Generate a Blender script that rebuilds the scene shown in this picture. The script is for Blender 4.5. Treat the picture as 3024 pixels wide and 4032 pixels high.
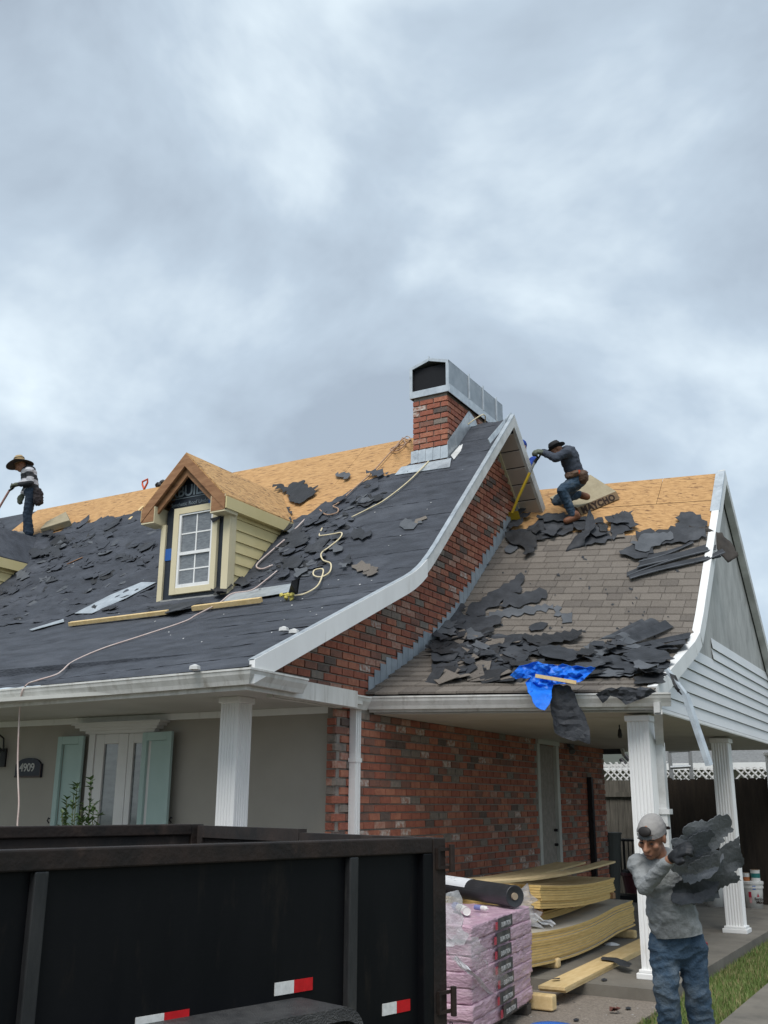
import bpy, bmesh, math, random
import numpy as np
from mathutils import Vector, Matrix, noise
from mathutils.geometry import delaunay_2d_cdt

for o in list(bpy.data.objects):
    bpy.data.objects.remove(o)
random.seed(7)
SC = bpy.context.scene
COL = SC.collection
rad = math.radians

# ------------------------------------------------------------------ camera
CAM = Vector((0.0, 0.0, 1.6))
YAW, PITCH, ROLL, FPX = 0.52258607, 0.28386397, 0.00659621, 3913.0
_ca, _sa, _cb, _sb = math.cos(YAW), math.sin(YAW), math.cos(PITCH), math.sin(PITCH)
CW = Vector((-_sa * _cb, _ca * _cb, _sb))
_r = Vector((_ca, _sa, 0.0))
_u = _r.cross(CW)
CR = math.cos(ROLL) * _r + math.sin(ROLL) * _u
CU = -math.sin(ROLL) * _r + math.cos(ROLL) * _u
cd = bpy.data.cameras.new('camera')
cam = bpy.data.objects.new('camera', cd)
COL.objects.link(cam)
m = Matrix.Identity(4)
for i in range(3):
    m[i][0], m[i][1], m[i][2], m[i][3] = CR[i], CU[i], -CW[i], CAM[i]
cam.matrix_world = m
cd.sensor_fit = 'VERTICAL'
cd.sensor_height = 24.0
cd.sensor_width = 18.0
cd.lens = 24.0 * FPX / 4032.0
cd.clip_end = 600.0
cd.clip_start = 0.05
SC.camera = cam

# ------------------------------------------------------------------ sky, sun, exposure
SUN_EL, SUN_AZ = rad(55), rad(166)      # soft sun behind the cloud deck, behind the camera
SKX, SKY, SKZ = 14.28, 18.42, 7.90         # which stretch of the cloud deck is overhead
W = bpy.data.worlds.new('World')
SC.world = W
W.use_nodes = True
nt = W.node_tree
nt.nodes.clear()
N = nt.nodes.new
L = nt.links.new
wout = N('ShaderNodeOutputWorld')
sky = N('ShaderNodeTexSky')
sky.sky_type = 'NISHITA'
sky.sun_disc = False
sky.sun_elevation = SUN_EL
sky.sun_rotation = SUN_AZ
bg1 = N('ShaderNodeBackground')
bg1.inputs['Strength'].default_value = 0.09
L(sky.outputs[0], bg1.inputs['Color'])
tc = N('ShaderNodeTexCoord')
mp = N('ShaderNodeMapping')
mp.inputs['Location'].default_value = (SKX, SKY, SKZ)
mp.inputs['Rotation'].default_value = (0, rad(-25), rad(30))
mp.inputs['Scale'].default_value = (1.0, 1.0, 1.35)
L(tc.outputs['Generated'], mp.inputs[0])
n1 = N('ShaderNodeTexNoise')
n1.inputs['Scale'].default_value = 2.3
n1.inputs['Detail'].default_value = 6
n1.inputs['Roughness'].default_value = 0.53
n1.inputs['Distortion'].default_value = 0.25
L(mp.outputs[0], n1.inputs['Vector'])
cr = N('ShaderNodeValToRGB')
cr.color_ramp.interpolation = 'LINEAR'
e = cr.color_ramp.elements
e[0].position = 0.38; e[0].color = (0.230, 0.272, 0.320, 1)
e[1].position = 0.65; e[1].color = (0.51, 0.575, 0.61, 1)
ee = e.new(0.50); ee.color = (0.310, 0.368, 0.425, 1)
L(n1.outputs['Fac'], cr.inputs['Fac'])
bg2 = N('ShaderNodeBackground')
bg2.inputs['Strength'].default_value = 1.0
L(cr.outputs[0], bg2.inputs['Color'])
mx = N('ShaderNodeMixShader')
mx.inputs[0].default_value = 0.9
L(bg1.outputs[0], mx.inputs[1]); L(bg2.outputs[0], mx.inputs[2])
L(mx.outputs[0], wout.inputs['Surface'])

sd = bpy.data.lights.new('sun', 'SUN')
sd.energy = 1.5
sd.angle = rad(35)
sd.color = (1.0, 0.97, 0.93)
sun = bpy.data.objects.new('sun', sd)
COL.objects.link(sun)
sv = Vector((math.sin(SUN_AZ) * math.cos(SUN_EL), math.cos(SUN_AZ) * math.cos(SUN_EL), math.sin(SUN_EL)))
sun.rotation_euler = sv.to_track_quat('Z', 'Y').to_euler()
sun.location = (0, -5, 20)

SC.view_settings.view_transform = 'Standard'
SC.view_settings.look = 'None'
SC.view_settings.exposure = 0.92
SC.view_settings.gamma = 1.0
SC.view_settings.use_curve_mapping = False
SC.render.resolution_x, SC.render.resolution_y = 768, 1024

# ------------------------------------------------------------------ locating things in the place
def ray(px, py):
    return CR * ((px - 1512) / FPX) - CU * ((py - 2016) / FPX) + CW
def onplane(px, py, axis, val):
    d = ray(px, py); t = (val - CAM[axis]) / d[axis]
    return CAM + d * t
def atdepth(px, py, dep):
    return CAM + ray(px, py) * dep
def depth_of(p):
    return (Vector(p) - CAM).dot(CW)

# main roof: eave, bell-cast break and ridge (Y, Z); 45 degree upper slope
BRK_Y, BRK_Z, RIDGE_Y, RIDGE_Z = 9.65, 4.08, 12.51, 6.92
S_LO, S_UP = 0.462, (6.92 - 4.08) / (12.51 - 9.65)
def eave_y(x):
    return 6.66 + min(max(-5.05 - x, 0), 4.2) * 0.07
def zmain(x, y):
    if y > RIDGE_Y:
        return RIDGE_Z - (y - RIDGE_Y) * 0.993
    if y > BRK_Y:
        z = BRK_Z + S_UP * (y - BRK_Y)
    else:
        z = BRK_Z + S_LO * (y - BRK_Y)
        if x < -5.05: z -= (eave_y(x) - 6.66) * .46 * min(1.0, (BRK_Y - y) / 2.8)
    k = abs(y - BRK_Y)
    if k < 0.35:
        z += 0.045 * (1 - k / 0.35) ** 2
    return z
# carport roof: wall side and gable side profiles
XW, XG = -5.42, -2.75
CW_P = ((9.05, 2.70), (10.9, 3.58), (14.05, 6.32))
CG_P = ((10.0, 2.69), (12.2, 3.52), (14.82, 6.40))
def cprof(x):
    t = (x - XW) / (XG - XW)
    return [(a[0] + (b[0] - a[0]) * t, a[1] + (b[1] - a[1]) * t) for a, b in zip(CW_P, CG_P)]
def zcar(x, y):
    (ye, ze), (yb, zb), (yr, zr) = cprof(x)
    if y > yr:
        return zr - (y - yr) * 1.0
    if y > yb:
        z = zb + (zr - zb) * (y - yb) / (yr - yb)
    else:
        z = ze + (zb - ze) * (y - ye) / (yb - ye)
    k = abs(y - yb)
    if k < 0.4:
        z += 0.05 * (1 - k / 0.4) ** 2
    return z
def onsurf(px, py, f, t0=5.0, t1=22.0):
    d = ray(px, py)
    pt = None
    t = t0
    while t < t1:
        p = CAM + d * t
        s = p.z - f(p.x, p.y)
        if pt is not None and (s < 0) != (pt < 0):
            a, b = t - 0.05, t
            for _ in range(20):
                mth = (a + b) / 2
                q = CAM + d * mth
                if (q.z - f(q.x, q.y) < 0) == (pt < 0): a = mth
                else: b = mth
            return CAM + d * a
        pt = s
        t += 0.05
    return CAM + d * t1

# ------------------------------------------------------------------ materials
MATS = {}
def lin(r, g, b):
    f = lambda c: (c / 255 / 12.92) if c / 255 <= 0.04045 else ((c / 255 + 0.055) / 1.055) ** 2.4
    return (f(r), f(g), f(b))
def M(name, c1, c2=None, scale=6.0, rough=0.8, bump=0.0, bscale=60.0, metal=0.0, stretch=(1, 1, 1),
      lo=0.35, hi=0.65, detail=6, c3=None, s3=2.0, lo3=0.55, hi3=0.7, coord='pos', trans=0.0, alpha=1.0, spec=0.4, coat=0.0):
    if name in MATS:
        return MATS[name]
    mt = bpy.data.materials.new(name)
    mt.use_nodes = True
    t = mt.node_tree
    b = t.nodes['Principled BSDF']
    b.inputs['Roughness'].default_value = rough
    b.inputs['Metallic'].default_value = metal
    b.inputs['Specular IOR Level'].default_value = spec
    b.inputs['Base Color'].default_value = (*c1, 1)
    if trans: b.inputs['Transmission Weight'].default_value = trans
    if alpha < 1: b.inputs['Alpha'].default_value = alpha
    if coat: b.inputs['Coat Weight'].default_value = coat
    if coord == 'pos':
        g = t.nodes.new('ShaderNodeNewGeometry'); src = g.outputs['Position']
    else:
        g = t.nodes.new('ShaderNodeTexCoord'); src = g.outputs['Object']
    mpn = t.nodes.new('ShaderNodeMapping')
    mpn.inputs['Scale'].default_value = stretch
    t.links.new(src, mpn.inputs['Vector'])
    if c2 is not None:
        nz = t.nodes.new('ShaderNodeTexNoise')
        nz.inputs['Scale'].default_value = scale
        nz.inputs['Detail'].default_value = detail
        nz.inputs['Roughness'].default_value = 0.6
        t.links.new(mpn.outputs[0], nz.inputs['Vector'])
        rp = t.nodes.new('ShaderNodeValToRGB')
        rp.color_ramp.elements[0].position = lo; rp.color_ramp.elements[0].color = (*c1, 1)
        rp.color_ramp.elements[1].position = hi; rp.color_ramp.elements[1].color = (*c2, 1)
        t.links.new(nz.outputs['Fac'], rp.inputs['Fac'])
        outc = rp.outputs[0]
        if c3 is not None:
            nz3 = t.nodes.new('ShaderNodeTexNoise')
            nz3.inputs['Scale'].default_value = s3
            nz3.inputs['Detail'].default_value = 8
            nz3.inputs['Roughness'].default_value = 0.65
            t.links.new(mpn.outputs[0], nz3.inputs['Vector'])
            r3 = t.nodes.new('ShaderNodeValToRGB')
            r3.color_ramp.elements[0].position = lo3; r3.color_ramp.elements[0].color = (0, 0, 0, 1)
            r3.color_ramp.elements[1].position = hi3; r3.color_ramp.elements[1].color = (1, 1, 1, 1)
            t.links.new(nz3.outputs['Fac'], r3.inputs['Fac'])
            mi = t.nodes.new('ShaderNodeMix'); mi.data_type = 'RGBA'
            t.links.new(r3.outputs[0], mi.inputs['Factor'])
            t.links.new(outc, mi.inputs['A'])
            mi.inputs['B'].default_value = (*c3, 1)
            outc = mi.outputs['Result']
        t.links.new(outc, b.inputs['Base Color'])
    if bump:
        nb = t.nodes.new('ShaderNodeTexNoise')
        nb.inputs['Scale'].default_value = bscale
        nb.inputs['Detail'].default_value = 5
        t.links.new(mpn.outputs[0], nb.inputs['Vector'])
        bp = t.nodes.new('ShaderNodeBump')
        bp.inputs['Strength'].default_value = bump
        bp.inputs['Distance'].default_value = 0.02
        t.links.new(nb.outputs['Fac'], bp.inputs['Height'])
        t.links.new(bp.outputs[0], b.inputs['Normal'])
    MATS[name] = mt
    return mt

felt = M('black_felt', (0.027, 0.031, 0.040), (0.057, 0.064, 0.080), 4.5, 0.75, 0.6, 35, stretch=(.7, 1.6, 1.6), lo=.32, hi=.68, c3=(0.088, 0.096, 0.115), s3=1.6, lo3=0.50, hi3=0.8)
felt2 = M('black_felt_fresh', (0.017, 0.0195, 0.024), (0.036, 0.040, 0.048), 5, 0.68, 0.3, 30, c3=(0.075, 0.080, 0.09), s3=2.2, lo3=.52, hi3=.8)
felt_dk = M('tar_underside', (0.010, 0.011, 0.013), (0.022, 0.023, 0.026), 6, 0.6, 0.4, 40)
felt_gr = M('grey_felt', (0.065, 0.072, 0.082), (0.10, 0.108, 0.12), 5, 0.75, 0.35, 40)
osb = M('osb', (0.55, 0.325, 0.138), (0.39, 0.215, 0.085), 4.2, 0.78, 0.25, 30, stretch=(2.0, 9, 9), lo=0.36, hi=0.62, c3=(0.17, 0.085, 0.036), s3=2.6, lo3=0.57, hi3=0.64)
osb_o = M('osb_dormer', (0.56, 0.345, 0.15), (0.40, 0.225, 0.092), 3.2, 0.8, 0.25, 30, stretch=(11, 2.6, 11), lo=0.36, hi=0.62, c3=(0.13, 0.07, 0.032), s3=3.4, lo3=0.54, hi3=0.60)
cedar = M('stained_fascia_wood', (0.24, 0.115, 0.052), (0.35, 0.185, 0.09), 3, 0.7, 0.2, 60, stretch=(1, 1, 6), c3=(0.13, 0.055, 0.025), s3=4)
cream = M('cream_paint', (0.66, 0.555, 0.285), (0.71, 0.605, 0.335), 2, 0.55, 0.05, 80)
cream_l = M('pale_cream_paint', (0.66, 0.585, 0.40), (0.61, 0.535, 0.355), 2, 0.55, 0.05, 80)
white = M('white_paint', (0.80, 0.80, 0.79), (0.74, 0.74, 0.73), 1.5, 0.5, 0.0, 60, stretch=(3, 3, .7), c3=(0.56, 0.54, 0.50), s3=3.5, lo3=0.6, hi3=0.85)
white_d = M('weathered_white', (0.66, 0.66, 0.65), (0.46, 0.46, 0.445), 4, 0.6, 0.08, 60, c3=(0.38, 0.36, 0.33), s3=7, lo3=0.62, hi3=0.8)
gut_m = M('gutter_aluminium', (0.64, 0.635, 0.61), (0.53, 0.525, 0.495), 3.5, 0.45, 0.02, 30, stretch=(2.5, 2.5, 0.35), c3=(0.30, 0.28, 0.245), s3=3, lo3=0.54, hi3=0.78)
soffit_m = M('soffit', (0.52, 0.52, 0.49), (0.44, 0.44, 0.41), 1.2, 0.7)
soffit_b = M('beige_vinyl', (0.50, 0.43, 0.38), (0.46, 0.40, 0.35), 3, 0.55)
taupe = M('taupe_stucco', (0.35, 0.325, 0.285), (0.32, 0.298, 0.26), 2.0, 0.9, 0.1, 200)
galv = M('galvanised', (0.42, 0.46, 0.49), (0.55, 0.59, 0.62), 9, 0.42, 0.03, 30, metal=0.55, c3=(0.30, 0.33, 0.36), s3=3)
galv_d = M('weathered_zinc', (0.27, 0.31, 0.35), (0.36, 0.40, 0.44), 5, 0.55, 0.05, 30, metal=0.3)
blackgap = M('hood_shade_black', (0.008, 0.009, 0.012), None, rough=0.9)  # near-black that stands for the shade inside the chimney hood
mortar = M('mortar', (0.30, 0.27, 0.24), (0.22, 0.20, 0.18), 14, 0.95, 0.3, 90)
BR = [M('brick_red', (0.353, 0.125, 0.079), (0.259, 0.089, 0.060), 16, 0.9, 0.5, 70),
      M('brick_orange', (0.424, 0.177, 0.110), (0.318, 0.118, 0.076), 14, 0.9, 0.5, 70),
      M('brick_brown', (0.259, 0.121, 0.087), (0.177, 0.092, 0.071), 14, 0.9, 0.5, 70),
      M('brick_grey', (0.177, 0.155, 0.134), (0.259, 0.207, 0.173), 18, 0.9, 0.5, 70),
      M('brick_burnt', (0.097, 0.076, 0.069), (0.161, 0.112, 0.092), 20, 0.9, 0.5, 70),
      M('brick_whitewash', (0.515, 0.469, 0.430), (0.313, 0.153, 0.110), 22, 0.9, 0.5, 70, stretch=(1, 1, 1.2), lo=0.38, hi=0.60),
      M('brick_pink', (0.424, 0.281, 0.221), (0.341, 0.148, 0.103), 20, 0.9, 0.5, 70)]
BRW = [36, 27, 16, 8, 4, 5, 8]
SH = [M('shingle_a', (0.135, 0.117, 0.099), (0.185, 0.162, 0.141), 60, 0.95, 0.5, 180),
      M('shingle_b', (0.158, 0.137, 0.117), (0.203, 0.179, 0.155), 60, 0.95, 0.5, 180),
      M('shingle_c', (0.110, 0.095, 0.083), (0.158, 0.139, 0.121), 60, 0.95, 0.5, 180)]
siding_m = M('white_vinyl_siding', (0.74, 0.75, 0.76), (0.70, 0.71, 0.72), 1.5, 0.5)
gable_m = M('weathered_board', (0.50, 0.50, 0.485), (0.36, 0.36, 0.35), 2.2, 0.9, 0.1, 50, stretch=(1, 1.6, 0.8), c3=(0.24, 0.24, 0.235), s3=2.6, lo3=0.56, hi3=0.75)
trailer_m = M('black_trailer_paint', (0.0035, 0.0040, 0.0052), (0.0065, 0.0068, 0.0080), 2.0, 0.42, 0.05, 12, c3=(0.013, 0.011, 0.010), s3=7, lo3=0.58, hi3=0.72, spec=0.14, stretch=(1.6, 1.6, .4))
trailer_r = M('rusty_black_rail', (0.010, 0.0085, 0.008), (0.026, 0.017, 0.0135), 5, 0.6, 0.2, 40, c3=(0.06, 0.038, 0.028), s3=3.5, lo3=0.56, hi3=0.76, spec=0.25)
rust_in = M('rusty_inner_wall', (0.014, 0.013, 0.013), (0.034, 0.024, 0.020), 5, 0.8, 0.2, 40, stretch=(1, 1, 0.5), c3=(0.065, 0.048, 0.04), s3=6, lo3=0.58, hi3=0.74)
tape_w = M('reflective_white', (0.72, 0.72, 0.70), (0.58, 0.58, 0.56), 40, 0.3)
tape_r = M('reflective_red', (0.55, 0.012, 0.018), (0.45, 0.01, 0.014), 40, 0.3)
diamond = M('tread_plate', (0.035, 0.036, 0.038), (0.075, 0.075, 0.075), 12, 0.5, 0.9, 130, c3=(0.15, 0.145, 0.14), s3=3, lo3=0.6, hi3=0.75)
conc = M('concrete', (0.195, 0.178, 0.150), (0.140, 0.127, 0.106), 2.0, 0.9, 0.15, 90, c3=(0.08, 0.076, 0.068), s3=1.2, lo3=0.55, hi3=0.75)
aggr = M('exposed_aggregate', (0.16, 0.135, 0.11), (0.27, 0.23, 0.19), 55, 0.95, 0.6, 90, c3=(0.40, 0.36, 0.31), s3=45, lo3=0.63, hi3=0.68)
soil = M('lawn_soil', (0.050, 0.060, 0.022), (0.075, 0.085, 0.032), 6, 0.95, 0.4, 40)
wood_y = M('yellow_pine', (0.70, 0.53, 0.28), (0.60, 0.43, 0.20), 4, 0.7, 0.15, 60, stretch=(6, 1, 6))
board_y = M('yellow_panel_edge', (0.70, 0.50, 0.20), (0.58, 0.39, 0.14), 5, 0.75, 0.15, 60, stretch=(6, 1.2, 12))
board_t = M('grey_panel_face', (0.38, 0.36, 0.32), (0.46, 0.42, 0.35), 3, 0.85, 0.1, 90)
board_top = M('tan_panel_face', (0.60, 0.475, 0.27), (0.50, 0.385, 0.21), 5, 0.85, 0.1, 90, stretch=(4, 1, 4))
pallet_m = M('pallet_wood', (0.32, 0.19, 0.10), (0.24, 0.14, 0.075), 5, 0.85, 0.2, 60)
pink = M('pink_wrap', (0.58, 0.40, 0.47), (0.46, 0.29, 0.37), 9, 0.28, 0.6, 14, stretch=(1.5, 0.7, 4.5), c3=(0.68, 0.54, 0.59), s3=5, lo3=0.58, hi3=0.75)
lab_k = M('black_label', (0.028, 0.03, 0.032), (0.055, 0.057, 0.06), 8, 0.4, 0.3, 20)
lab_w = M('label_print', (0.62, 0.62, 0.62), None, rough=0.5)
lab_g = M('grey_print', (0.22, 0.24, 0.26), None, rough=0.6)
lab_r = M('red_label', (0.42, 0.03, 0.06), None, rough=0.4)
roll_m = M('roll_black', (0.020, 0.022, 0.025), (0.03, 0.032, 0.036), 6, 0.45, 0.1, 60)
paper_w = M('white_paper', (0.72, 0.74, 0.76), (0.66, 0.68, 0.71), 8, 0.6)
film = M('clear_film', (0.90, 0.92, 0.94), None, rough=0.15, bump=1.0, bscale=18, alpha=0.34, spec=0.8)
tarp_m = M('blue_tarp', (0.010, 0.135, 0.62), (0.016, 0.19, 0.75), 5, 0.42, 0.15, 25)
shut_m = M('seafoam_paint', (0.37, 0.485, 0.455), (0.34, 0.455, 0.425), 3, 0.55)
door_w = M('door_white', (0.66, 0.65, 0.63), (0.60, 0.59, 0.57), 2, 0.5)
glass = M('window_glass', (0.10, 0.115, 0.12), (0.16, 0.175, 0.18), 6, 0.08, stretch=(1, 1, 3), spec=0.8)
glass_b = M('blind_behind_glass', (0.20, 0.215, 0.225), (0.12, 0.13, 0.14), 7, 0.12, stretch=(2, 2, 7), spec=0.8)
wrap_k = M('black_house_wrap', (0.012, 0.017, 0.026), (0.020, 0.027, 0.038), 6, 0.45, 0.15, 30)
wrap_b = M('blue_print', (0.02, 0.10, 0.34), None, rough=0.5)
wrap_t = M('grey_letters', (0.19, 0.23, 0.26), None, rough=0.5)
iron = M('black_iron', (0.012, 0.012, 0.014), None, rough=0.5)
fence_d = M('dark_stained_fence', (0.020, 0.014, 0.010), (0.034, 0.024, 0.016), 5, 0.9, 0.3, 40, stretch=(3, 3, 0.4))
fence_g = M('grey_weathered_fence', (0.16, 0.145, 0.12), (0.09, 0.082, 0.068), 5, 0.95, 0.3, 40, stretch=(5, 5, 0.5))
rope_m = M('pinkish_hose', (0.50, 0.38, 0.35), (0.58, 0.50, 0.46), 10, 0.7)
rope_y = M('cream_rope', (0.60, 0.50, 0.30), (0.70, 0.62, 0.44), 14, 0.85)
leafm = [M('leaf_a', (0.035, 0.075, 0.018), (0.055, 0.105, 0.028), 12, 0.45), M('leaf_b', (0.055, 0.10, 0.03), (0.085, 0.14, 0.045), 12, 0.45)]
stem_m = M('stem', (0.07, 0.075, 0.03), None, rough=0.8)
skin = M('skin', (0.36, 0.175, 0.105), (0.29, 0.135, 0.08), 20, 0.55)
hair = M('dark_hair', (0.012, 0.009, 0.008), None, rough=0.6)
denim = M('blue_denim', (0.026, 0.052, 0.088), (0.058, 0.098, 0.148), 6, 0.9, 0.5, 60, c3=(0.15, 0.18, 0.205), s3=4, lo3=0.50, hi3=0.75)
denim_d = M('dark_denim', (0.018, 0.030, 0.050), (0.034, 0.054, 0.085), 7, 0.9, 0.4, 60)
sweat = M('grey_sweatshirt', (0.27, 0.28, 0.28), (0.22, 0.228, 0.23), 6, 0.95, 0.9, 22, c3=(0.10, 0.105, 0.10), s3=3.2, lo3=0.53, hi3=0.75)
navy = M('navy_shirt', (0.040, 0.050, 0.070), (0.058, 0.068, 0.090), 6, 0.9, 0.3, 60)
glove_k = M('black_glove', (0.006, 0.007, 0.009), (0.018, 0.019, 0.022), 25, 0.6)
glove_g = M('grey_green_glove', (0.14, 0.15, 0.11), (0.06, 0.075, 0.055), 14, 0.8)
cap_g = M('grey_cap', (0.30, 0.285, 0.27), (0.20, 0.19, 0.185), 8, 0.9, 0.2, 60)
straw = M('straw_hat', (0.42, 0.31, 0.17), (0.33, 0.235, 0.12), 14, 0.8)
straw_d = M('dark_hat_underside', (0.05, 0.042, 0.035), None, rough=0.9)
hat_k = M('black_hat', (0.012, 0.012, 0.014), None, rough=0.8)
leather = M('brown_leather', (0.075, 0.042, 0.026), (0.12, 0.07, 0.042), 10, 0.6, 0.2, 40)
boot_b = M('tan_boot', (0.22, 0.09, 0.045), (0.15, 0.06, 0.03), 10, 0.6, 0.2, 40)
sneaker = M('grey_sneaker', (0.28, 0.27, 0.25), (0.12, 0.12, 0.12), 10, 0.7)
blue_c = M('royal_blue_cloth', (0.012, 0.045, 0.26), (0.018, 0.06, 0.32), 6, 0.8)
foam_m = M('foam_block', (0.36, 0.31, 0.21), (0.30, 0.255, 0.17), 9, 0.95, 0.3, 40)
foam_e = M('foam_edge_brown', (0.10, 0.055, 0.035), (0.18, 0.11, 0.065), 6, 0.95, 0.3, 40)
ink = M('dark_ink', (0.025, 0.014, 0.010), None, rough=0.9)
yel = M('yellow_fibreglass', (0.55, 0.38, 0.03), None, rough=0.45)
org_m = M('orange_plastic', (0.62, 0.10, 0.035), None, rough=0.45)
pinkw = M('worn_wooden_handle', (0.36, 0.20, 0.17), None, rough=0.6)
plast_w = M('white_plastic', (0.72, 0.71, 0.68), (0.66, 0.65, 0.62), 3, 0.4)
alum = M('aluminium', (0.42, 0.44, 0.45), None, rough=0.4, metal=0.5)
nroof = M('neighbour_shingles', (0.15, 0.155, 0.155), (0.21, 0.215, 0.215), 14, 0.95, 0.4, 40, stretch=(1, 1, 3))
tin_teal = M('teal_label', (0.02, 0.16, 0.15), None, rough=0.4)
tin_blue = M('lavender_label', (0.18, 0.20, 0.40), None, rough=0.4)
tin_or = M('orange_label', (0.50, 0.20, 0.05), (0.35, 0.08, 0.04), 20, 0.4)
pot_r = M('dark_red_pot', (0.07, 0.015, 0.022), None, rough=0.5)
bluep = M('blue_bucket', (0.03, 0.14, 0.50), None, rough=0.35)

# ------------------------------------------------------------------ mesh helpers
TMP = bpy.data.scenes.new('workbench')
def evaluated_mesh(o):
    TMP.collection.objects.link(o)
    vl = TMP.view_layers[0]; vl.update()
    me = bpy.data.meshes.new_from_object(o.evaluated_get(vl.depsgraph))
    TMP.collection.objects.unlink(o)
    return me
class MB:
    def __init__(s):
        s.v, s.f, s.m = [], [], []
    def quad(s, a, b, c, d, mi=0):
        n = len(s.v); s.v += [tuple(a), tuple(b), tuple(c), tuple(d)]
        s.f.append((n, n + 1, n + 2, n + 3)); s.m.append(mi); return s
    def poly(s, pts, mi=0):
        n = len(s.v); s.v += [tuple(p) for p in pts]
        s.f.append(tuple(range(n, n + len(pts)))); s.m.append(mi); return s
    def obox(s, o, ax, ay, az, mi=0):
        o, ax, ay, az = Vector(o), Vector(ax), Vector(ay), Vector(az)
        if ax.cross(ay).dot(az) < 0: ax, ay = ay, ax
        n = len(s.v)
        for k in (0, 1):
            for p in (o, o + ax, o + ax + ay, o + ay):
                s.v.append(tuple(p + az * k))
        for f in ((3, 2, 1, 0), (4, 5, 6, 7), (0, 1, 5, 4), (1, 2, 6, 5), (2, 3, 7, 6), (3, 0, 4, 7)):
            s.f.append(tuple(n + i for i in f)); s.m.append(mi)
        return s
    def box(s, lo, hi, mi=0):
        return s.obox(lo, (hi[0] - lo[0], 0, 0), (0, hi[1] - lo[1], 0), (0, 0, hi[2] - lo[2]), mi)
    def bar(s, a, b, w, h, up=(0, 0, 1), mi=0):
        a, b = Vector(a), Vector(b); d = (b - a).normalized()
        sd_ = d.cross(Vector(up))
        if sd_.length < 1e-4: sd_ = d.cross(Vector((1, 0, 0)))
        sd_.normalize(); u2 = sd_.cross(d)
        return s.obox(a - sd_ * w / 2 - u2 * h / 2, sd_ * w, u2 * h, b - a, mi)
    def prism(s, pts, vec, mi=0):
        pts = [Vector(p) for p in pts]; vec = Vector(vec); n = len(s.v); k = len(pts)
        nrm = Vector((0, 0, 0))
        for i in range(k):
            nrm += (pts[i] - pts[0]).cross(pts[(i + 1) % k] - pts[0])
        if nrm.dot(vec) > 0: pts = pts[::-1]
        s.v += [tuple(p) for p in pts] + [tuple(p + vec) for p in pts]
        s.f.append(tuple(range(n, n + k))); s.m.append(mi)
        s.f.append(tuple(range(n + 2 * k - 1, n + k - 1, -1))); s.m.append(mi)
        for i in range(k):
            j = (i + 1) % k
            s.f.append((n + i, n + k + i, n + k + j, n + j)); s.m.append(mi)
        return s
    def tube(s, path, r, seg=8, mi=0, cap=True, r1=None):
        path = [Vector(p) for p in path]; n0 = len(s.v); k = len(path)
        up = Vector((0, 0, 1)); prev = None
        for i, p in enumerate(path):
            d = (path[min(i + 1, k - 1)] - path[max(i - 1, 0)])
            d = d.normalized() if d.length > 1e-9 else Vector((0, 0, 1))
            x = (prev - d * prev.dot(d)) if prev is not None else d.cross(up)
            if x.length < 1e-4: x = d.cross(Vector((1, 0, 0)))
            x.normalize(); y = d.cross(x); prev = x
            rr = r if r1 is None else r + (r1 - r) * i / (k - 1)
            for a in range(seg):
                an = 2 * math.pi * a / seg
                s.v.append(tuple(p + (x * math.cos(an) + y * math.sin(an)) * rr))
        for i in range(k - 1):
            for a in range(seg):
                b = (a + 1) % seg
                s.f.append((n0 + i * seg + a, n0 + i * seg + b, n0 + (i + 1) * seg + b, n0 + (i + 1) * seg + a)); s.m.append(mi)
        if cap:
            s.f.append(tuple(n0 + a for a in range(seg))[::-1]); s.m.append(mi)
            s.f.append(tuple(n0 + (k - 1) * seg + a for a in range(seg))); s.m.append(mi)
        return s
    def lathe(s, c, prof, seg=20, mi=0, axis=(0, 0, 1), capb=True, capt=True):
        c = Vector(c); ax = Vector(axis).normalized()
        x = ax.cross(Vector((0, 1, 0)))
        if x.length < 1e-3: x = ax.cross(Vector((1, 0, 0)))
        x.normalize(); y = ax.cross(x); n0 = len(s.v)
        for (r, h) in prof:
            for a in range(seg):
                an = 2 * math.pi * a / seg
                s.v.append(tuple(c + ax * h + (x * math.cos(an) + y * math.sin(an)) * r))
        for i in range(len(prof) - 1):
            for a in range(seg):
                b = (a + 1) % seg
                s.f.append((n0 + i * seg + a, n0 + i * seg + b, n0 + (i + 1) * seg + b, n0 + (i + 1) * seg + a)); s.m.append(mi)
        if capb: s.f.append(tuple(n0 + a for a in range(seg))[::-1]); s.m.append(mi)
        if capt: s.f.append(tuple(n0 + (len(prof) - 1) * seg + a for a in range(seg))); s.m.append(mi)
        return s
    def mesh(s, name, mats, smooth=False):
        me = bpy.data.meshes.new(name)
        me.from_pydata(s.v, [], s.f)
        mats = mats if isinstance(mats, (list, tuple)) else [mats]
        for mm in mats: me.materials.append(mm)
        if len(mats) > 1: me.polygons.foreach_set('material_index', s.m)
        if smooth: me.polygons.foreach_set('use_smooth', [True] * len(s.f))
        me.update()
        return me
    def build(s, name, mats, parent=None, smooth=False, bevel=0.0):
        return link(name, s.mesh(name, mats, smooth), parent, bevel)

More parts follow.
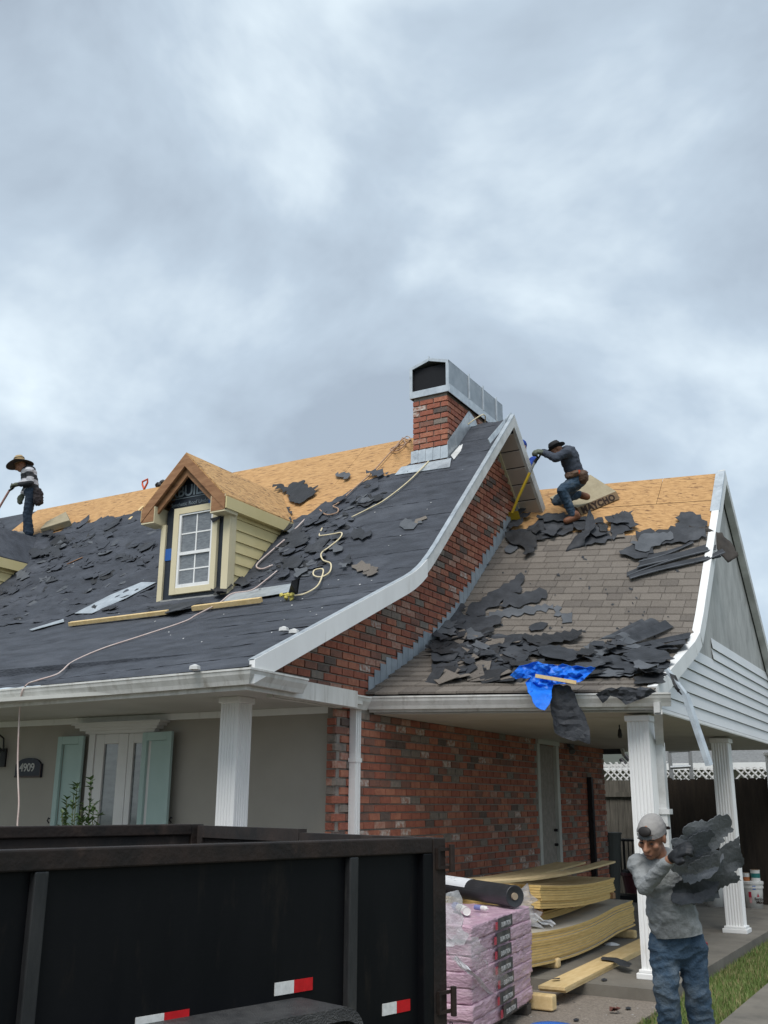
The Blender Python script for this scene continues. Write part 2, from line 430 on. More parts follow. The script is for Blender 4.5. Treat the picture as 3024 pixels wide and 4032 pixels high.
def link(name, me, parent=None, bevel=0.0, loc=None):
    o = bpy.data.objects.new(name, me)
    COL.objects.link(o)
    if loc is not None: o.location = loc
    if parent is not None: attach(o, parent)
    if bevel:
        b = o.modifiers.new('bevel', 'BEVEL'); b.width = bevel; b.segments = 2; b.limit_method = 'ANGLE'
    return o
WORLDM = {}
def wm(o):
    if o.parent is None: return Matrix.LocRotScale(o.location, o.rotation_euler, o.scale)
    return wm(o.parent) @ o.matrix_parent_inverse @ Matrix.LocRotScale(o.location, o.rotation_euler, o.scale)
def attach(o, parent):
    o.parent = parent
    o.matrix_parent_inverse = wm(parent).inverted()
def tag(o, label=None, cat=None, group=None, kind=None):
    if label: o['label'] = label
    if cat: o['category'] = cat
    if group: o['group'] = group
    if kind: o['kind'] = kind
    return o
def thing(name, label, cat, loc=(0, 0, 0), group=None):
    o = bpy.data.objects.new(name, None)
    COL.objects.link(o); o.location = loc; o.empty_display_size = 0.2
    return tag(o, label, cat, group)
def node(name, parent, loc=(0, 0, 0)):
    o = bpy.data.objects.new(name, None)
    COL.objects.link(o); o.location = loc; o.empty_display_size = 0.1
    attach(o, parent); return o
def text(name, body, size, org, xd, yd, mat, parent, ext=0.001, spacing=1.0, bold=0.0):
    cu = bpy.data.curves.new('txt', 'FONT'); cu.body = body; cu.size = size; cu.extrude = ext; cu.space_character = spacing
    cu.offset = bold
    t = bpy.data.objects.new('txt', cu)
    me = evaluated_mesh(t)
    bpy.data.objects.remove(t); bpy.data.curves.remove(cu)
    xd, yd = Vector(xd).normalized(), Vector(yd).normalized(); zd = xd.cross(yd)
    mt = Matrix.Identity(4)
    for i in range(3): mt[i][0], mt[i][1], mt[i][2], mt[i][3] = xd[i], yd[i], zd[i], org[i]
    me.transform(mt); me.materials.clear(); me.materials.append(mat)
    return link(name, me, parent)
def nz(x, y, z=0.0):
    return noise.noise(Vector((x, y, z)))
def jag(poly, step=0.05, amp=0.02, seed=0):
    rnd = random.Random(seed); out = []
    k = len(poly)
    for i in range(k):
        a, b = Vector(poly[i]), Vector(poly[(i + 1) % k]); d = b - a
        n = max(1, int(d.length / step)); nr = Vector((-d.y, d.x)).normalized() if d.length > 1e-6 else Vector((0, 0))
        for j in range(n):
            t = j / n
            q = a + d * t
            if j > 0: q = q + nr * rnd.uniform(-amp, amp)
            out.append(q)
    return out
def patch(poly, f, grid=0.06, lift=0.01, wav=0.02, wfreq=4.0, seed=0, edge=0.0, amp=0.02, step=0.05):
    """2-D outline on a roof surface f(x, y): jagged, triangulated, wavy sheet"""
    ol = jag(poly, step, amp, seed)
    xs = [p.x for p in ol]; ys = [p.y for p in ol]
    pts = [Vector((p.x, p.y)) for p in ol]; n = len(pts)
    def inside(x, y):
        c = False; j = n - 1
        for i in range(n):
            if (ol[i].y > y) != (ol[j].y > y) and x < (ol[j].x - ol[i].x) * (y - ol[i].y) / (ol[j].y - ol[i].y) + ol[i].x: c = not c
            j = i
        return c
    rnd = random.Random(seed + 1)
    gx = min(xs)
    while gx < max(xs):
        gy = min(ys)
        while gy < max(ys):
            x, y = gx + rnd.uniform(-.3, .3) * grid, gy + rnd.uniform(-.3, .3) * grid
            if inside(x, y): pts.append(Vector((x, y)))
            gy += grid
        gx += grid
    vs, _, fs, _, _, _ = delaunay_2d_cdt(pts, [(i, (i + 1) % n) for i in range(n)], [list(range(n))], 1, 1e-5)
    V = []
    cx, cy = sum(xs) / n, sum(ys) / n
    rmax = max(math.hypot(p.x - cx, p.y - cy) for p in ol)
    for p in vs:
        h = lift + wav * (0.5 + 0.5 * nz(p.x * wfreq + seed * 3.7, p.y * wfreq, seed)) + wav * 0.5 * abs(nz(p.x * wfreq * 2.7, p.y * wfreq * 2.7, seed + 5))
        if edge:
            r = math.hypot(p.x - cx, p.y - cy) / rmax
            a = math.atan2(p.y - cy, p.x - cx)
            h += edge * max(0, r - 0.35) ** 1.5 * max(0, 0.55 + nz(math.cos(a) * 1.6 + seed, math.sin(a) * 1.6, seed * 1.3) * 1.3)
        V.append((p.x, p.y, f(p.x, p.y) + h))
    mb = MB(); mb.v = V; mb.f = [tuple(q) for q in fs]; mb.m = [0] * len(fs)
    return mb
def pxpoly(pts, f, **k):
    return [onsurf(x, y, f, **k).to_2d() for x, y in pts]

# ------------------------------------------------------------------ ground
def struct(mb, name, mat, **k):
    o = mb.build(name, mat, **k); o['kind'] = 'structure'; return o
g = MB().quad((-220, -60, -.13), (200, -60, -.13), (200, 300, -.13), (-220, 300, -.13))
struct(g, 'ground', soil)
struct(MB().box((-9.5, -8, -.2), (-2.62, 9.66, -.1)), 'driveway', aggr)
struct(MB().box((-5.6, 9.664, -.2), (-2.62, 19.4, 0.0)), 'carport_floor', conc)
struct(MB().box((-17.5, 7.0, -.2), (-5.62, 8.6, 0.02)), 'porch_floor', conc)
struct(MB().box((-2.04, -6, -.2), (-0.9, 26, -.094)), 'path', conc)
# lawn
def grass(name, x0, x1, y0, y1, n, label, h=0.06, seed=3):
    rnd = random.Random(seed); mb = MB()
    for _ in range(n):
        x, y = rnd.uniform(x0, x1), rnd.uniform(y0, y1)
        hh = h * rnd.uniform(.5, 1.3); a = rnd.uniform(0, 6.28); w = rnd.uniform(.004, .008)
        dx_, dy_ = math.cos(a) * w, math.sin(a) * w; lx, ly = rnd.uniform(-.03, .03), rnd.uniform(-.03, .03)
        nn = len(mb.v)
        mb.v += [(x - dx_, y - dy_, -.13), (x + dx_, y + dy_, -.13), (x + lx, y + ly, -.13 + hh)]
        mb.f.append((nn, nn + 1, nn + 2)); mb.m.append(rnd.choice((0, 0, 1, 2)))
    o = mb.build(name, [M('grass_a', (0.105, 0.165, 0.036), None, rough=.7), M('grass_b', (0.15, 0.205, 0.058), None, rough=.7), M('grass_dry', (0.27, 0.235, 0.11), None, rough=.8)])
    tag(o, label, 'grass', kind='stuff')
grass('lawn_grass', -2.61, -2.05, 6.0, 20, 26000, 'short green lawn strip between the carport slab and the path')
grass('back_lawn', -9.5, -5.7, 17.2, 24, 9000, 'green back lawn seen beyond the brick wall', .10, 5)

# ------------------------------------------------------------------ brick pieces
rb = random.Random(11)
CRS, BLEN, JT = 0.083, 0.225, 0.011
BRICKMESH = {}
def brick_mesh(mi, axis, ln):
    key = (mi, axis, round(ln, 3))
    if key not in BRICKMESH:
        h = CRS - JT; d = 0.02
        mb = MB()
        e = 0.004
        if axis == 'x':       # face looks to +X, length along Y
            o = [(-.01, -ln / 2, -h / 2), (-.01, ln / 2, -h / 2), (-.01, ln / 2, h / 2), (-.01, -ln / 2, h / 2)]
            q = [(d, -ln / 2 + e, -h / 2 + e), (d, ln / 2 - e, -h / 2 + e), (d, ln / 2 - e, h / 2 - e), (d, -ln / 2 + e, h / 2 - e)]
        else:                 # face looks to -Y, length along X
            o = [(-ln / 2, .01, -h / 2), (ln / 2, .01, -h / 2), (ln / 2, .01, h / 2), (-ln / 2, .01, h / 2)]
            q = [(-ln / 2 + e, -d, -h / 2 + e), (ln / 2 - e, -d, -h / 2 + e), (ln / 2 - e, -d, h / 2 - e), (-ln / 2 + e, -d, h / 2 - e)]
        mb.v = o + q
        mb.f = [(4, 5, 6, 7), (0, 1, 5, 4), (1, 2, 6, 5), (2, 3, 7, 6), (3, 0, 4, 7)]
        mb.m = [0] * 5
        BRICKMESH[key] = mb.mesh('brick', BR[mi])
    return BRICKMESH[key]
BR_PART, BR_REST = [], []     # (distance, loc, axis, length, material, parent key)
def pick():
    return rb.choices(range(7), BRW)[0]
def brick_field(axis, fix, u0, u1, z0, z1, keep, key, jit=True):
    r = int(math.floor(z0 / CRS))
    row = r
    while row * CRS < z1:
        zc = row * CRS + CRS / 2
        off = (row % 2) * BLEN / 2
        u = u0 - (BLEN - off if off else 0)
        while u < u1:
            a, b = max(u, u0), min(u + BLEN, u1)
            if b - a > 0.04:
                c = (a + b) / 2
                if zc - CRS / 2 >= z0 - .02 and zc + CRS / 2 <= z1 + .03 and keep(c, zc):
                    ln = b - a - JT
                    jx = rb.uniform(-.003, .003)
                    loc = (fix + jx, c, zc) if axis == 'x' else (c, fix + jx, zc)
                    BR_PART.append((depth_of(loc), loc, axis, ln, pick(), key))
            u += BLEN
        row += 1

# ------------------------------------------------------------------ the brick house
HOUSE = thing('brick_house', 'red brick house with stripped roof, yellow dormer and brick chimney', 'house', (-5.42, 8.5, 0))
XL = -17.5
# brick gable wall
wall = MB()
yz = [(8.5, -.1), (16.9, -.1), (16.9, zmain(0, 16.9) - .12), (RIDGE_Y, RIDGE_Z - .14), (BRK_Y, BRK_Z - .12), (7.2, zmain(0, 7.2) - .10), (7.2, 2.62), (8.5, 2.62)]
wall.prism([(XW, y, z) for y, z in yz], (-.11, 0, 0))
WALL = wall.build('brick_wall', mortar, HOUSE)
def keepw(y, z):
    if z + .04 > zmain(0, y) - .14: return False
    if 13.78 < y < 14.66 and z < 2.44: return False
    if y < 8.5: return z > 2.64
    if z < 2.47: return True
    return z > zcar(XW, y) - .05
brick_field('x', XW, 7.2, 16.9, 0.0, 6.8, keepw, 'wall')
brick_field('y', 8.5, -5.53, -5.42, 0.0, 2.46, lambda a, b: True, 'wall')
# soldier course above the side door
for k in range(9):
    BR_PART.append((30, (XW + .002, 13.80 + k * .09, 2.47), 'x', .07, pick(), 'wall'))

# porch wall, ceiling, beam
MB().box((XL, 8.56, 0), (-5.532, 8.68, 2.56)).build('porch_wall', taupe, HOUSE)
MB().box((XL, 6.72, 2.525), (-5.16, 8.56, 2.56)).build('porch_ceiling', soffit_m, HOUSE)
MB().obox((XL, 8.525, 2.455), (-5.54 - XL, 0, 0), (0, .033, 0), (0, 0, .068)).build('crown_moulding', white, HOUSE)
# fascia and gutters
def ktype(mb, a, b, out, ztop, mi=0, k=1.0):
    a, b, out = Vector(a), Vector(b), Vector(out)
    prof = [(-.125, 0), (-.125, -.125), (-.055, -.130), (-.04, -.095), (-.012, -.05), (-.004, -.02), (0.004, -.016), (0.004, 0.0), (-.012, 0.0), (-.012, -.02), (-.115, -.02), (-.115, 0)]
    pts = [(a.x + out.x * o * k, a.y + out.y * o * k, a.z + h * k) for o, h in prof]
    mb.prism(pts, b - a, mi)
def gutter(name, parent, a, b, out):
    mb = MB(); ktype(mb, a, b, out, 0)
    return mb.build(name, gut_m, parent)
gc = Vector((-5.025, 6.55, 2.655))
g9 = Vector((-9.25, eave_y(-9.25) - .11, 2.655))
KP = [(-.125, 0), (-.125, -.125), (-.055, -.130), (-.04, -.095), (-.012, -.05), (-.004, -.02), (0.004, -.016), (0.004, 0.0), (-.012, 0.0), (-.012, -.02), (-.115, -.02), (-.115, 0)]
def sweep(name, nodes, mat, parent, prof=KP):
    mb = MB(); n = len(prof)
    for (p, o) in nodes:
        for (a, h) in prof: mb.v.append((p[0] + o[0] * a, p[1] + o[1] * a, p[2] + h))
    for i in range(len(nodes) - 1):
        for j in range(n):
            k = (j + 1) % n
            mb.f.append((i * n + j, i * n + k, (i + 1) * n + k, (i + 1) * n + j)); mb.m.append(0)
    mb.f.append(tuple(range(n))[::-1]); mb.m.append(0)
    e_ = (len(nodes) - 1) * n; mb.f.append(tuple(e_ + j for j in range(n))); mb.m.append(0)
    me = mb.mesh(name, mat); bm = bmesh.new(); bm.from_mesh(me); bmesh.ops.recalc_face_normals(bm, faces=bm.faces[:]); bm.to_mesh(me); bm.free()
    return link(name, me, parent)
sweep('gutter', [((XL, g9.y, 2.655), (0, -1)), (g9, (0, -1)), (gc, (1, -1)), ((gc.x, 7.40, 2.65), (1, 0))], gut_m, HOUSE)
sweep('gutter', [((-5.20, 7.30, 2.622), (1, 0)), ((-5.20, 8.80, 2.622), (1, 0))], gut_m, HOUSE)
FPF = [(-.127, -.004), (-.127, -.165), (-.155, -.165), (-.155, -.004)]
sweep('fascia_board', [((XL, g9.y, 2.655), (0, -1)), (g9, (0, -1)), (gc, (1, -1)), ((gc.x, 8.45, 2.65), (1, 0))], gut_m, HOUSE, FPF)
MB().box((-5.41, 7.30, 2.49), (-5.34, 8.47, 2.62)).build('side_fascia', gut_m, HOUSE)
# side downspout
ds = MB().box((-5.395, 8.70, .05), (-5.32, 8.80, 2.55)); ds.box((-5.31, 8.725, .05), (-5.318, 8.735, 2.55)); ds.box((-5.31, 8.765, .05), (-5.318, 8.775, 2.55))
ds.box((-5.40, 8.69, 1.98), (-5.312, 8.81, 2.02))
ds.build('downspout', white, HOUSE)

def fluted(mb, c, w, z0, z1, nfl=5, dp=0.009):
    pts = []
    h = w / 2
    side = []
    e = .022; n = nfl; st = (w - 2 * e) / n
    side.append((-h, 0))
    for i in range(n):
        x0 = -h + e + i * st
        side += [(x0, 0), (x0 + st * .2, dp), (x0 + st * .65, dp), (x0 + st * .85, 0)]
    for k in range(4):
        ca, sa = math.cos(k * math.pi / 2), math.sin(k * math.pi / 2)
        for (t, d) in side:
            x, y = t, -h + d
            pts.append((c[0] + x * ca - y * sa, c[1] + x * sa + y * ca, z0))
    mb.prism(pts, (0, 0, z1 - z0))
def post(parent, c, z0, z1, w=0.2):
    nd = node('post', parent, (c[0], c[1], z0))
    mb = MB(); fluted(mb, c, w, z0 + .08, z1 - .06); mb.build('shaft', white, nd)
    b = MB(); h = w / 2
    b.box((c[0] - h - .045, c[1] - h - .045, z0), (c[0] + h + .045, c[1] + h + .045, z0 + .055))
    b.box((c[0] - h - .025, c[1] - h - .025, z0 + .055), (c[0] + h + .025, c[1] + h + .025, z0 + .085))
    b.build('base', white, nd, bevel=.008)
    t = MB().box((c[0] - h - .02, c[1] - h - .02, z1 - .06), (c[0] + h + .02, c[1] + h + .02, z1)); t.build('capital', white, nd, bevel=.008)
    return nd
post(HOUSE, (-5.85, 7.44), 0.02, 2.525, 0.205)

# ---- roof
ROOF = node('roof', HOUSE, (-11, 9.65, 4.0))
XR = -5.05
rd = MB()
def deck(mb, x0, x1, ys, f, th):
    for i in range(len(ys) - 1):
        a, b = ys[i], ys[i + 1]
        mb.prism([(x0, a, f(a)), (x0, b, f(b)), (x0, b, f(b) - th), (x0, a, f(a) - th)], (x1 - x0, 0, 0))
ysd = [7.2, 8.5, 9.30, 9.45, 9.6, 9.7, 9.85, 10.0, RIDGE_Y]
deck(rd, XL, XR - .045, ysd, lambda y: zmain(0, y) - .02, .09)
ysb = [RIDGE_Y, 16.95]
deck(rd, XL, XR - .045, ysb, lambda y: RIDGE_Z - .02 - .993 * (y - RIDGE_Y), .09)
rd.build('roof_deck', felt, ROOF)
# sheathing panels on the upper slope
ro = random.Random(4)
sl = math.hypot(RIDGE_Y - BRK_Y, RIDGE_Z - BRK_Z)
nrm_up = Vector((0, -S_UP, 1)).normalized(); along = Vector((0, 1, S_UP)).normalized()
k = 0
s = sl
while s > 0.4:
    s0 = max(s - 1.22, 0.35)
    x = -5.10 - (k % 2) * 1.22
    xs = [-5.10] + ([x] if k % 2 else [])
    while xs[-1] - 2.44 > -16.5: xs.append(xs[-1] - 2.44)
    for a, b in zip(xs[:-1], xs[1:]):
        org = Vector((b + .003, BRK_Y, BRK_Z)) + along * (s0 + .003) + nrm_up * (-.012 + ro.uniform(-.001, .001))
        MB().obox(org, (a - b - .006, 0, 0), along * (s - s0 - .006), nrm_up * .011).build('sheathing_panel', osb, ROOF)
    s = s0 if s0 > .36 else 0
    k += 1
# felt strips with the torn-away top edge
BND = [(-30, 2043), (29, 2092), (140, 2118), (215, 2108), (289, 2069), (340, 2072), (394, 2047), (434, 2054), (492, 2036), (593, 2033), (700, 2040), (1050, 2080), (1159, 2043), (1219, 2030), (1265, 1993), (1318, 1973), (1371, 1933), (1424, 1894), (1504, 1874), (1570, 1860), (1640, 1838), (1700, 1818)]
BXY = sorted([tuple(onsurf(x, y, zmain).to_2d()) for x, y in BND])
BXY = [(-17.5, 12.45), (-15.9, 12.45)] + [b for b in BXY if b[0] > -15.6]
BXY = [b for b in BXY if b[0] < -6.3] + [(-6.28, 11.9), (-5.8, 12.5), (-5.0, 12.55)]
def bound(x):
    for (a, ya), (b, yb) in zip(BXY[:-1], BXY[1:]):
        if a <= x <= b: y = ya + (yb - ya) * (x - a) / max(b - a, 1e-6); break
    else: y = 12.45
    if -15.5 < x < -6.3:
        y += .10 * nz(x * 2.3, 1.7) + .09 * nz(x * 6.1, 7.3) + .05 * nz(x * 17, 3.1)
    return min(y, 12.50)
edges = []
y = 6.50
while y < 12.46:
    edges.append(y)
    y += 0.40 if y < BRK_Y else 0.30
edges.append(12.51)
for si in range(len(edges) - 1):
    y0, y1 = edges[si], edges[si + 1]
    mb = MB(); cols = []
    n = int((XR - .02 - XL) / .05)
    for i in range(n + 1):
        x = XL + (XR - .02 - XL) * i / n
        yl = y0 + .012 * nz(x * 1.4, si) + .006 * nz(x * 9, si * 2)
        if si == 0: yl = eave_y(x) - .10
        bb = bound(x)
        yh = min(y1 + .05, bb)
        if yh < yl + .015: cols.append(None); continue
        idx = []
        R = 6
        for j in range(R + 1):
            v = j / R
            yy = yl + (yh - yl) * v
            left = min(1.0, max(0.12, (-7.6 - x) / 1.5)) * min(1, max(.25, (yy - 8.9) / .6))
            rg = 1 - abs(nz(x * 2.1 + 3, yy * 3.9, 1.3)) * 2.2
            rg2 = 1 - abs(nz(x * 5.0, yy * 6.9, 8.1)) * 2.2
            wr = left * (.045 * max(0, rg) ** 2 + .022 * max(0, rg2) ** 2) + .007 * nz(x * 8, yy * 8, si)
            near = 0.0
            if yh >= bb - 1e-6:
                near = .05 * max(0, v - .55) * max(0, .3 + nz(x * 5, si * 3.3))
            h = .004 + (.004 + .005 * max(0, nz(x * .7, si * 5.1))) * (1 - v) + wr + near
            idx.append(len(mb.v)); mb.v.append((x, yy, zmain(x, yy) + max(h, .002)))
        cols.append(idx)
    run = []
    def flush(run, mb=mb):
        if len(run) < 2: return
        q = MB(); R = len(run[0])
        for col in run: q.v += [mb.v[i] for i in col]
        for i in range(len(run) - 1):
            for j in range(R - 1):
                q.f.append((i * R + j, (i + 1) * R + j, (i + 1) * R + j + 1, i * R + j + 1)); q.m.append(0)
        q.build('felt_strip', felt, ROOF, smooth=True)
    for col in cols + [None]:
        if col: run.append(col)
        else: flush(run); run = []
# torn flaps still nailed to the felt (joined), plus white cap nails
fl = MB(); rf = random.Random(21)
def flap(mb, x, y, f, sz, rnd, mi=0, tall=1.0):
    a0 = rnd.uniform(0, 6.28); asp = rnd.uniform(.35, .8); n = 9
    tilt = rnd.uniform(.15, .7) * tall; td = rnd.uniform(3.6, 5.8)
    ring = []
    for i in range(n):
        a = 2 * math.pi * i / n
        r = sz * rnd.uniform(.55, 1.15)
        u, v = math.cos(a) * r, math.sin(a) * r * asp
        px_, py_ = u * math.cos(a0) - v * math.sin(a0), u * math.sin(a0) + v * math.cos(a0)
        lift = max(0, px_ * math.cos(td) + py_ * math.sin(td)) * tilt
        ring.append((x + px_, y + py_ * .75, f(x + px_, y + py_ * .75) + .012 + lift + rnd.uniform(0, .012)))
    c = (x, y, f(x, y) + .02 + rnd.uniform(0, .02))
    b = len(mb.v); mb.v += [c] + ring
    for i in range(n):
        mb.f.append((b, b + 1 + i, b + 1 + (i + 1) % n)); mb.m.append(mi)
def ok_spot(x, y):
    if -9.2 < x < -7.6 and 9.3 < y < 10.7: return False
    return y < bound(x) - .03
for _ in range(2200):
    x, y = rf.uniform(-15.8, -5.6), rf.uniform(9.0, 12.3)
    if not ok_spot(x, y): continue
    d = bound(x) - y
    leftw = 1.0 if x < -9.0 else .0
    if x < -13.9: leftw = .3
    pr = max(leftw * .42 * (1 if y > 9.75 else .25), max(0, 1 - d / .35) * .5, (.75 if (-7.9 < x < -6.6 and 9.75 < y < 11.0) else .04))
    if rf.random() < pr:
        flap(fl, x, y, zmain, rf.uniform(.05, .19) if x < -9 else rf.uniform(.04, .13), rf, rf.choices((0, 2, 1), (6, 2, 1))[0], 0.55)
tag(fl.build('torn_felt_flaps', [felt, felt_dk, felt_gr], ROOF), kind='stuff')
cn = MB()
for _ in range(150):
    x, y = rf.uniform(-12, -5.3), rf.uniform(7.1, 12.3)
    if x < -9.3 and y > 9.4 and rf.random() < .6: continue
    if ok_spot(x, y) and rf.random() < (.75 if x > -7.6 else .35):
        z = zmain(x, y) + .022; r = rf.uniform(.006, .012)
        cn.poly([(x + r * math.cos(a * 1.257), y + r * math.sin(a * 1.257) * .75, z + r * math.sin(a * 1.257) * .6) for a in range(5)])
tag(cn.build('cap_nails', white_d, ROOF), kind='stuff')

# rake boards
def rake(name, pts, x, th, vh, mat, parent):
    mb = MB()
    for (ya, za), (yb, zb) in zip(pts[:-1], pts[1:]):
        mb.prism([(x, ya, za), (x, yb, zb), (x, yb, zb - vh), (x, ya, za - vh)], (-th, 0, 0))
    return mb.build(name, mat, parent)
up = [(y, zmain(0, y) + .055) for y in (9.72, 9.85, 10.0, 11.2)] + [(RIDGE_Y, RIDGE_Z + .06)]
rake('rake_board', up, XR, .04, .185, white_d, ROOF)
lo = [(y, zmain(0, y) + .05) for y in (6.62, 8.5, 9.3, 9.45, 9.6, 9.74)]
rake('rake_board', lo, XR + .014, .058, .20, white, ROOF)
bk = [(RIDGE_Y + .002, RIDGE_Z + .06), (16.95, RIDGE_Z + .06 - .993 * (16.95 - RIDGE_Y))]
rake('rake_board', bk, XR, .04, .21, white_d, ROOF)
# drip edge along the rake
de = MB()
for pts in (up, lo):
    for (ya, za), (yb, zb) in zip(pts[:-1], pts[1:]):
        de.prism([(XR + .006, ya, za + .006), (XR + .006, yb, zb + .006), (XR - .055, yb, zb + .004), (XR - .055, ya, za + .004)], (0, 0, -.012))
de.build('drip_edge', galv, ROOF)
# loose bent piece of drip edge near the apex
a_, b_ = onplane(1935, 1735, 0, -5.18), onplane(2010, 1645, 0, -5.18)
# soffit of the rake overhang
s = 0.0
while s < 3.0:
    ya = RIDGE_Y + .06 + s; yb = ya + .178
    f = lambda y: RIDGE_Z - .16 - .993 * (y - RIDGE_Y)
    MB().prism([(XW + .002, ya, f(ya)), (XW + .002, yb, f(yb)), (XW + .002, yb, f(yb) + .012), (XW + .002, ya, f(ya) + .012)], (XR - .042 - XW, 0, 0)).build('soffit_panel', soffit_b, ROOF)
    s += .197
sf = MB()
for (ya, yb) in ((7.2, BRK_Y), (BRK_Y, RIDGE_Y)):
    sf.prism([(XW + .002, ya, zmain(0, ya) - .15), (XW + .002, yb, zmain(0, yb) - .15), (XW + .002, yb, zmain(0, yb) - .135), (XW + .002, ya, zmain(0, ya) - .135)], (XR - .042 - XW, 0, 0))
sf.build('rake_soffit', soffit_b, ROOF)
tr = MB().bar((XW + .012, RIDGE_Y + .03, RIDGE_Z - .2), (XW + .012, 14.6, RIDGE_Z - .2 - .993 * 2.06), .02, .05, up=(1, 0, 0)); tr.build('soffit_trim', cream_l, ROOF)

# step flashing where the carport roof meets the wall
yy = 9.06
while yy < 13.9:
    st = .125
    z0 = zcar(XW, yy) - .03; z1 = zcar(XW, yy + st) + .0
    top = math.floor((z1 + .13) / CRS) * CRS + .05
    MB().prism([(XW + .024, yy, z0), (XW + .024, yy + st - .006, z0 + (z1 - z0)), (XW + .024, yy + st - .006, top), (XW + .024, yy, top)], (.004, 0, 0)).build('step_flashing', galv_d, ROOF)
    yy += st

# ---- chimney
CH = node('chimney', HOUSE, (-6.0, 12.6, 6.4))
cx0, cx1, cy0, cy1 = -6.30, -5.735, 11.735, 13.60
MB().box((cx0 + .02, cy0 + .02, 5.4), (cx1 - .02, cy1 - .02, 7.19)).build('chimney_core', mortar, CH)
brick_field('y', cy0 + .02, cx0 + .002, cx1 - .002, 6.0, 7.19, lambda x, z: True, 'chim')
brick_field('x', cx1 - .02, cy0 + .002, cy1, 6.0, 7.19, lambda y, z: z > zmain(0, y) - .02, 'chim')
# corner returns are covered by the bricks of both faces; hood
hood = node('chimney_hood', CH, (-6.0, 12.6, 7.2)) if False else CH
hx0, hx1, hy0, hy1 = cx0 - .03, cx1 + .035, cy0 - .03, cy1 + .04
hm = (hx0 + hx1) / 2
zb, zt, za = 7.18, 7.66, 7.755
fr = MB()
fr.box((hx0, hy0, zb), (hx1, hy0 + .02, zb + .10))
fr.box((hx0, hy0 + .0005, zb + .10), (hx0 + .045, hy0 + .02, zt)); fr.box((hx1 - .045, hy0 + .0005, zb + .10), (hx1, hy0 + .02, zt))
fr.prism([(hx0, hy0 + .001, zt - .045), (hx0, hy0 + .001, zt), (hm, hy0 + .001, za), (hm, hy0 + .001, za - .045)], (0, .019, 0))
fr.prism([(hm, hy0 + .001, za - .045), (hm, hy0 + .001, za), (hx1, hy0 + .001, zt), (hx1, hy0 + .001, zt - .045)], (0, .019, 0))
fr.box((hm - .006, hy0 - .003, za - .04), (hm + .006, hy0 + .02, za + .03))
fr.build('hood_front_frame', galv, CH)
sp = MB()
sp.box((hx1 - .008, hy0 + .021, zb), (hx1, hy1, zt)); sp.box((hx0, hy0 + .021, zb), (hx0 + .008, hy1, zt))
sp.prism([(hx0, hy0 + .021, zt), (hm, hy0 + .021, za), (hx1, hy0 + .021, zt), (hx1, hy0 + .021, zt - .01), (hm, hy0 + .021, za - .01), (hx0, hy0 + .021, zt - .01)], (0, hy1 - hy0 - .021, 0))
sp.box((hx0 + .008, hy1 - .008, zb), (hx1 - .008, hy1, zt))
sp.build('hood_panel', galv_d, CH)
MB().box((hx1 + .001, hy0 + .001, zb - .02), (hx1 + .012, hy1, zb + .11)).build('hood_skirt', galv, CH)
for yr in (.62, 1.12, 1.62):
    MB().box((hx1 + .001, cy0 + yr, zb + .112), (hx1 + .022, cy0 + yr + .022, zt + .03)).build('hood_rib', galv, CH)
MB().box((hx0 + .01, hy0 + .06, zb + .02), (hx1 - .01, hy1 - .02, zt - .02)).build('hood_shade_fill', blackgap, CH)  # solid black block filling the hood, painted shade behind its opening
# flashing round the chimney
ap = MB()
nseg = 5
for i in range(nseg):
    xa = cx0 - .01 + (cx1 - cx0 + .02) * i / nseg; xb = xa + (cx1 - cx0 + .02) / nseg - .004
    ap.prism([(xa, cy0 - .022, 6.37), (xb, cy0 - .022, 6.38), (xb, cy0 - .035, 6.19), (xa, cy0 - .035, 6.185)], (0, .004, 0))
ap.build('apron_flashing', galv, CH)
MB().prism([(cx0 - .16, cy0 - .03, zmain(0, cy0 - .03) + .05), (cx1 + .06, cy0 - .03, zmain(0, cy0 - .03) + .05), (cx1 + .12, cy0 - .20, zmain(0, cy0 - .2) + .03), (cx0 - .19, cy0 - .17, zmain(0, cy0 - .17) + .035)], (0, 0, -.006)).build('apron_sheet', galv, CH)
sfl = MB()
for i in range(5):
    ya = cy0 - .03 + i * .24; yb = ya + .236
    sfl.prism([(cx1 + .004 + .004 * (i % 2), ya, zmain(0, ya) + .01), (cx1 + .004 + .004 * (i % 2), yb, zmain(0, yb) + .01), (cx1 + .004 + .004 * (i % 2), yb, zmain(0, yb) + .30), (cx1 + .004 + .004 * (i % 2), ya, zmain(0, ya) + .30)], (.004, 0, 0))
sfl.build('side_flashing', galv, CH)
MB().prism([(cx1 + .03, cy0 + .02, zmain(0, cy0 + .02) + .06), (cx1 + .03, cy0 + .85, zmain(0, cy0 + .85) + .07), (cx1 + .13, cy0 + .82, zmain(0, cy0 + .82) + .035), (cx1 + .11, cy0 - .05, zmain(0, cy0 - .05) + .035)], (0, 0, -.005)).build('flashing_sheet', white_d, CH)

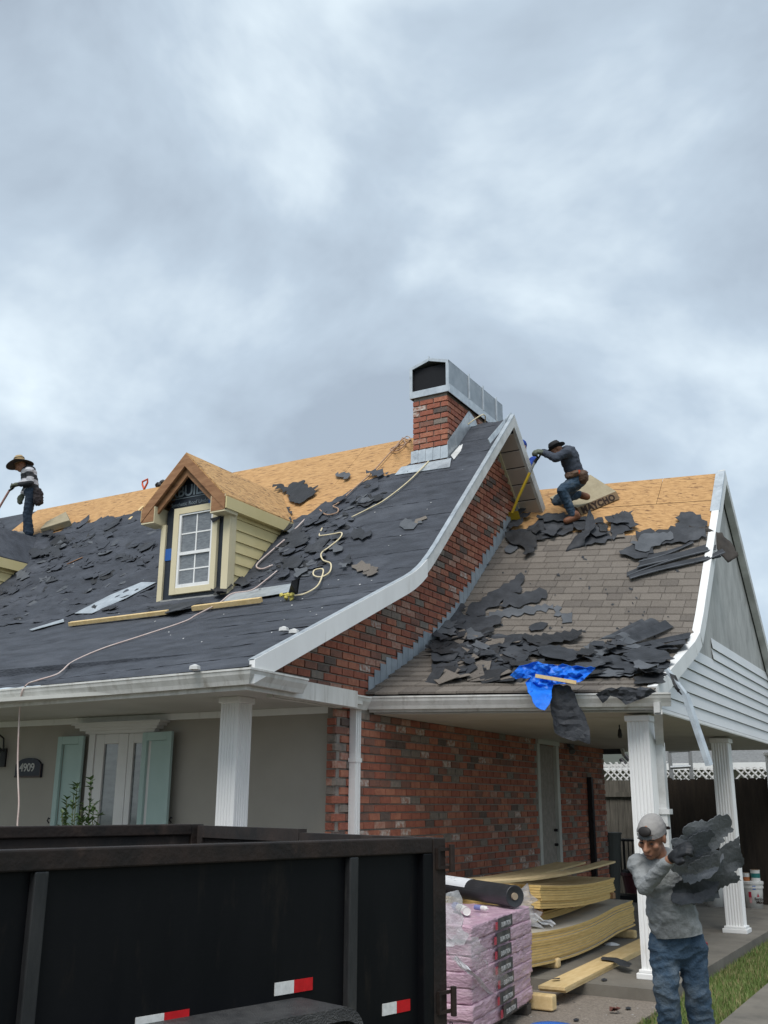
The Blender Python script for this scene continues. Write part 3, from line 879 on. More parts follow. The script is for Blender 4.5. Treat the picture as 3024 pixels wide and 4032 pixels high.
# ---- dormers
def dormer(dx, bare):
    D = node('dormer', HOUSE, (-8.4 + dx, 9.6, 4.1))
    X = lambda v: v + dx
    yf = 9.60
    cxm, zr_, ze_ = -8.425, 5.985, 5.30
    hw = .70
    rm = osb_o if bare else felt
    # body in black wrap
    MB().prism([(X(-8.86), yf, 3.9), (X(-7.81), yf, 3.9), (X(-7.81), yf, 5.28), (X(cxm), yf, 5.90), (X(-8.86), yf, 5.28)], (0, 1.9, 0)).build('front_wall', wrap_k, D)
    # roof slopes
    def slope(sx, name):
        xe = cxm + sx * (hw + .01); th = .03
        yb_r = BRK_Y + (zr_ - BRK_Z) / S_UP; yb_e = BRK_Y + (ze_ - BRK_Z) / S_UP
        a, b, c, d = (X(cxm), 9.40, zr_ + .02), (X(xe), 9.40, ze_ + .02), (X(xe), yb_e, ze_ + .02), (X(cxm), yb_r, zr_ + .02)
        MB().prism([a, b, c, d], (0, 0, -th)).build(name, rm, D)
    slope(1, 'roof_panel'); slope(-1, 'roof_panel')
    if not bare:
        f2 = lambda x, y: zr_ + .03 - abs(x - X(cxm)) * (zr_ - ze_) / hw
    # rake boards (two layers)
    for sx in (1, -1):
        xe = cxm + sx * hw
        mb = MB().prism([(X(cxm), 9.385, zr_ - .005), (X(xe), 9.385, ze_ - .005), (X(xe), 9.385, ze_ - .17), (X(cxm), 9.385, zr_ - .175)], (0, .04, 0))
        mb.build('rake_board', cedar if bare else cream, D)
        xi = cxm + sx * .50
        MB().prism([(X(cxm), 9.45, zr_ - .15), (X(xi), 9.45, zr_ - .15 - .49), (X(xi), 9.45, zr_ - .15 - .62), (X(cxm), 9.45, zr_ - .29)], (0, .035, 0)).build('inner_rake', cedar if bare else cream, D)
    # boxed eave returns
    for sx in (1, -1):
        xo = cxm + sx * hw; xi = cxm + sx * (hw - .235 if sx > 0 else hw - .225)
        a, b = min(xo, xi), max(xo, xi)
        MB().box((X(a + .012), 9.392, 5.125), (X(b - .012), 9.42, 5.335)).build('return_front', cedar if bare else cream, D)
        bx = MB().box((X(a), 9.395, 5.105), (X(b), 9.66, 5.123))
        bx.box((X(a), 9.395, 5.124), (X(a + .011), 9.66, 5.33)); bx.box((X(b - .011), 9.395, 5.124), (X(b), 9.66, 5.33))
        bx.build('return_box', cream_l, D)
    # right and left fascia, soffit
    for sx in (1, -1):
        xe = cxm + sx * (hw + .002)
        ye = BRK_Y + (5.31 - BRK_Z) / S_UP
        MB().prism([(X(xe), 9.40, 5.30), (X(xe), ye, 5.30), (X(xe), ye - .16, 5.145), (X(xe), 9.40, 5.145)], (sx * .018, 0, 0)).build('fascia', cream, D)
        xi = -7.80 if sx > 0 else -8.87
        MB().prism([(X(xe), 9.665, 5.145), (X(xe), ye - .16, 5.145), (X(xi), ye - .16, 5.145), (X(xi), 9.665, 5.145)], (0, 0, .01)).build('eave_soffit', cream, D)
    # cheeks: lapped planks
    for sx in (1, -1):
        xc = -7.80 if sx > 0 else -8.87
        z = 4.05; k = 0
        while z < 5.14:
            z1 = min(z + .148, 5.145)
            ya = 9.66; yb0 = BRK_Y + (z - BRK_Z) / S_UP; yb1 = BRK_Y + (z1 - BRK_Z) / S_UP
            if yb1 > ya + .02:
                yb0 = max(yb0, ya + .01)
                P = [(X(xc + sx * .022), ya, z + .003), (X(xc + sx * .022), yb0, z + .003), (X(xc + sx * .004), yb1, z1), (X(xc + sx * .004), ya, z1)]
                MB().prism(P, (-sx * .02, 0, 0)).build('siding_plank', cream, D)
            z = z1; k += 1
        tb = BRK_Y + (5.14 - BRK_Z) / S_UP
    # corner boards
    MB().box((X(-8.925), 9.57, 3.99), (X(-8.845), 9.60, 5.11)).build('corner_board', cream_l, D)
    MB().box((X(-8.925), 9.602, 3.99), (X(-8.86), 9.70, 5.11)).build('corner_board', cream_l, D)
    MB().box((X(-7.875), 9.57, 4.02), (X(-7.77), 9.60, 5.11)).build('corner_board', cream_l, D)
    MB().box((X(-7.81), 9.602, 4.05), (X(-7.768), 9.70, 5.14)).build('corner_board', cream_l, D)
    # window
    wc = [(-8.705, 4.145), (-7.965, 5.305)]
    cs = MB(); y0, y1 = 9.555, 9.60
    cs.box((X(-8.705), y0, 4.145), (X(-8.615), y1, 5.305)); cs.box((X(-8.045), y0, 4.145), (X(-7.965), y1, 5.305))
    cs.box((X(-8.614), y0 + .001, 5.22), (X(-8.046), y1, 5.304)); cs.box((X(-8.614), y0 + .001, 4.146), (X(-8.046), y1, 4.225))
    cs.build('window_casing', cream_l, D)
    wf = MB(); y0 = 9.565
    x0, x1, z0, z1 = -8.613, -8.047, 4.227, 5.218
    zm = z0 + (z1 - z0) * .455
    wf.box((X(x0), y0, z0), (X(x0 + .035), y1, z1)); wf.box((X(x1 - .03), y0, z0), (X(x1), y1, z1))
    wf.box((X(x0 + .036), y0, z0), (X(x1 - .031), y1, z0 + .045)); wf.box((X(x0 + .036), y0, z1 - .02), (X(x1 - .031), y1, z1))
    wf.box((X(x0 + .036), y0 - .002, zm - .02), (X(x1 - .031), y1, zm + .02))
    wf.build('window_frame', white, D)
    xm = (x0 + x1) / 2 + .005
    mu = MB()
    for (za_, zb_) in ((z0 + .046, zm - .021), (zm + .021, z1 - .021)):
        zc = (za_ + zb_) / 2
        mu.box((X(xm - .009), 9.58, za_), (X(xm + .009), 9.597, zb_))
        mu.box((X(x0 + .036), 9.582, zc - .009), (X(x1 - .031), 9.597, zc + .009))
    mu.build('muntins', white, D)
    for (za_, zb_) in ((z0 + .046, zm - .021), (zm + .021, z1 - .021)):
        zc = (za_ + zb_) / 2
        for (xa, xb) in ((x0 + .036, xm - .01), (xm + .01, x1 - .031)):
            for (a, b) in ((za_, zc - .01), (zc + .01, zb_)):
                MB().box((X(xa), 9.588, a), (X(xb), 9.594, b)).build('pane', glass_b, D)
    MB().box((X(-8.84), 9.55, 4.01), (X(-7.88), 9.59, 4.085)).build('base_board', M('grey_base', (.30, .30, .29), None, rough=.6), D)
    if bare:
        text('wrap_lettering', 'RBUILD', .215, (X(-8.83), 9.594, 5.475), (1, 0, 0), (0, 0, 1), wrap_t, D, .002, .95, .003)
        text('wrap_lettering', 'Synthetic Roof Underlayment', .075, (X(-8.80), 9.594, 5.345), (1, 0, 0), (0, 0, 1), wrap_t, D, .002, 1.0)
        MB().box((X(-8.8), 9.592, 5.445), (X(-8.05), 9.598, 5.455)).build('wrap_line', wrap_t, D)
        MB().box((X(-8.16), 9.59, 5.315), (X(-7.98), 9.596, 5.365)).build('wrap_strip', wrap_b, D)
        MB().box((X(-8.845), 9.59, 4.62), (X(-8.71), 9.596, 4.78)).build('wrap_strip', wrap_b, D)
    return D
dormer(0, True)
D2 = dormer(-5.25, False)

# ---- porch joinery on the taupe wall
z28 = lambda x, y: onplane(x * .6028, 2800 + y * .6028, 1, 8.52)
def rectz(x0, y0, x1, y1):
    a, b = z28(x0, y0), z28(x1, y1); return a.x, b.x, max(a.z, b.z), min(a.z, b.z)
DR = node('porch_door', HOUSE, (-8.4, 8.55, 0.02))
ax = z28(590, 200).x; bx_ = z28(1000, 180).x
ztop = (z28(600, 155).z + z28(990, 140).z) / 2
MB().box((ax, 8.50, .02), (ax + .09, 8.558, ztop)).build('door_frame', door_w, DR)
MB().box((bx_ - .09, 8.50, .02), (bx_, 8.558, ztop)).build('door_frame', door_w, DR)
xm = z28(825, 400).x
for (xa, xb, ga, gb) in ((ax + .092, xm - .003, z28(683, 215).x, z28(775, 215).x), (xm + .003, bx_ - .092, z28(875, 210).x, z28(965, 210).x)):
    zg = z28(683, 215).z
    lf = MB().box((xa, 8.515, .05), (ga, 8.557, ztop)); lf.box((gb, 8.515, .05), (xb, 8.557, ztop)); lf.box((ga, 8.5151, zg), (gb, 8.557, ztop)); lf.box((ga, 8.5151, .05), (gb, 8.557, .35))
    lf.build('door_leaf', door_w, DR, bevel=.006)
    MB().box((ga, 8.54, .35), (gb, 8.548, zg)).build('pane', glass, DR)
co = MB()
zc0, zc1 = ztop + .002, 2.452
steps = [(.0, .06), (.03, .30), (.09, .55), (.14, .80), (.18, 1.0)]
prev = 0
for (ov, t) in steps:
    co.box((ax - ov - .02, 8.50 - ov * .6, zc0 + (zc1 - zc0) * prev), (bx_ + ov + .02, 8.5585, zc0 + (zc1 - zc0) * t)); prev = t
co.build('cornice', door_w, DR)
for i in range(26):
    xd = ax - .02 + (bx_ - ax + .02) * i / 26
    MB().box((xd, 8.455, zc0 + (zc1 - zc0) * .36), (xd + .022, 8.4815, zc0 + (zc1 - zc0) * .52)).build('dentil', door_w, DR)
def shutter(x0, x1, zt_, ang):
    nd = node('shutter', HOUSE, (x0, 8.5, .1))
    w = x1 - x0; ca, sa = math.cos(ang), math.sin(ang)
    ux = Vector((ca, -sa, 0)); uy = Vector((sa, ca, 0)) * .035; o = Vector((x0, 8.51 + min(0, 0), 0))
    def B(u0, u1, z0, z1, dp, name):
        MB().obox(o + ux * u0 + Vector((0, 0, z0)) - uy * dp, ux * (u1 - u0), uy * (.6 if dp < 0 else 1), (0, 0, z1 - z0)).build(name, shut_m, nd, bevel=.004)
    B(0, .075, .15, zt_, 1, 'stile'); B(w - .075, w, .15, zt_, 1, 'stile')
    B(.0755, w - .0755, zt_ - .09, zt_ - .0005, .99, 'rail'); B(.0755, w - .0755, .15, .26, .99, 'rail')
    B(.0755, w - .0755, .26, zt_ - .09, -.1, 'panel')
shutter(z28(397, 200).x, z28(572, 200).x, z28(480, 166).z, rad(3))
shutter(z28(950, 180).x, z28(1165, 170).x, z28(1060, 138).z, rad(7))
# house number plaque and lantern
xa, xb, zt_, zb_ = rectz(100, 335, 258, 432)
pl = MB(); n = 10
pts = [(xa, 8.53, zb_), (xb, 8.53, zb_), (xb, 8.53, zt_ - .02)]
hx = (xb - xa) / 2
for i in range(n + 1):
    a = math.pi * i / n
    pts.append((xa + hx + (hx - .03) * math.cos(a), 8.53, zt_ - .02 + .07 * math.sin(a)))
pts.append((xa, 8.53, zt_ - .02))
PLQ = node('house_number_plaque', HOUSE, (xa + hx, 8.55, zb_))
pl.prism(pts, (0, .028, 0)); pl.build('plate', M('plaque_navy', (.018, .022, .035), None, rough=.5), PLQ)
ed = MB().box((xb - .012, 8.522, zb_), (xb, 8.5295, zt_ - .02)); ed.box((xa, 8.522, zb_), (xb - .013, 8.5295, zb_ + .02)); ed.build('rim', M('plaque_bronze', (.05, .032, .03), None, rough=.5), PLQ)
text('digits', '4909', .135, (xa + .075, 8.527, zb_ + .07), (1, 0, 0), (0, 0, 1), M('pale_digits', (.50, .50, .48), None, rough=.5), PLQ, .003, .95, .0008)
LN = node('wall_lantern', HOUSE, (-11.3, 8.5, 1.7))
lc = z28(8, 320); lx, lz = lc.x, lc.z
lm = MB().lathe((lx, 8.40, lz - .1), [(.03, 0), (.055, .04), (.075, .2), (.10, .21), (.05, .27), (.012, .31)], 6); lm.build('lamp_body', iron, LN)
MB().tube([(lx, 8.40, lz + .21), (lx, 8.39, lz + .27), (lx, 8.45, lz + .30), (lx, 8.52, lz + .26), (lx, 8.54, lz + .1)], .01, 6).build('bracket', iron, LN)
MB().box((lx - .05, 8.535, lz - .08), (lx + .05, 8.557, lz + .14)).build('back_plate', iron, LN)
# little scroll hooks holding the shutters
for (qx, qy) in ((335, 715), (1133, 712)):
    p = z28(qx, qy)
    MB().tube([(p.x, 8.49, p.z - .03), (p.x - .02, 8.48, p.z), (p.x, 8.475, p.z + .03), (p.x + .02, 8.475, p.z + .02)], .008, 6).build('shutter_hook', iron, HOUSE)

# side door in the gable wall
SD = node('side_door', HOUSE, (XW, 14.2, 0))
dm = M('grey_white_door', (.50, .50, .46), (.44, .44, .41), 2, .6)
MB().box((XW - .05, 13.80, 0), (XW + .035, 13.90, 2.42)).build('door_jamb', dm, SD)
MB().box((XW - .05, 14.53, 0), (XW + .05, 14.64, 2.42)).build('door_jamb', dm, SD)
MB().box((XW - .05, 13.78, 2.421), (XW + .06, 14.66, 2.50)).build('door_head', dm, SD)
lf = MB().box((XW - .04, 13.901, .02), (XW - .005, 14.02, 2.42)); lf.box((XW - .04, 14.40, .02), (XW - .005, 14.529, 2.42)); lf.box((XW - .04, 14.02, 2.25), (XW - .0051, 14.40, 2.42)); lf.box((XW - .04, 14.02, .02), (XW - .0051, 14.40, .3))
lf.build('door_leaf', dm, SD)
MB().box((XW - .03, 14.021, .3), (XW - .02, 14.399, 2.25)).build('pane', glass, SD)
for zk in (1.02, 1.22):
    MB().tube([(XW - .004, 14.46, zk), (XW + .05, 14.46, zk)], .02, 8).build('door_knob', iron, SD)
p = onplane(2318, 3060, 0, XW + .05)
MB().box((XW + .028, p.y - .03, .0), (XW + .10, p.y + .06, p.z)).build('dark_drain_pipe', iron, HOUSE)

# ---- place the bricks: the 300 nearest as parts, the rest joined
BR_PART.sort(key=lambda b: b[0] if b[5] == 'wall' else b[0] - 2.2)
PAR = {'wall': WALL, 'chim': CH}
rest = {'wall': MB(), 'chim': MB()}
for i, (d, loc, axis, ln, mi, key) in enumerate(BR_PART):
    ln = round(ln / .02) * .02 if ln < BLEN - JT - .01 else BLEN - JT
    me = brick_mesh(mi, axis, ln)
    if i < 300:
        link('brick', me, PAR[key], loc=loc)
    else:
        mb = rest[key]; n = len(mb.v)
        for v in me.vertices: mb.v.append((v.co.x + loc[0], v.co.y + loc[1], v.co.z + loc[2]))
        for pgn in me.polygons: mb.f.append(tuple(n + q for q in pgn.vertices)); mb.m.append(mi)
for key in rest:
    if rest[key].f: tag(rest[key].build('bricks', BR, PAR[key]), kind='stuff')

# ------------------------------------------------------------------ carport
CP = thing('carport', 'open carport with grey shingle roof half stripped and white fluted posts', 'carport', (-4.0, 12, 0))
for c in ((-2.88, 10.28), (-2.94, 14.38), (-2.94, 18.5)):
    post(CP, c, 0.0, 2.46, .22)
CR_ = node('carport_roof', CP, (-4, 12, 4))
GA, GB = Vector((-5.40, 8.985, 2.655)), Vector((-2.48, 9.99, 2.655))
gd = (GB - GA).normalized(); go = Vector((gd.y, -gd.x, 0))
gutter('gutter', CP, GA, GB, go)
mb = MB(); fa = GA - go * .127; mb.obox(fa + Vector((.03, 0, -.155)), (GB - GA) * .955, -go * .03, (0, 0, .15)); mb.build('fascia_board', gut_m, CP)
# soffit in three sheets with open seams
def soff(ya0, yb0, ya1, yb1, nm):
    MB().prism([(XW + .03, ya0, 2.485), (-2.66, yb0, 2.485), (-2.66, yb1, 2.485), (XW + .03, ya1, 2.485)], (0, 0, .015)).build(nm, soffit_m, CP)
soff(9.17, 10.12, 10.3, 10.75, 'soffit_panel'); soff(10.33, 10.77, 14.2, 14.2, 'soffit_panel'); soff(14.22, 14.22, 17.9, 18.2, 'soffit_panel')
# roof deck
rd = MB(); ni = 12
XGO = -2.64
def cz(x, y): return zcar(x, y) - .06
for i in range(ni):
    xa = XW + .03 + (XGO - XW - .03) * i / ni; xb = XW + .03 + (XGO - XW - .03) * (i + 1) / ni
    pa, pb = cprof(xa), cprof(xb)
    la = [pa[0][0] + .0, pa[1][0] - .35, pa[1][0] - .15, pa[1][0], pa[1][0] + .15, pa[1][0] + .35, pa[2][0], pa[2][0] + 3.3]
    lb = [pb[0][0] + .0, pb[1][0] - .35, pb[1][0] - .15, pb[1][0], pb[1][0] + .15, pb[1][0] + .35, pb[2][0], pb[2][0] + 3.3]
    for j in range(7):
        q = [(xa, la[j], cz(xa, la[j])), (xb, lb[j], cz(xb, lb[j])), (xb, lb[j + 1], cz(xb, lb[j + 1])), (xa, la[j + 1], cz(xa, la[j + 1]))]
        rd.quad(*q); rd.quad(*[(v[0], v[1], v[2] - .08) for v in q[::-1]])
rd.build('roof_deck', felt_dk, CR_)
# sheathing panels near the ridge
for (xa, xb, va, vb) in ((-5.38, -4.72, .62, .995), (-4.715, -2.66, .62, .80), (-4.715, -3.5, .803, .995), (-3.495, -2.66, .803, .995), (-5.38, -4.72, .38, .617), (-4.715, -2.66, .38, .617)):
    mb = MB(); n = 10; top = []
    for i in range(n + 1):
        x = xa + (xb - xa) * i / n; p = cprof(x)
        for v in (va, vb):
            yy = p[1][0] + (p[2][0] - p[1][0]) * v
            top.append((x, yy, zcar(x, yy) - .003))
    for i in range(n):
        a, b, c, d = top[2 * i], top[2 * i + 2], top[2 * i + 3], top[2 * i + 1]
        mb.quad(a, b, c, d)
    mb.build('sheathing_panel', osb, CR_)
# shingles
kz = lambda x, y: (1700 + x * .6631, 1950 + y * .6631)
CB = sorted(tuple(onsurf(*kz(x, y), zcar).to_2d()) for x, y in ((355, 225), (470, 235), (620, 215), (800, 225), (1000, 238), (1200, 240), (1450, 235), (1620, 180)))
def cbound(x):
    if x <= CB[0][0]: y = CB[0][1]
    elif x >= CB[-1][0]: y = CB[-1][1]
    else:
        for (a, ya), (b, yb) in zip(CB[:-1], CB[1:]):
            if a <= x <= b: y = ya + (yb - ya) * (x - a) / (b - a); break
    return y + .08 * nz(x * 4, 2.2)
TABS = []
rs = random.Random(5)
rows = [('L', i / 13 - (.03 if i == 0 else 0), (i + 1) / 13) for i in range(13)] + [('U', i / 26, (i + 1) / 26) for i in range(26)]
for ri, (seg, v0, v1) in enumerate(rows):
    x = XW + .03 - rs.uniform(0, .16)
    while x < XGO:
        w = rs.choice((.17, .19, .19, .21, .24))
        xa, xb = max(x, XW + .03), min(x + w, XGO)
        x += w
        if xb - xa < .03: continue
        P = []
        for (xx, v) in ((xa + .0025, v0 - .006), (xb - .0025, v0 - .006), (xb - .0025, v1 + .01), (xa + .0025, v1 + .01)):
            p = cprof(xx)
            a, b = (p[0], p[1]) if seg == 'L' else (p[1], p[2])
            yy = a[0] + (b[0] - a[0]) * v
            P.append((xx, yy))
        yc = (P[0][1] + P[2][1]) / 2; xc = (xa + xb) / 2
        if yc > cbound(xc): continue
        j = rs.uniform(0, .003); hl = .026 + j * 2
        lo_ = [Vector((px_, py_, zcar(px_, py_) + hl)) for px_, py_ in P[:2]]
        hi_ = [Vector((px_, py_, zcar(px_, py_) + .004 + j)) for px_, py_ in P[2:]]
        dn = [v - Vector((0, 0, .022)) for v in lo_]
        TABS.append((depth_of(lo_[0]), lo_ + hi_ + dn, rs.choices((0, 1, 2), (5, 4, 2))[0], seg))
TABS.sort(key=lambda t: t[0] + (3 if t[3] == 'L' else 0))
rest = MB()
for i, (d, P, mi, _) in enumerate(TABS):
    F = ((0, 1, 2, 3), (4, 5, 1, 0), (3, 4, 0), (2, 1, 5))
    if i < 300:
        mb = MB(); mb.v = [tuple(p) for p in P]; mb.f = list(F); mb.m = [0] * 4
        mb.build('shingle', SH[mi], CR_)
    else:
        n = len(rest.v); rest.v += [tuple(p) for p in P]
        for f in F: rest.f.append(tuple(n + q for q in f)); rest.m.append(mi)
tag(rest.build('shingles', SH, CR_), kind='stuff')
# gable end
GW = node('gable_end', CP, (XG, 14, 2.6))
pe, pb_, pr_ = cprof(XG)
gp = [(10.25, 2.545), (18.5, 2.545), (pr_[0], pr_[1] - .08), (pb_[0], pb_[1] - .06), (10.25, zcar(XG, 10.25) - .08)]
MB().prism([(XG, y, z) for y, z in gp], (-.04, 0, 0)).build('gable_board', gable_m, GW)
def yfront(z):
    z2 = z + .10
    if z2 < pb_[1]: return pe[0] + (z2 - pe[1]) * (pb_[0] - pe[0]) / (pb_[1] - pe[1])
    return pb_[0] + (z2 - pb_[1]) * (pr_[0] - pb_[0]) / (pr_[1] - pb_[1])
def yback(z): return pr_[0] + (pr_[1] - .08 - z)
for k in range(8):
    z0 = 2.555 + .142 * k; z1 = z0 + .142
    ya0, ya1 = max(yfront(z0), 10.28), max(yfront(z1), 10.28)
    if k >= 6: ya0 = ya1 = 13.35
    MB().prism([(XG + .026, ya0, z0 + .002), (XG + .026, yback(z0), z0 + .002), (XG + .006, yback(z1), z1), (XG + .006, ya1, z1)], (-.004, 0, 0)).build('siding_plank', siding_m, GW)
    MB().prism([(XG + .026, ya0, z0 + .002), (XG + .026, yback(z0), z0 + .002), (XG + .003, yback(z0), z0 + .0021), (XG + .003, ya0, z0 + .0021)], (0, 0, .003)).build('siding_lip', siding_m, GW) if False else None
MB().box((XG - .05, 10.2, 2.50), (XG + .045, 18.6, 2.545)).build('frieze_board', white, GW)
tr = [(10.05, zcar(XG, 10.05) + .02), (pb_[0] - .3, zcar(XG, pb_[0] - .3) + .02), (pb_[0], pb_[1] + .06), (pb_[0] + .3, zcar(XG, pb_[0] + .3) + .02), (pr_[0], pr_[1] + .03)]
def strip(name, pts, x0, th, vh, mat, parent):
    mb = MB()
    for (ya, za), (yb, zb) in zip(pts[:-1], pts[1:]):
        d = Vector((yb - ya, zb - za)).normalized(); n_ = Vector((d.y, -d.x)) * vh
        mb.prism([(x0, ya, za), (x0, yb, zb), (x0, yb + n_.x, zb + n_.y), (x0, ya + n_.x, za + n_.y)], (-th, 0, 0))
    return mb.build(name, mat, parent)
strip('rake_trim', tr, XGO + .012, .10, .17, white, GW)
strip('rake_trim', [(pr_[0], pr_[1] + .03), (18.9, pr_[1] + .03 - (18.9 - pr_[0]))], XGO + .01, .10, .13, white_d, GW)
strip('rake_flashing', [(pr_[0] - .75, zcar(XG, pr_[0] - .75) + .03), (pr_[0] - .05, pr_[1] + .0)], XGO + .018, .13, .03, galv, GW)
# right downspout with elbows
px_, py_ = -2.735, 10.47
dsp = MB()
dsp.bar((px_ + .12, 9.98, 2.56), (px_ + .12, 9.98, 2.46), .08, .06); dsp.bar((px_ + .12, 9.98, 2.47), (px_, py_ - .05, 2.18), .08, .06); dsp.bar((px_, py_ - .05, 2.20), (px_, py_ - .05, .05), .10, .075, up=(1, 0, 0))
dsp.box((px_ - .065, py_ - .115, 1.50), (px_ + .065, py_ + .015, 1.55))
dsp.build('downspout', white_d, CP)
# ceiling fittings
MB().lathe((-3.5, 11.6, 2.33), [(.02, 0), (.028, .03), (.02, .09), (.008, .11), (.008, .15)], 10).build('pendant_lamp', iron, CP)
p = onplane(2255, 2930, 0, XW + .08)
fl_ = MB().box((XW, p.y - .08, p.z - .05), (XW + .07, p.y + .1, p.z + .06)); fl_.lathe((XW + .09, p.y - .12, p.z - .06), [(.03, 0), (.055, .07), (.05, .09)], 10, axis=(.4, -.5, -.7)); fl_.build('flood_lamp', M('fitting_grey', (.10, .10, .10), None, rough=.6), CP)

# ------------------------------------------------------------------ dump trailer
TR = thing('dump_trailer', 'black steel dump trailer with rusty top rails in the foreground', 'trailer', (-2.9, 2.7, 0))
TA = Vector((.252, .968, 0)).normalized(); TN = Vector((-TA.y, TA.x, 0)); TZ = Vector((0, 0, 1))
RN = Vector((-2.36, 4.72, 0)); TL, TWD, ZT = 4.6, 2.1, 1.432
def tp(u, v, z): return RN - TA * u + TN * v + TZ * z
def tb(mb, u0, u1, v0, v1, z0, z1, mi=0): return mb.obox(tp(u0, v0, z0), -TA * (u1 - u0), TN * (v1 - v0), TZ * (z1 - z0), mi)
tb(MB(), .05, TL, 0.03, .036, .52, ZT - .0745).build('side_wall', trailer_m, TR)
tb(MB(), .05, TL, TWD - .036, TWD - .03, .52, ZT - .03).build('side_wall', rust_in, TR)
tb(MB(), TL - .03, TL, 0.04, TWD - .04, .52, ZT - .08).build('front_wall', rust_in, TR)
tb(MB(), .05, TL - .03, .04, TWD - .04, .52, .56).build('floor', rust_in, TR)
tb(MB(), .095, TL, -.012, .065, ZT - .074, ZT).build('top_rail', trailer_r, TR, bevel=.007)
tb(MB(), .095, TL, TWD - .065, TWD + .012, ZT - .04, ZT + .025).build('top_rail', trailer_r, TR, bevel=.007)
tb(MB(), TL - .06, TL + .01, .066, TWD - .066, ZT - .074, ZT - .002).build('top_rail', trailer_r, TR, bevel=.007)
for side in (0, 1):
    v0 = .065 + side * (TWD / 2 - .06)
    g = MB(); w_ = TWD / 2 - .066
    tb(g, .02, .026, v0, v0 + w_, .56, ZT - .03); tb(g, -.012, .05, v0, v0 + w_, ZT - .055, ZT - .004 + .02 * side); tb(g, -.012, .05, v0, v0 + w_, .56, .62)
    tb(g, -.012, .05, v0, v0 + .05, .62, ZT - .055); tb(g, -.012, .05, v0 + w_ - .05, v0 + w_, .62, ZT - .055)
    g.build('tailgate_door', rust_in, TR)
stake_m = M('worn_lit_stake_paint', (.010, .011, .012), (.030, .030, .031), 4, .45, .1, 30, stretch=(2, 2, .5), c3=(.07, .066, .06), s3=5, lo3=.58, hi3=.72)  # worn flecks, and a base lightened for the light the stakes catch
for u, w_ in ((.60, .055), (2.13, .055), (3.4, .055), (4.4, .055)):
    q = MB(); tb(q, u, u + w_, -.008, .03, .55, ZT - .075); q.build('side_stake', stake_m, TR, bevel=.006)
tb(MB(), .052, .16, -.010, .045, .50, ZT - .0745).build('corner_post', trailer_m, TR, bevel=.006)
q = MB(); tb(q, .0, .092, -.014, .06, .50, ZT - .003); q.build('rear_post', trailer_r, TR, bevel=.006)
q = MB(); tb(q, .0, .0935, TWD - .06, TWD + .014, .50, ZT + .024); q.build('rear_post', trailer_r, TR, bevel=.006)
for zh in (ZT - .12, .66):
    hg = node('hinge', TR, tp(0, 0, zh))
    q = MB(); tb(q, -.03, .075, -.03, -.0145, zh - .03, zh - .015); tb(q, -.03, .075, -.03, -.0145, zh + .055, zh + .07); tb(q, .06, .075, -.031, -.0146, zh - .0149, zh + .0549); q.build('hinge_strap', trailer_r, hg)
    MB().tube([tp(-.022, -.035, zh - .045), tp(-.022, -.035, zh + .085)], .015, 10).build('hinge_barrel', trailer_r, hg)
tb(MB(), .0, TL, -.005, .03, .44, .52).build('bottom_rail', trailer_m, TR)
tb(MB(), .16, .60, -.02, -.006, .56, .60).build('latch_bar', trailer_r, TR)
MB().tube([tp(.36, -.03, .585), tp(.36, -.06, .60), tp(.40, -.06, .60), tp(.44, -.03, .59)], .012, 8).build('latch_handle', trailer_r, TR)
def onside(px, py, v=-.001):
    p0 = tp(0, v, 0); d = ray(px, py); t = (p0 - CAM).dot(TN) / d.dot(TN); h = CAM + d * t
    return (RN - h).dot(TA), h.z
t2 = lambda x, y: (1000 + x * .6028, 3200 + y * .6028)
t1 = lambda x, y: (x * .6631, 3200 + y * .6631)
for pts in ((t1(830, 1235), t1(1000, 1200), t1(1150, 1160), t1(1000, 1290)), (t2(165, 1130), t2(290, 1100), t2(412, 1068), t2(290, 1170)), (t2(868, 1262), t2(960, 1240), t2(1048, 1215), t2(960, 1310))):
    (u0, z0), (u1, z1), (u2, z2), (u3, z3_) = [onside(*p) for p in pts]
    tpn = node('reflective_tape', TR, tp(u1, 0, z1))
    zt_ = (z0 + z2) / 2; hh = .05
    v_ = .0295
    tb(MB(), u1 + .0005, u0, v_ - .004, v_, zt_ - hh, zt_).build('white_band', tape_w, tpn)
    tb(MB(), u2, u1 - .0005, v_ - .004, v_, zt_ - hh, zt_).build('red_band', tape_r, tpn)
# fender over the wheels
uf, zf = onside(*t2(760, 1195), v=-.24)
u_r = .80; u_f = 2.8; zf = .80
fe = MB(); prof = []
for i in range(9):
    a = math.pi / 2 * i / 8
    prof.append((u_r + .12 - .12 * math.sin(a), zf - .12 + .12 * math.cos(a)))
prof = [(u_f, zf)] + prof + [(u_r, .35)]
for (ua, za_), (ub, zb_) in zip(prof[:-1], prof[1:]):
    fe.quad(tp(ua, -.26, za_), tp(ub, -.26, zb_), tp(ub, .029, zb_), tp(ua, .029, za_))
    fe.quad(tp(ua, -.26, za_ - .06 if False else za_), tp(ub, -.26, zb_), tp(max(ub, u_r + .03), -.26, min(zb_, zf) - .05), tp(max(ua, u_r + .03), -.26, min(za_, zf) - .05))
fe.build('fender', diamond, TR)
for uw in (1.05, 1.95):
    wn = node('wheel', TR, tp(uw, -.1, .22))
    c = tp(uw, -.24, .235)
    MB().lathe(c, [(.18, 0), (.30, 0), (.335, .03), (.335, .17), (.30, .2)], 26, axis=TN).build('tyre', M('tyre_rubber', (.015, .015, .015), None, rough=.9), wn)
    MB().lathe(c - TN * -.01, [(.05, -.01), (.12, .0), (.18, .02)], 20, axis=TN).build('rim', galv, wn)
ch = MB()
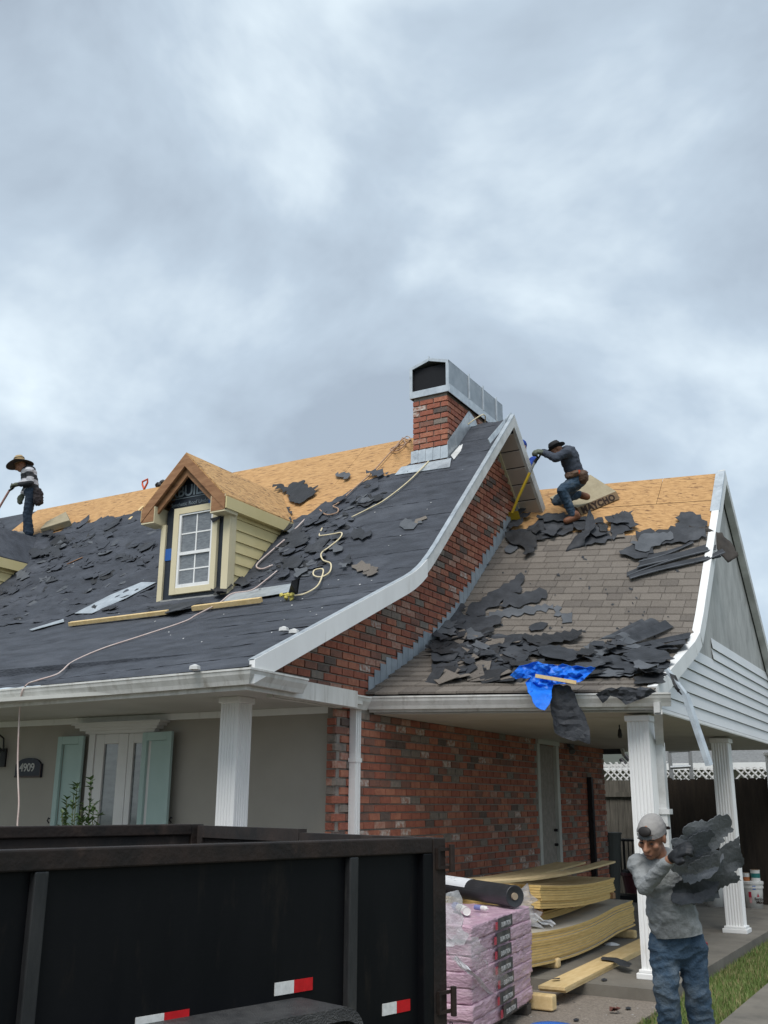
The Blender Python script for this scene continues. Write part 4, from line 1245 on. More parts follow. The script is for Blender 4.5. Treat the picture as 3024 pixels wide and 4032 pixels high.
for i in range(12):
    c = tp(-.03, -.01, .57 - i * .022)
    ch.tube([c + Vector((.006, 0, .014)), c + Vector((-.006, 0, .014)), c + Vector((-.006, 0, -.014)), c + Vector((.006, 0, -.014)), c + Vector((.006, 0, .014))], .003, 5)
ch.build('safety_chain', iron, TR)
tb(MB(), TL, TL + 1.2, TWD / 2 - .06, TWD / 2 + .06, .40, .52).build('tongue', trailer_m, TR)

# ------------------------------------------------------------------ pallet of shingle bundles
BA = Vector((-3.31, 7.05, 0)); B1 = Vector((-.12, .993, 0)).normalized(); B2 = Vector((-B1.y, B1.x, 0))
def bp(u, v, z): return BA + B1 * u + B2 * v + Vector((0, 0, z))
PALL = thing('shingle_pallet', 'dark wooden pallet under the pink shingle bundles', 'pallet', bp(.8, .5, -.1))
for i in range(3):
    MB().obox(bp(.02 + i * .72, .0, -.098), B1 * .12, B2 * 1.0, (0, 0, .075)).build('bearer', M('old_pallet_wood', (.085, .072, .058), (.05, .042, .035), 8, .9), PALL)
for i in range(7):
    MB().obox(bp(-.02, .02 + i * .145, -.022), B1 * 1.64, B2 * .10, (0, 0, .02)).build('deck_board', MATS['old_pallet_wood'], PALL)
def puffy(u0, u1, v0, v1, z0, z1, seed, mat, amp=.016):
    nu, nv, nw = max(6, int((u1 - u0) / .022)), 20, 7
    mb = MB(); idx = {}
    def V(i, j, k):
        key = (i, j, k)
        if key in idx: return idx[key]
        a, b, c = i / nu, j / nv, k / nw
        u, v, z = u0 + (u1 - u0) * a, v0 + (v1 - v0) * b, z0 + (z1 - z0) * c
        P = bp(u, v, z)
        n_ = Vector((0, 0, 0))
        if i == 0: n_ -= B1
        if i == nu: n_ += B1
        if j == 0: n_ -= B2
        if j == nv: n_ += B2
        if k == 0: n_ -= Vector((0, 0, .5))
        if k == nw: n_ += Vector((0, 0, .5))
        cnt = (i in (0, nu)) + (j in (0, nv)) + (k in (0, nw))
        w = nz(u * 5 + seed * 5.1 - z * 16, v * 5 + z * 9, z * 30 + seed)
        w2 = abs(nz(u * 13 - z * 34 + seed, v * 13, z * 46)) * 1.6 - .4
        off = amp * (w * .45 + w2 * .6) - (.002 if cnt > 1 else 0)
        if n_.length > 0: P = P + n_.normalized() * off
        idx[key] = len(mb.v); mb.v.append(tuple(P)); return idx[key]
    def face(a, b, c, d): mb.f.append((a, b, c, d)); mb.m.append(0)
    for i in range(nu):
        for k in range(nw):
            face(V(i, 0, k), V(i + 1, 0, k), V(i + 1, 0, k + 1), V(i, 0, k + 1))
            face(V(i + 1, nv, k), V(i, nv, k), V(i, nv, k + 1), V(i + 1, nv, k + 1))
    for j in range(nv):
        for k in range(nw):
            face(V(0, j + 1, k), V(0, j, k), V(0, j, k + 1), V(0, j + 1, k + 1))
            face(V(nu, j, k), V(nu, j + 1, k), V(nu, j + 1, k + 1), V(nu, j, k + 1))
    for i in range(nu):
        for j in range(nv):
            face(V(i, j, nw), V(i + 1, j, nw), V(i + 1, j + 1, nw), V(i, j + 1, nw))
            face(V(i, j + 1, 0), V(i + 1, j + 1, 0), V(i + 1, j, 0), V(i, j, 0))
    return mb
ORD = ['topmost', 'second from the top', 'third from the top', 'fourth from the top', 'fifth from the top', 'sixth from the top', 'seventh from the top']
rp_ = random.Random(9)
for ly in range(7):
    z1 = .74 - ly * .1055; z0 = z1 - .1045
    so = rp_.uniform(-.02, .02); us = 1.04 + rp_.uniform(-.05, .05)
    bn = thing('shingle_bundle', 'pink wrapped shingle bundle with black label, %s of the stack' % ORD[ly], 'shingle bundle', bp(.5, .5, z0), 'pink shingle bundles on the pallet')
    puffy(0 + so, us, 0 + so * .5, 1.0, z0, z1, ly + 1, pink).build('wrapper', pink, bn, smooth=True)
    u0 = us - .40 + rp_.uniform(-.03, .03)
    lb_ = MB(); nn = 10
    for i in range(nn):
        ua, ub = u0 + (us - .01 - u0) * i / nn, u0 + (us - .01 - u0) * (i + 1) / nn
        qa = lambda u, t: bp(u, so * .5 - .022 - .004 * math.sin(u * 30 + ly), z0 + .012 + (z1 - z0 - .018) * t)
        lb_.quad(qa(ua, 0), qa(ub, 0), qa(ub, 1), qa(ua, 1))
    lb_.build('black_label', lab_k, bn)
    text('label_lettering', 'DURATION', .050, bp(u0 + .07, so * .5 - .0275, z0 + .03), B1, (0, 0, 1), lab_w, bn, .0005, 1.0, .0003)
    MB().obox(bp(u0 - .055, so * .5 - .022, z0 + .02), B1 * .05, B2 * .004, (0, 0, .055)).build('red_patch', lab_r, bn)
    b2 = thing('shingle_bundle', 'pink wrapped shingle bundle beside the board stacks, %s of its row' % ORD[ly], 'shingle bundle', bp(1.35, .5, z0), 'pink shingle bundles on the pallet')
    puffy(us + .012, 1.64 + so, 0 - so * .5, 1.0, z0 - .002, z1 - .004, ly + 30, pink).build('wrapper', pink, b2, smooth=True)
# roll of underlayment on top of the bundles
ra, rb_ = onplane(2028, 3530, 2, .835), onplane(1700, 3478, 2, .835)
ax_ = (rb_ - ra).normalized()
RL = thing('underlayment_roll', 'black roll of roof underlayment with white paper label on the bundles', 'roll', ra)
MB().lathe(ra, [(.03, .015), (.085, 0.0), (.090, .004), (.090, (rb_ - ra).length)], 28, axis=ax_).build('roll', roll_m, RL, smooth=False)
MB().lathe(ra, [(.028, -.004), (.03, .014)], 16, axis=ax_).build('core', M('card_core', (.30, .24, .17), None, rough=.9), RL)
pw = MB(); Ls = (rb_ - ra).length
sd_ = ax_.cross(Vector((0, 0, 1))).normalized(); upv = sd_.cross(ax_).normalized()
for i in range(14):
    for s0 in range(1):
        a0, a1 = rad(-75 + i * 12), rad(-75 + (i + 1) * 12)
        P = lambda a, l: ra + ax_ * l + (sd_ * math.sin(a + math.pi) * .0925 * -1 + upv * math.cos(a) * .0925)
        pw.quad(P(a0, Ls * .47), P(a0, Ls), P(a1, Ls), P(a1, Ls * .47))
pw.build('paper_label', paper_w, RL, smooth=True)
pr2 = MB(); rq = random.Random(2)
for i in range(26):
    l0 = Ls * rq.uniform(.50, .80); a = rad(rq.uniform(-60, 45)); wdt = rq.uniform(.02, .07); da = rad(2.2)
    P2 = lambda a, l: ra + ax_ * l + (sd_ * math.sin(a + math.pi) * .0932 * -1 + upv * math.cos(a) * .0932)
    pr2.quad(P2(a, l0), P2(a, l0 + wdt), P2(a + da, l0 + wdt), P2(a + da, l0))
pr2.build('printed_lines', M('pale_print', (.45, .47, .50), None, rough=.6), RL)
# cans and tubes on the bundles
def can(px0, py0, px1, py1, z, r, label, mats):
    a, b = onplane(px0, py0, 2, z), onplane(px1, py1, 2, z); d = (b - a).normalized(); ln = (b - a).length
    T = thing('caulk_tube', label, 'tube', a)
    MB().lathe(a, [(r * .6, .004), (r * .85, .004), (r, 0), (r, ln * .6)], 16, axis=d).build('body', mats[0], T)
    MB().lathe(a + d * ln * .6, [(r * 1.001, 0), (r * 1.001, ln * .35), (r * .3, ln * .42), (r * .15, ln * .6)], 16, axis=d).build('band', mats[1], T)
can(1838, 3588, 1790, 3566, .785, .032, 'white sealant tube with blue band lying on the pink bundles', (plast_w, tin_blue))
can(1872, 3572, 1915, 3578, .775, .02, 'slim pale sealant tube beside the thicker tube on the bundles', (tin_blue, plast_w))
# stretch film
def ribbon(name, pts, w, label, seed, mat=film):
    mb = MB(); rr = random.Random(seed); n = len(pts); K = 7
    for i in range(n):
        p = Vector(pts[i]); d = (Vector(pts[min(i + 1, n - 1)]) - Vector(pts[max(i - 1, 0)])).normalized()
        side = d.cross(CW).normalized()
        for k in range(K):
            t = k / (K - 1) - .5
            mb.v.append(tuple(p + side * t * w * (1 + .4 * rr.uniform(-1, 1)) - CW * .03 * rr.uniform(0, 1)))
    for i in range(n - 1):
        for k in range(K - 1):
            mb.f.append((i * K + k, i * K + k + 1, (i + 1) * K + k + 1, (i + 1) * K + k)); mb.m.append(0)
    return tag(mb.build(name, mat, smooth=True), label, 'plastic film')
film_w = M('bunched_film', (.80, .82, .85), None, rough=.25, bump=.6, bscale=30, alpha=.75)
lerp = lambda a, b, t: a + (b - a) * t
fdep = lambda x: 7.02 + max(0, x - 1852) / 223 * 1.25
fp = [atdepth(lerp(1790, 1975, t / 12), lerp(3765, 3948, t / 12) + 6 * math.sin(t), fdep(lerp(1790, 1975, t / 12))) for t in range(13)]
ribbon('plastic_film', fp, .03, 'bunched white edge of plastic film slanting across the bundles', 3, film_w)
fp = [atdepth(lerp(1780, 1960, t / 12), lerp(3690, 3890, t / 12), fdep(lerp(1780, 1960, t / 12)) + .02) for t in range(13)]
ribbon('plastic_film', fp, .20, 'clear loose film sheet above the bunched edge on the bundles', 4)
fp = [atdepth(lerp(2040, 2085, t / 8) + 8 * math.sin(t * 1.3), lerp(3505, 3640, t / 8), 8.75) for t in range(9)]
ribbon('plastic_film', fp, .22, 'clear film flapping off the far end of the roll', 5, M('light_film', (.85, .87, .9), None, rough=.2, bump=.6, bscale=25, alpha=.55))
fp = [atdepth(lerp(2060, 2180, t / 8), lerp(3590, 3640, t / 8) + 6 * math.sin(t * 1.6), 8.9) for t in range(9)]
ribbon('plastic_film', fp, .05, 'thin film tail trailing over the yellow boards', 6, MATS['light_film'])
fp = [atdepth(lerp(1772, 1790, t / 8) + 6 * math.sin(t * 1.9), lerp(3510, 3720, t / 8), 7.0) for t in range(9)]
ribbon('plastic_film', fp, .16, 'crumpled clear film hanging beside the trailer hinge', 8, MATS['light_film'])

# ------------------------------------------------------------------ stacks of yellow boards
NTH = ['first', 'second', 'third', 'fourth', 'fifth', 'sixth', 'seventh', 'eighth', 'ninth', 'tenth', 'eleventh', 'twelfth']
def sheetstack(name, label, group, xa, xb, y0, y1, z0, n, th, bend, mat_top, seed):
    rr = random.Random(seed)
    for i in range(n):
        o_ = rr.uniform(-.010, .010); oy = rr.uniform(-.012, .012); mb = MB(); K = 14
        for k in range(K + 1):
            t = k / K; y = y0 + oy + (y1 - y0) * t; zc = z0 + i * th + bend(t)
            xl = lerp(xa[0], xa[1], t); xr = lerp(xb[0], xb[1], t) + o_
            mb.v += [(xl, y, zc), (xr, y, zc), (xr, y, zc + th * .90), (xl, y, zc + th * .90)]
        for k in range(K):
            a, b = 4 * k, 4 * k + 4
            for (p, q, mi) in ((0, 1, 0), (1, 2, 0), (2, 3, 1), (3, 0, 0)):
                mb.f.append((a + p, b + p, b + q, a + q)[::-1]); mb.m.append(mi)
        mb.f.append((0, 1, 2, 3)); mb.m.append(0); e_ = 4 * K; mb.f.append((e_ + 3, e_ + 2, e_ + 1, e_)); mb.m.append(0)
        tag(mb.build(name, [board_y, mat_top]), '%s board from the top of %s' % (NTH[n - 1 - i], label), 'board', group)
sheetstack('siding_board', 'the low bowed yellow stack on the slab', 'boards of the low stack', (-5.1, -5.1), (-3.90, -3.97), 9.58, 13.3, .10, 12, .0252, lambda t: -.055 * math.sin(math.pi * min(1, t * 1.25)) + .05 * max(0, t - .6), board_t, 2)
sheetstack('siding_board', 'the short middle stack under the raised pallet', 'boards of the middle stack', (-5.15, -5.15), (-4.22, -4.30), 10.15, 13.2, .385, 4, .022, lambda t: -.03 * math.sin(math.pi * t) + .06 * t, board_top, 3)
sheetstack('siding_board', 'the upper yellow stack raised on a pallet', 'boards of the upper stack', (-5.15, -5.15), (-3.98, -4.02), 10.15, 12.72, .572, 9, .0250, lambda t: -.045 * math.sin(math.pi * t * .9) - .06 * t, board_top, 4)
UP = thing('upper_pallet', 'wooden pallet bearers between the two stacks of yellow boards', 'pallet', (-4.5, 11.2, .48))
for yy in (10.2, 11.2, 12.55):
    MB().box((-5.1, yy, .49), (-4.02 if yy < 12 else -3.99, yy + .10, .555)).build('bearer', pallet_m, UP)
for i, (yy, nm) in enumerate(((10.3, 'rounded timber block under the near end of the low stack'), (13.0, 'timber block under the far end of the low stack'))):
    tag(MB().box((-5.0, yy, .0), (-3.88, yy + .10, .095)).build('timber_block', wood_y, bevel=.02), nm, 'timber block')
q = bp(1.66, -.02, 0)
tag(MB().box((q.x - .3, q.y + .02, -.09), (q.x + .14, q.y + .13, .03)).build('timber_block', wood_y, bevel=.012), 'short pale timber block beside the bundle pallet', 'timber block')
for i, (xa, ya, xb, yb, w_, nm) in enumerate(((-5.0, 9.35, -4.72, 12.6, .20, 'warped cream plank nearest the brick wall on the upper stack'), (-4.66, 9.25, -4.45, 12.5, .16, 'middle warped cream plank on the upper stack'), (-4.34, 9.2, -4.10, 12.55, .17, 'outermost warped cream plank on the upper stack'))):
    mb = MB(); K = 12
    d = Vector((xb - xa, yb - ya, 0)).normalized(); sdv = Vector((d.y, -d.x, 0)) * w_
    for k in range(K + 1):
        t = k / K; p = Vector((lerp(xa, xb, t), lerp(ya, yb, t), .815 + .05 * t * t - .035 * math.sin(math.pi * t) + .02 * i))
        mb.v += [tuple(p), tuple(p + sdv), tuple(p + sdv + Vector((0, 0, .022))), tuple(p + Vector((0, 0, .022)))]
    for k in range(K):
        a, b = 4 * k, 4 * k + 4
        for (u_, v_) in ((0, 1), (1, 2), (2, 3), (3, 0)): mb.f.append((a + u_, b + u_, b + v_, a + v_)[::-1]); mb.m.append(0)
    mb.f += [(0, 1, 2, 3), (4 * K + 3, 4 * K + 2, 4 * K + 1, 4 * K)]; mb.m += [0, 0]
    tag(mb.build('loose_plank', board_top), nm, 'plank')
for j in range(2):
    mb = MB(); a, b = Vector((-3.60 + .01 * j, 9.02 + .05 * (1 - j), .0 + .026 * j)), Vector((-3.72, 12.72, .006 + .026 * j)); sdv = Vector((.24, .02, 0))
    mb.obox(a, sdv, b - a, (0, 0, .024))
    tag(mb.build('loose_plank', wood_y), ('lower' if j == 0 else 'upper') + ' board of the long yellow plank pair lying on the slab edge', 'plank')

# ------------------------------------------------------------------ yard behind
FD = thing('dark_fence', 'dark brown stained picket fence behind the carport', 'fence', (-2.5, 18.5, 0))
rr = random.Random(31)
x = -5.25
pk = []
for i in range(42):
    z = 2.04 + rr.uniform(-.025, .02); w_ = .150
    if not pk:
        pass
    MB().prism([(x, 18.5 + .012 * (i % 2), 0), (x + w_, 18.5 + .012 * (i % 2), 0), (x + w_, 18.5, z - .03), (x + w_ - .03, 18.5, z), (x + .03, 18.5, z), (x, 18.5, z - .03)], (0, .02, 0)).build('picket', fence_d, FD)
    x += .143
MB().box((-5.25, 18.522, .4), (.8, 18.56, .5)).build('rail', fence_d, FD)
FG = thing('grey_fence', 'weathered grey fence with double top rail left of the dark fence', 'fence', (-5.8, 19, 0))
x = -7.6
for i in range(16):
    MB().box((x, 19.0, 0), (x + .14, 19.02, 1.80)).build('picket', fence_g, FG); x += .145
for i in range(4):
    MB().box((-7.6 + i * .6, 18.97, 1.80), (-7.006 + i * .6, 19.03, 2.02)).build('cap_board', fence_g, FG)
MB().box((-7.6, 18.95, 1.72), (-5.25, 18.995, 1.80)).build('rail', fence_g, FG)
LT = thing('lattice_panel', 'white diagonal lattice standing above the fences', 'lattice', (-4, 19.2, 2))
def slats(x0, x1, z0, z1, y):
    x = x0; h = z1 - z0
    while x < x1:
        for sgn in (1, -1):
            a = Vector((x if sgn > 0 else x + h, y + (.012 if sgn > 0 else 0), z0)); b = Vector((x + h if sgn > 0 else x, y + (.012 if sgn > 0 else 0), z1))
            MB().bar(a, b, .01, .036, up=(0, 1, 0)).build('slat', white, LT) if False else MB().obox(a - Vector((.018, 0, 0)), (.036, 0, 0), (0, .01, 0), b - a).build('slat', white, LT)
        x += .118
slats(-6.25, -5.3, 1.98, 2.36, 19.15)
slats(-5.0, -4.0, 2.02, 2.24, 19.15); slats(-3.72, -2.55, 2.02, 2.24, 19.15)
NH = thing('neighbour_house', 'neighbouring house with grey shingle roof beyond the fence', 'house', (-3, 27, 0))
MB().box((-9.5, 26, 0), (6, 33, 2.5)).build('wall', M('neighbour_wall', (.42, .40, .36), None, rough=.9), NH)
MB().prism([(-10, 25.5, 2.45), (-10, 29.5, 5.6), (-10, 33.5, 2.45)], (17, 0, 0)).build('roof', nroof, NH)
MB().box((-10, 25.46, 2.40), (7, 25.499, 2.56)).build('fascia', white, NH)
PT = thing('patio_cover', 'white edged patio cover with dark ceiling behind the brick wall', 'patio cover', (-7, 20, 0))
MB().box((-9.5, 20.0, 2.30), (-5.7, 20.06, 2.35)).build('beam', white, PT)
MB().box((-9.5, 19.9, 2.60), (-5.55, 20.3, 2.68)).build('roof', white_d, PT)
MB().box((-9.5, 22.0, 2.36), (-5.7, 22.1, 2.9)).build('back_panel', M('dull_green_grey', (.16, .18, .16), None, rough=.9), PT)
MB().box((-5.75, 20.0, 0), (-5.66, 20.09, 2.30)).build('post', M('tan_post', (.36, .24, .14), None, rough=.8), PT)
FLT = thing('twin_floodlight', 'black twin floodlight with two pale bulbs under the patio cover', 'floodlight', (-6, 19.9, 2.5))
for (qx, qy) in ((2480, 2995), (2465, 3012)):
    c = onplane(qx - 20, qy - 22, 1, 19.8); d = onplane(qx, qy, 1, 19.75)
    MB().tube([c, d], .045, 10).build('housing', iron, FLT); MB().lathe(d, [(.0001, -.03), (.03, -.02), (.035, 0), (.02, .02), (.0001, .03)], 10, capb=False, capt=False).build('bulb', M('bulb_white', (.85, .85, .82), None, rough=.2), FLT)
LD = thing('ladder', 'grey aluminium ladder leaning behind the fence', 'ladder', (-4.3, 18.9, 0))
la, lb2 = onplane(2650, 3150, 1, 18.75), onplane(2634, 2950, 1, 18.75)
for (bx0, tx0) in ((2655, 2634), (2730, 2716)):
    a, b = onplane(bx0, 3160, 1, 18.75), onplane(tx0, 2948, 1, 18.75); a = lerp(a, b, -3.0)
    MB().bar(a, b, .065, .03, up=(0, 1, 0)).build('rail', alum, LD)
for yq in (2957, 3022, 3087):
    t = (3160 - yq) / 212
    a, b = onplane(lerp(2655, 2634, t), yq, 1, 18.75), onplane(lerp(2730, 2716, t), yq - 4, 1, 18.75)
    MB().tube([a, b], .032, 8).build('rung', alum, LD)
# buckets and cans
def bucket(c, label, marks):
    B = thing('paint_bucket', label, 'bucket', c)
    c = Vector(c)
    MB().lathe(c, [(.135, 0), (.152, .30)], 28, capt=False).build('body', plast_w, B, smooth=True)
    MB().lathe(c, [(.152, .30), (.166, .302), (.166, .33), (.155, .333), (.155, .345), (.164, .347), (.164, .36), (.158, .362)], 28).build('rim', plast_w, B)
    MB().lathe(c, [(.17, .363), (.172, .37), (.172, .40), (.16, .408)], 28).build('lid', plast_w, B)
    if marks:
        out = (CAM - c); out.z = 0; out.normalize(); sx = Vector((-out.y, out.x, 0))
        base = c + out * .156
        def on(dx, z): 
            r = .137 + .05 * z / 1.0 + .006
            a = dx / r
            return c + out * (math.cos(a) * r) + sx * (math.sin(a) * r) + Vector((0, 0, z))
        def plate(x0, x1, z0, z1, mat, nm):
            mb = MB(); n = 6
            for i in range(n):
                a, b = lerp(x0, x1, i / n), lerp(x0, x1, (i + 1) / n)
                mb.quad(on(a, z0), on(b, z0), on(b, z1), on(a, z1))
            mb.build(nm, mat, B)
        plate(-.075, -.03, .165, .25, lab_r, 'red_mark'); plate(-.07, -.028, .08, .16, M('pale_red_print', (.55, .30, .30), None, rough=.5), 'small_print')
        plate(-.005, .045, .285, .345, bluep, 'blue_tape')
        mb = MB(); mb.poly([on(.055, .175), on(.095, .175), on(.075, .235)]); mb.build('triangle_mark', lab_r, B)
        text('lettering', 'Benjamin', .062, on(.012, .125) + out * .004, (sx * .8 - out * .25), (0, 0, 1), ink, B, .0005, .95, .0005)
        text('lettering', 'Moore', .062, on(.035, .075) + out * .004, (sx * .8 - out * .25), (0, 0, 1), ink, B, .0005, .95, .002)
    return B
bucket((-3.35, 17.87, 0), 'white paint bucket with red mark and blue tape beside the second post', True)
bucket((-3.93, 17.75, 0), 'plain white bucket half hidden behind the second post', False)
def tin(c, r, h, label, wrap, h0, h1):
    T = thing('paint_can', label, 'can', c)
    MB().lathe(c, [(r, 0), (r, h - .01), (r * 1.04, h - .008), (r * 1.04, h), (r * .9, h)], 24).build('tin', plast_w, T)
    MB().lathe(Vector(c), [(r * 1.01, h0), (r * 1.01, h1)], 24, capb=False, capt=False).build('label_band', wrap, T)
    MB().lathe(Vector(c), [(r * .95, h + .001), (r * .95, h + .006)], 24).build('lid', M('tin_lid', (.20, .12, .06), None, rough=.4), T)
tin((-3.29, 17.86, .409), .072, .17, 'white paint can with teal label on the bucket', tin_teal, .05, .12)
tin((-3.43, 17.84, .409), .052, .12, 'small white can with orange label on the bucket', tin_or, .0, .06)
# plant stand and bin behind the wall corner
ST = thing('metal_stand', 'black metal plant stand with bars beyond the brick corner', 'stand', (-5.5, 17.6, 0))
sy = 17.8
pa, pb2 = onplane(2412, 3312, 1, sy), onplane(2500, 3312, 1, sy)
for (xx, y2) in ((pa.x, sy), (pb2.x, sy), (pa.x + .05, sy + .4), (pb2.x + .05, sy + .4)):
    MB().box((xx, y2, 0), (xx + .028, y2 + .028, pa.z)).build('leg', iron, ST)
MB().box((pa.x, sy, pa.z), (pb2.x + .08, sy + .43, pa.z + .035)).build('top', iron, ST)
for i in range(5):
    xx = lerp(pa.x, pb2.x, (i + .7) / 5.6); MB().box((xx, sy + .01, pa.z * .45), (xx + .016, sy + .026, pa.z)).build('bar', iron, ST)
MB().box((pa.x, sy, .42), (pb2.x + .08, sy + .43, .45)).build('shelf', iron, ST)
PT2 = thing('planter_pot', 'dark red pot with a black rim on the plant stand', 'pot', (pa.x + .3, sy - .05, .1))
MB().lathe((pa.x + .30, sy + .12, .13), [(.15, 0), (.20, .27), (.22, .28), (.22, .33), (.19, .33)], 18).build('bowl', pot_r, PT2); MB().lathe((pa.x + .30, sy + .12, .46), [(.20, 0), (.20, .03), (.17, .05)], 18).build('rim', iron, PT2)
MB().box((pa.x - .1, sy - .15, 0), (pb2.x + .3, sy + .3, .10)).build('foot_slab', iron, ST)
b0 = onplane(2408, 3278, 1, 17.4)
T_ = thing('garden_bin', 'dark tapered bin standing behind the brick corner', 'bin', (b0.x, 17.4, 0))
MB().lathe((b0.x - .06, 17.45, 0), [(.12, 0), (.20, b0.z - .03), (.215, b0.z - .03), (.215, b0.z)], 20).build('bin_body', M('bin_grey', (.06, .065, .06), None, rough=.6), T_)

# ------------------------------------------------------------------ torn sheets on the carport roof
def sheet(name, pts, label, seed, mat=felt2, f=zcar, k=kz, lift=.02, wav=.05, wfreq=2.6, edge=.12, amp=.042, cat='roofing felt', group=None, grid=.10):
    poly = pxpoly([k(*p) for p in pts], f)
    mb = patch(poly, f, grid, (.034 if f is zcar else .016) + lift * .4, wav * .55, wfreq, seed, edge * .3, amp)
    o = mb.build(name, mat, smooth=False)
    md = o.modifiers.new('thick', 'SOLIDIFY'); md.thickness = .004; md.offset = 0
    return tag(o, label, cat, group)
SH_LIST = [
 ([(350, 160), (400, 180), (440, 112), (470, 132), (545, 95), (556, 120), (520, 150), (590, 140), (580, 160), (500, 192), (480, 222), (410, 242), (350, 252)], 'star shaped torn felt at the top of the brick wall flashing', felt2, .05, .10, .2),
 ([(435, 265), (520, 250), (592, 255), (622, 320), (615, 370), (560, 415), (540, 402), (545, 350), (490, 330)], 'glossy black curled felt tongue hanging down the brown shingles', felt_dk, .06, .10, .3),
 ([(430, 340), (470, 308), (510, 320), (490, 352), (440, 360)], 'small grey felt scrap left of the black tongue', felt_gr, .02, .02, .05),
 ([(440, 250), (520, 226), (600, 205), (630, 175), (690, 130), (748, 132), (738, 160), (815, 172), (905, 170), (880, 205), (815, 247), (690, 277), (600, 272), (520, 256)], 'wide ragged felt band below the kneeling worker', felt2, .02, .06, .15),
 ([(560, 240), (640, 215), (660, 250), (620, 275)], 'crumpled felt knot in the middle of the ragged band', felt_dk, .07, .12, .3),
 ([(905, 335), (910, 262), (960, 210), (1030, 205), (1075, 290), (1000, 312)], 'stiff felt sheet lying beside the tall curled strip', felt2, .04, .05, .1),
 ([(1040, 168), (1100, 140), (1170, 132), (1203, 120), (1196, 180), (1200, 232), (1150, 242), (1080, 292), (1065, 212)], 'torn felt piece in the centre just under the bare sheathing', felt2, .03, .06, .2),
 ([(1085, 240), (1140, 238), (1150, 270), (1090, 275)], 'pale shingle scrap under the bare sheathing', SH[1], .03, .02, .05),
 ([(1115, 375), (1180, 340), (1232, 330), (1212, 245), (1350, 236), (1450, 218), (1470, 152), (1530, 130), (1600, 148), (1640, 190), (1640, 290), (1560, 302), (1450, 312), (1350, 322), (1290, 382), (1210, 420), (1122, 392)], 'large grey felt sheet at the upper right edge of the carport roof', felt2, .07, .06, .12),
 ([(200, 730), (240, 665), (400, 580), (500, 510), (532, 490), (547, 540), (540, 592), (450, 640), (370, 692), (290, 747), (250, 757)], 'long pointed felt sheet slanting up the brown shingles', felt2, .03, .05, .12),
 ([(395, 690), (470, 622), (560, 600), (640, 575), (682, 592), (680, 640), (620, 667), (440, 702)], 'broad felt sheet right of the pointed one', felt2, .035, .04, .1),
 ([(390, 702), (722, 666), (722, 696), (410, 752), (300, 757)], 'straight dark strip of bared felt under the broad sheet', felt_gr, .018, .01, .0),
 ([(722, 692), (776, 686), (778, 730), (724, 736)], 'upper of two small square bare felt patches', felt_gr, .019, .008, .0),
 ([(776, 722), (836, 716), (836, 776), (774, 782)], 'lower of two small square bare felt patches', felt_gr, .019, .008, .0),
 ([(70, 680), (120, 690), (190, 688), (180, 740), (120, 782), (62, 782)], 'dark torn felt against the stepped flashing', felt2, .05, .08, .2),
 ([(60, 832), (120, 742), (250, 747), (412, 772), (345, 852), (322, 862), (180, 832)], 'folded dark felt sheet low beside the brick wall', felt2, .06, .06, .18),
 ([(575, 812), (620, 782), (692, 786), (662, 822), (592, 832)], 'small felt scrap alone on the shingles', felt2, .025, .02, .05),
 ([(100, 850), (200, 830), (330, 866), (250, 890), (140, 880)], 'felt strip coloured black as shade under the folded sheet', felt_dk, .03, .05, .1),  # shadow of the fold put into the felt's near-black colour
 ([(290, 972), (400, 912), (552, 932), (642, 962), (530, 1012), (300, 1012)], 'stacked torn sheets left of the blue tarp', felt2, .05, .07, .2),
 ([(540, 892), (620, 872), (892, 850), (900, 862), (842, 902), (722, 912), (690, 937), (620, 932)], 'lifted dark felt wing above the blue tarp', felt_dk, .08, .06, .3),
 ([(540, 962), (600, 927), (760, 927), (922, 977), (862, 1012), (640, 992)], 'flat felt sheet directly above the blue tarp', felt2, .05, .05, .12),
 ([(200, 1042), (290, 1022), (470, 1032), (540, 1022), (470, 1072), (350, 1112), (270, 1092)], 'torn felt sheet lying at the left end of the tarp', felt2, .05, .05, .18),
 ([(0, 1037), (170, 1037), (182, 1062), (120, 1082), (0, 1077)], 'felt strip near the gutter by the brick wall', felt2, .04, .04, .1),
 ([(970, 1002), (1100, 992), (1222, 1002), (1262, 932), (1352, 912), (1422, 1032), (1382, 1072), (1242, 1092), (1092, 1107), (1142, 1072), (962, 1062)], 'large torn felt sheet at the lower right eave', felt2, .06, .06, .12),
 ([(860, 1002), (940, 966), (982, 972), (972, 1012), (900, 1022)], 'black curled edge of felt right of the tarp', felt_dk, .10, .10, .4),
 ([(832, 1062), (982, 1042), (1242, 1052), (1202, 1102), (932, 1112), (822, 1120)], 'grey felt underlay between tarp and gutter', felt_gr, .03, .03, .05),
 ([(1200, 1110), (1380, 1075), (1392, 1140), (1200, 1150)], 'dark sheet put in as the shaded gap at the lower right eave corner', felt_dk, .03, .02, .02),  # near-black sheet laid on the roof as the darkness of a gap
]
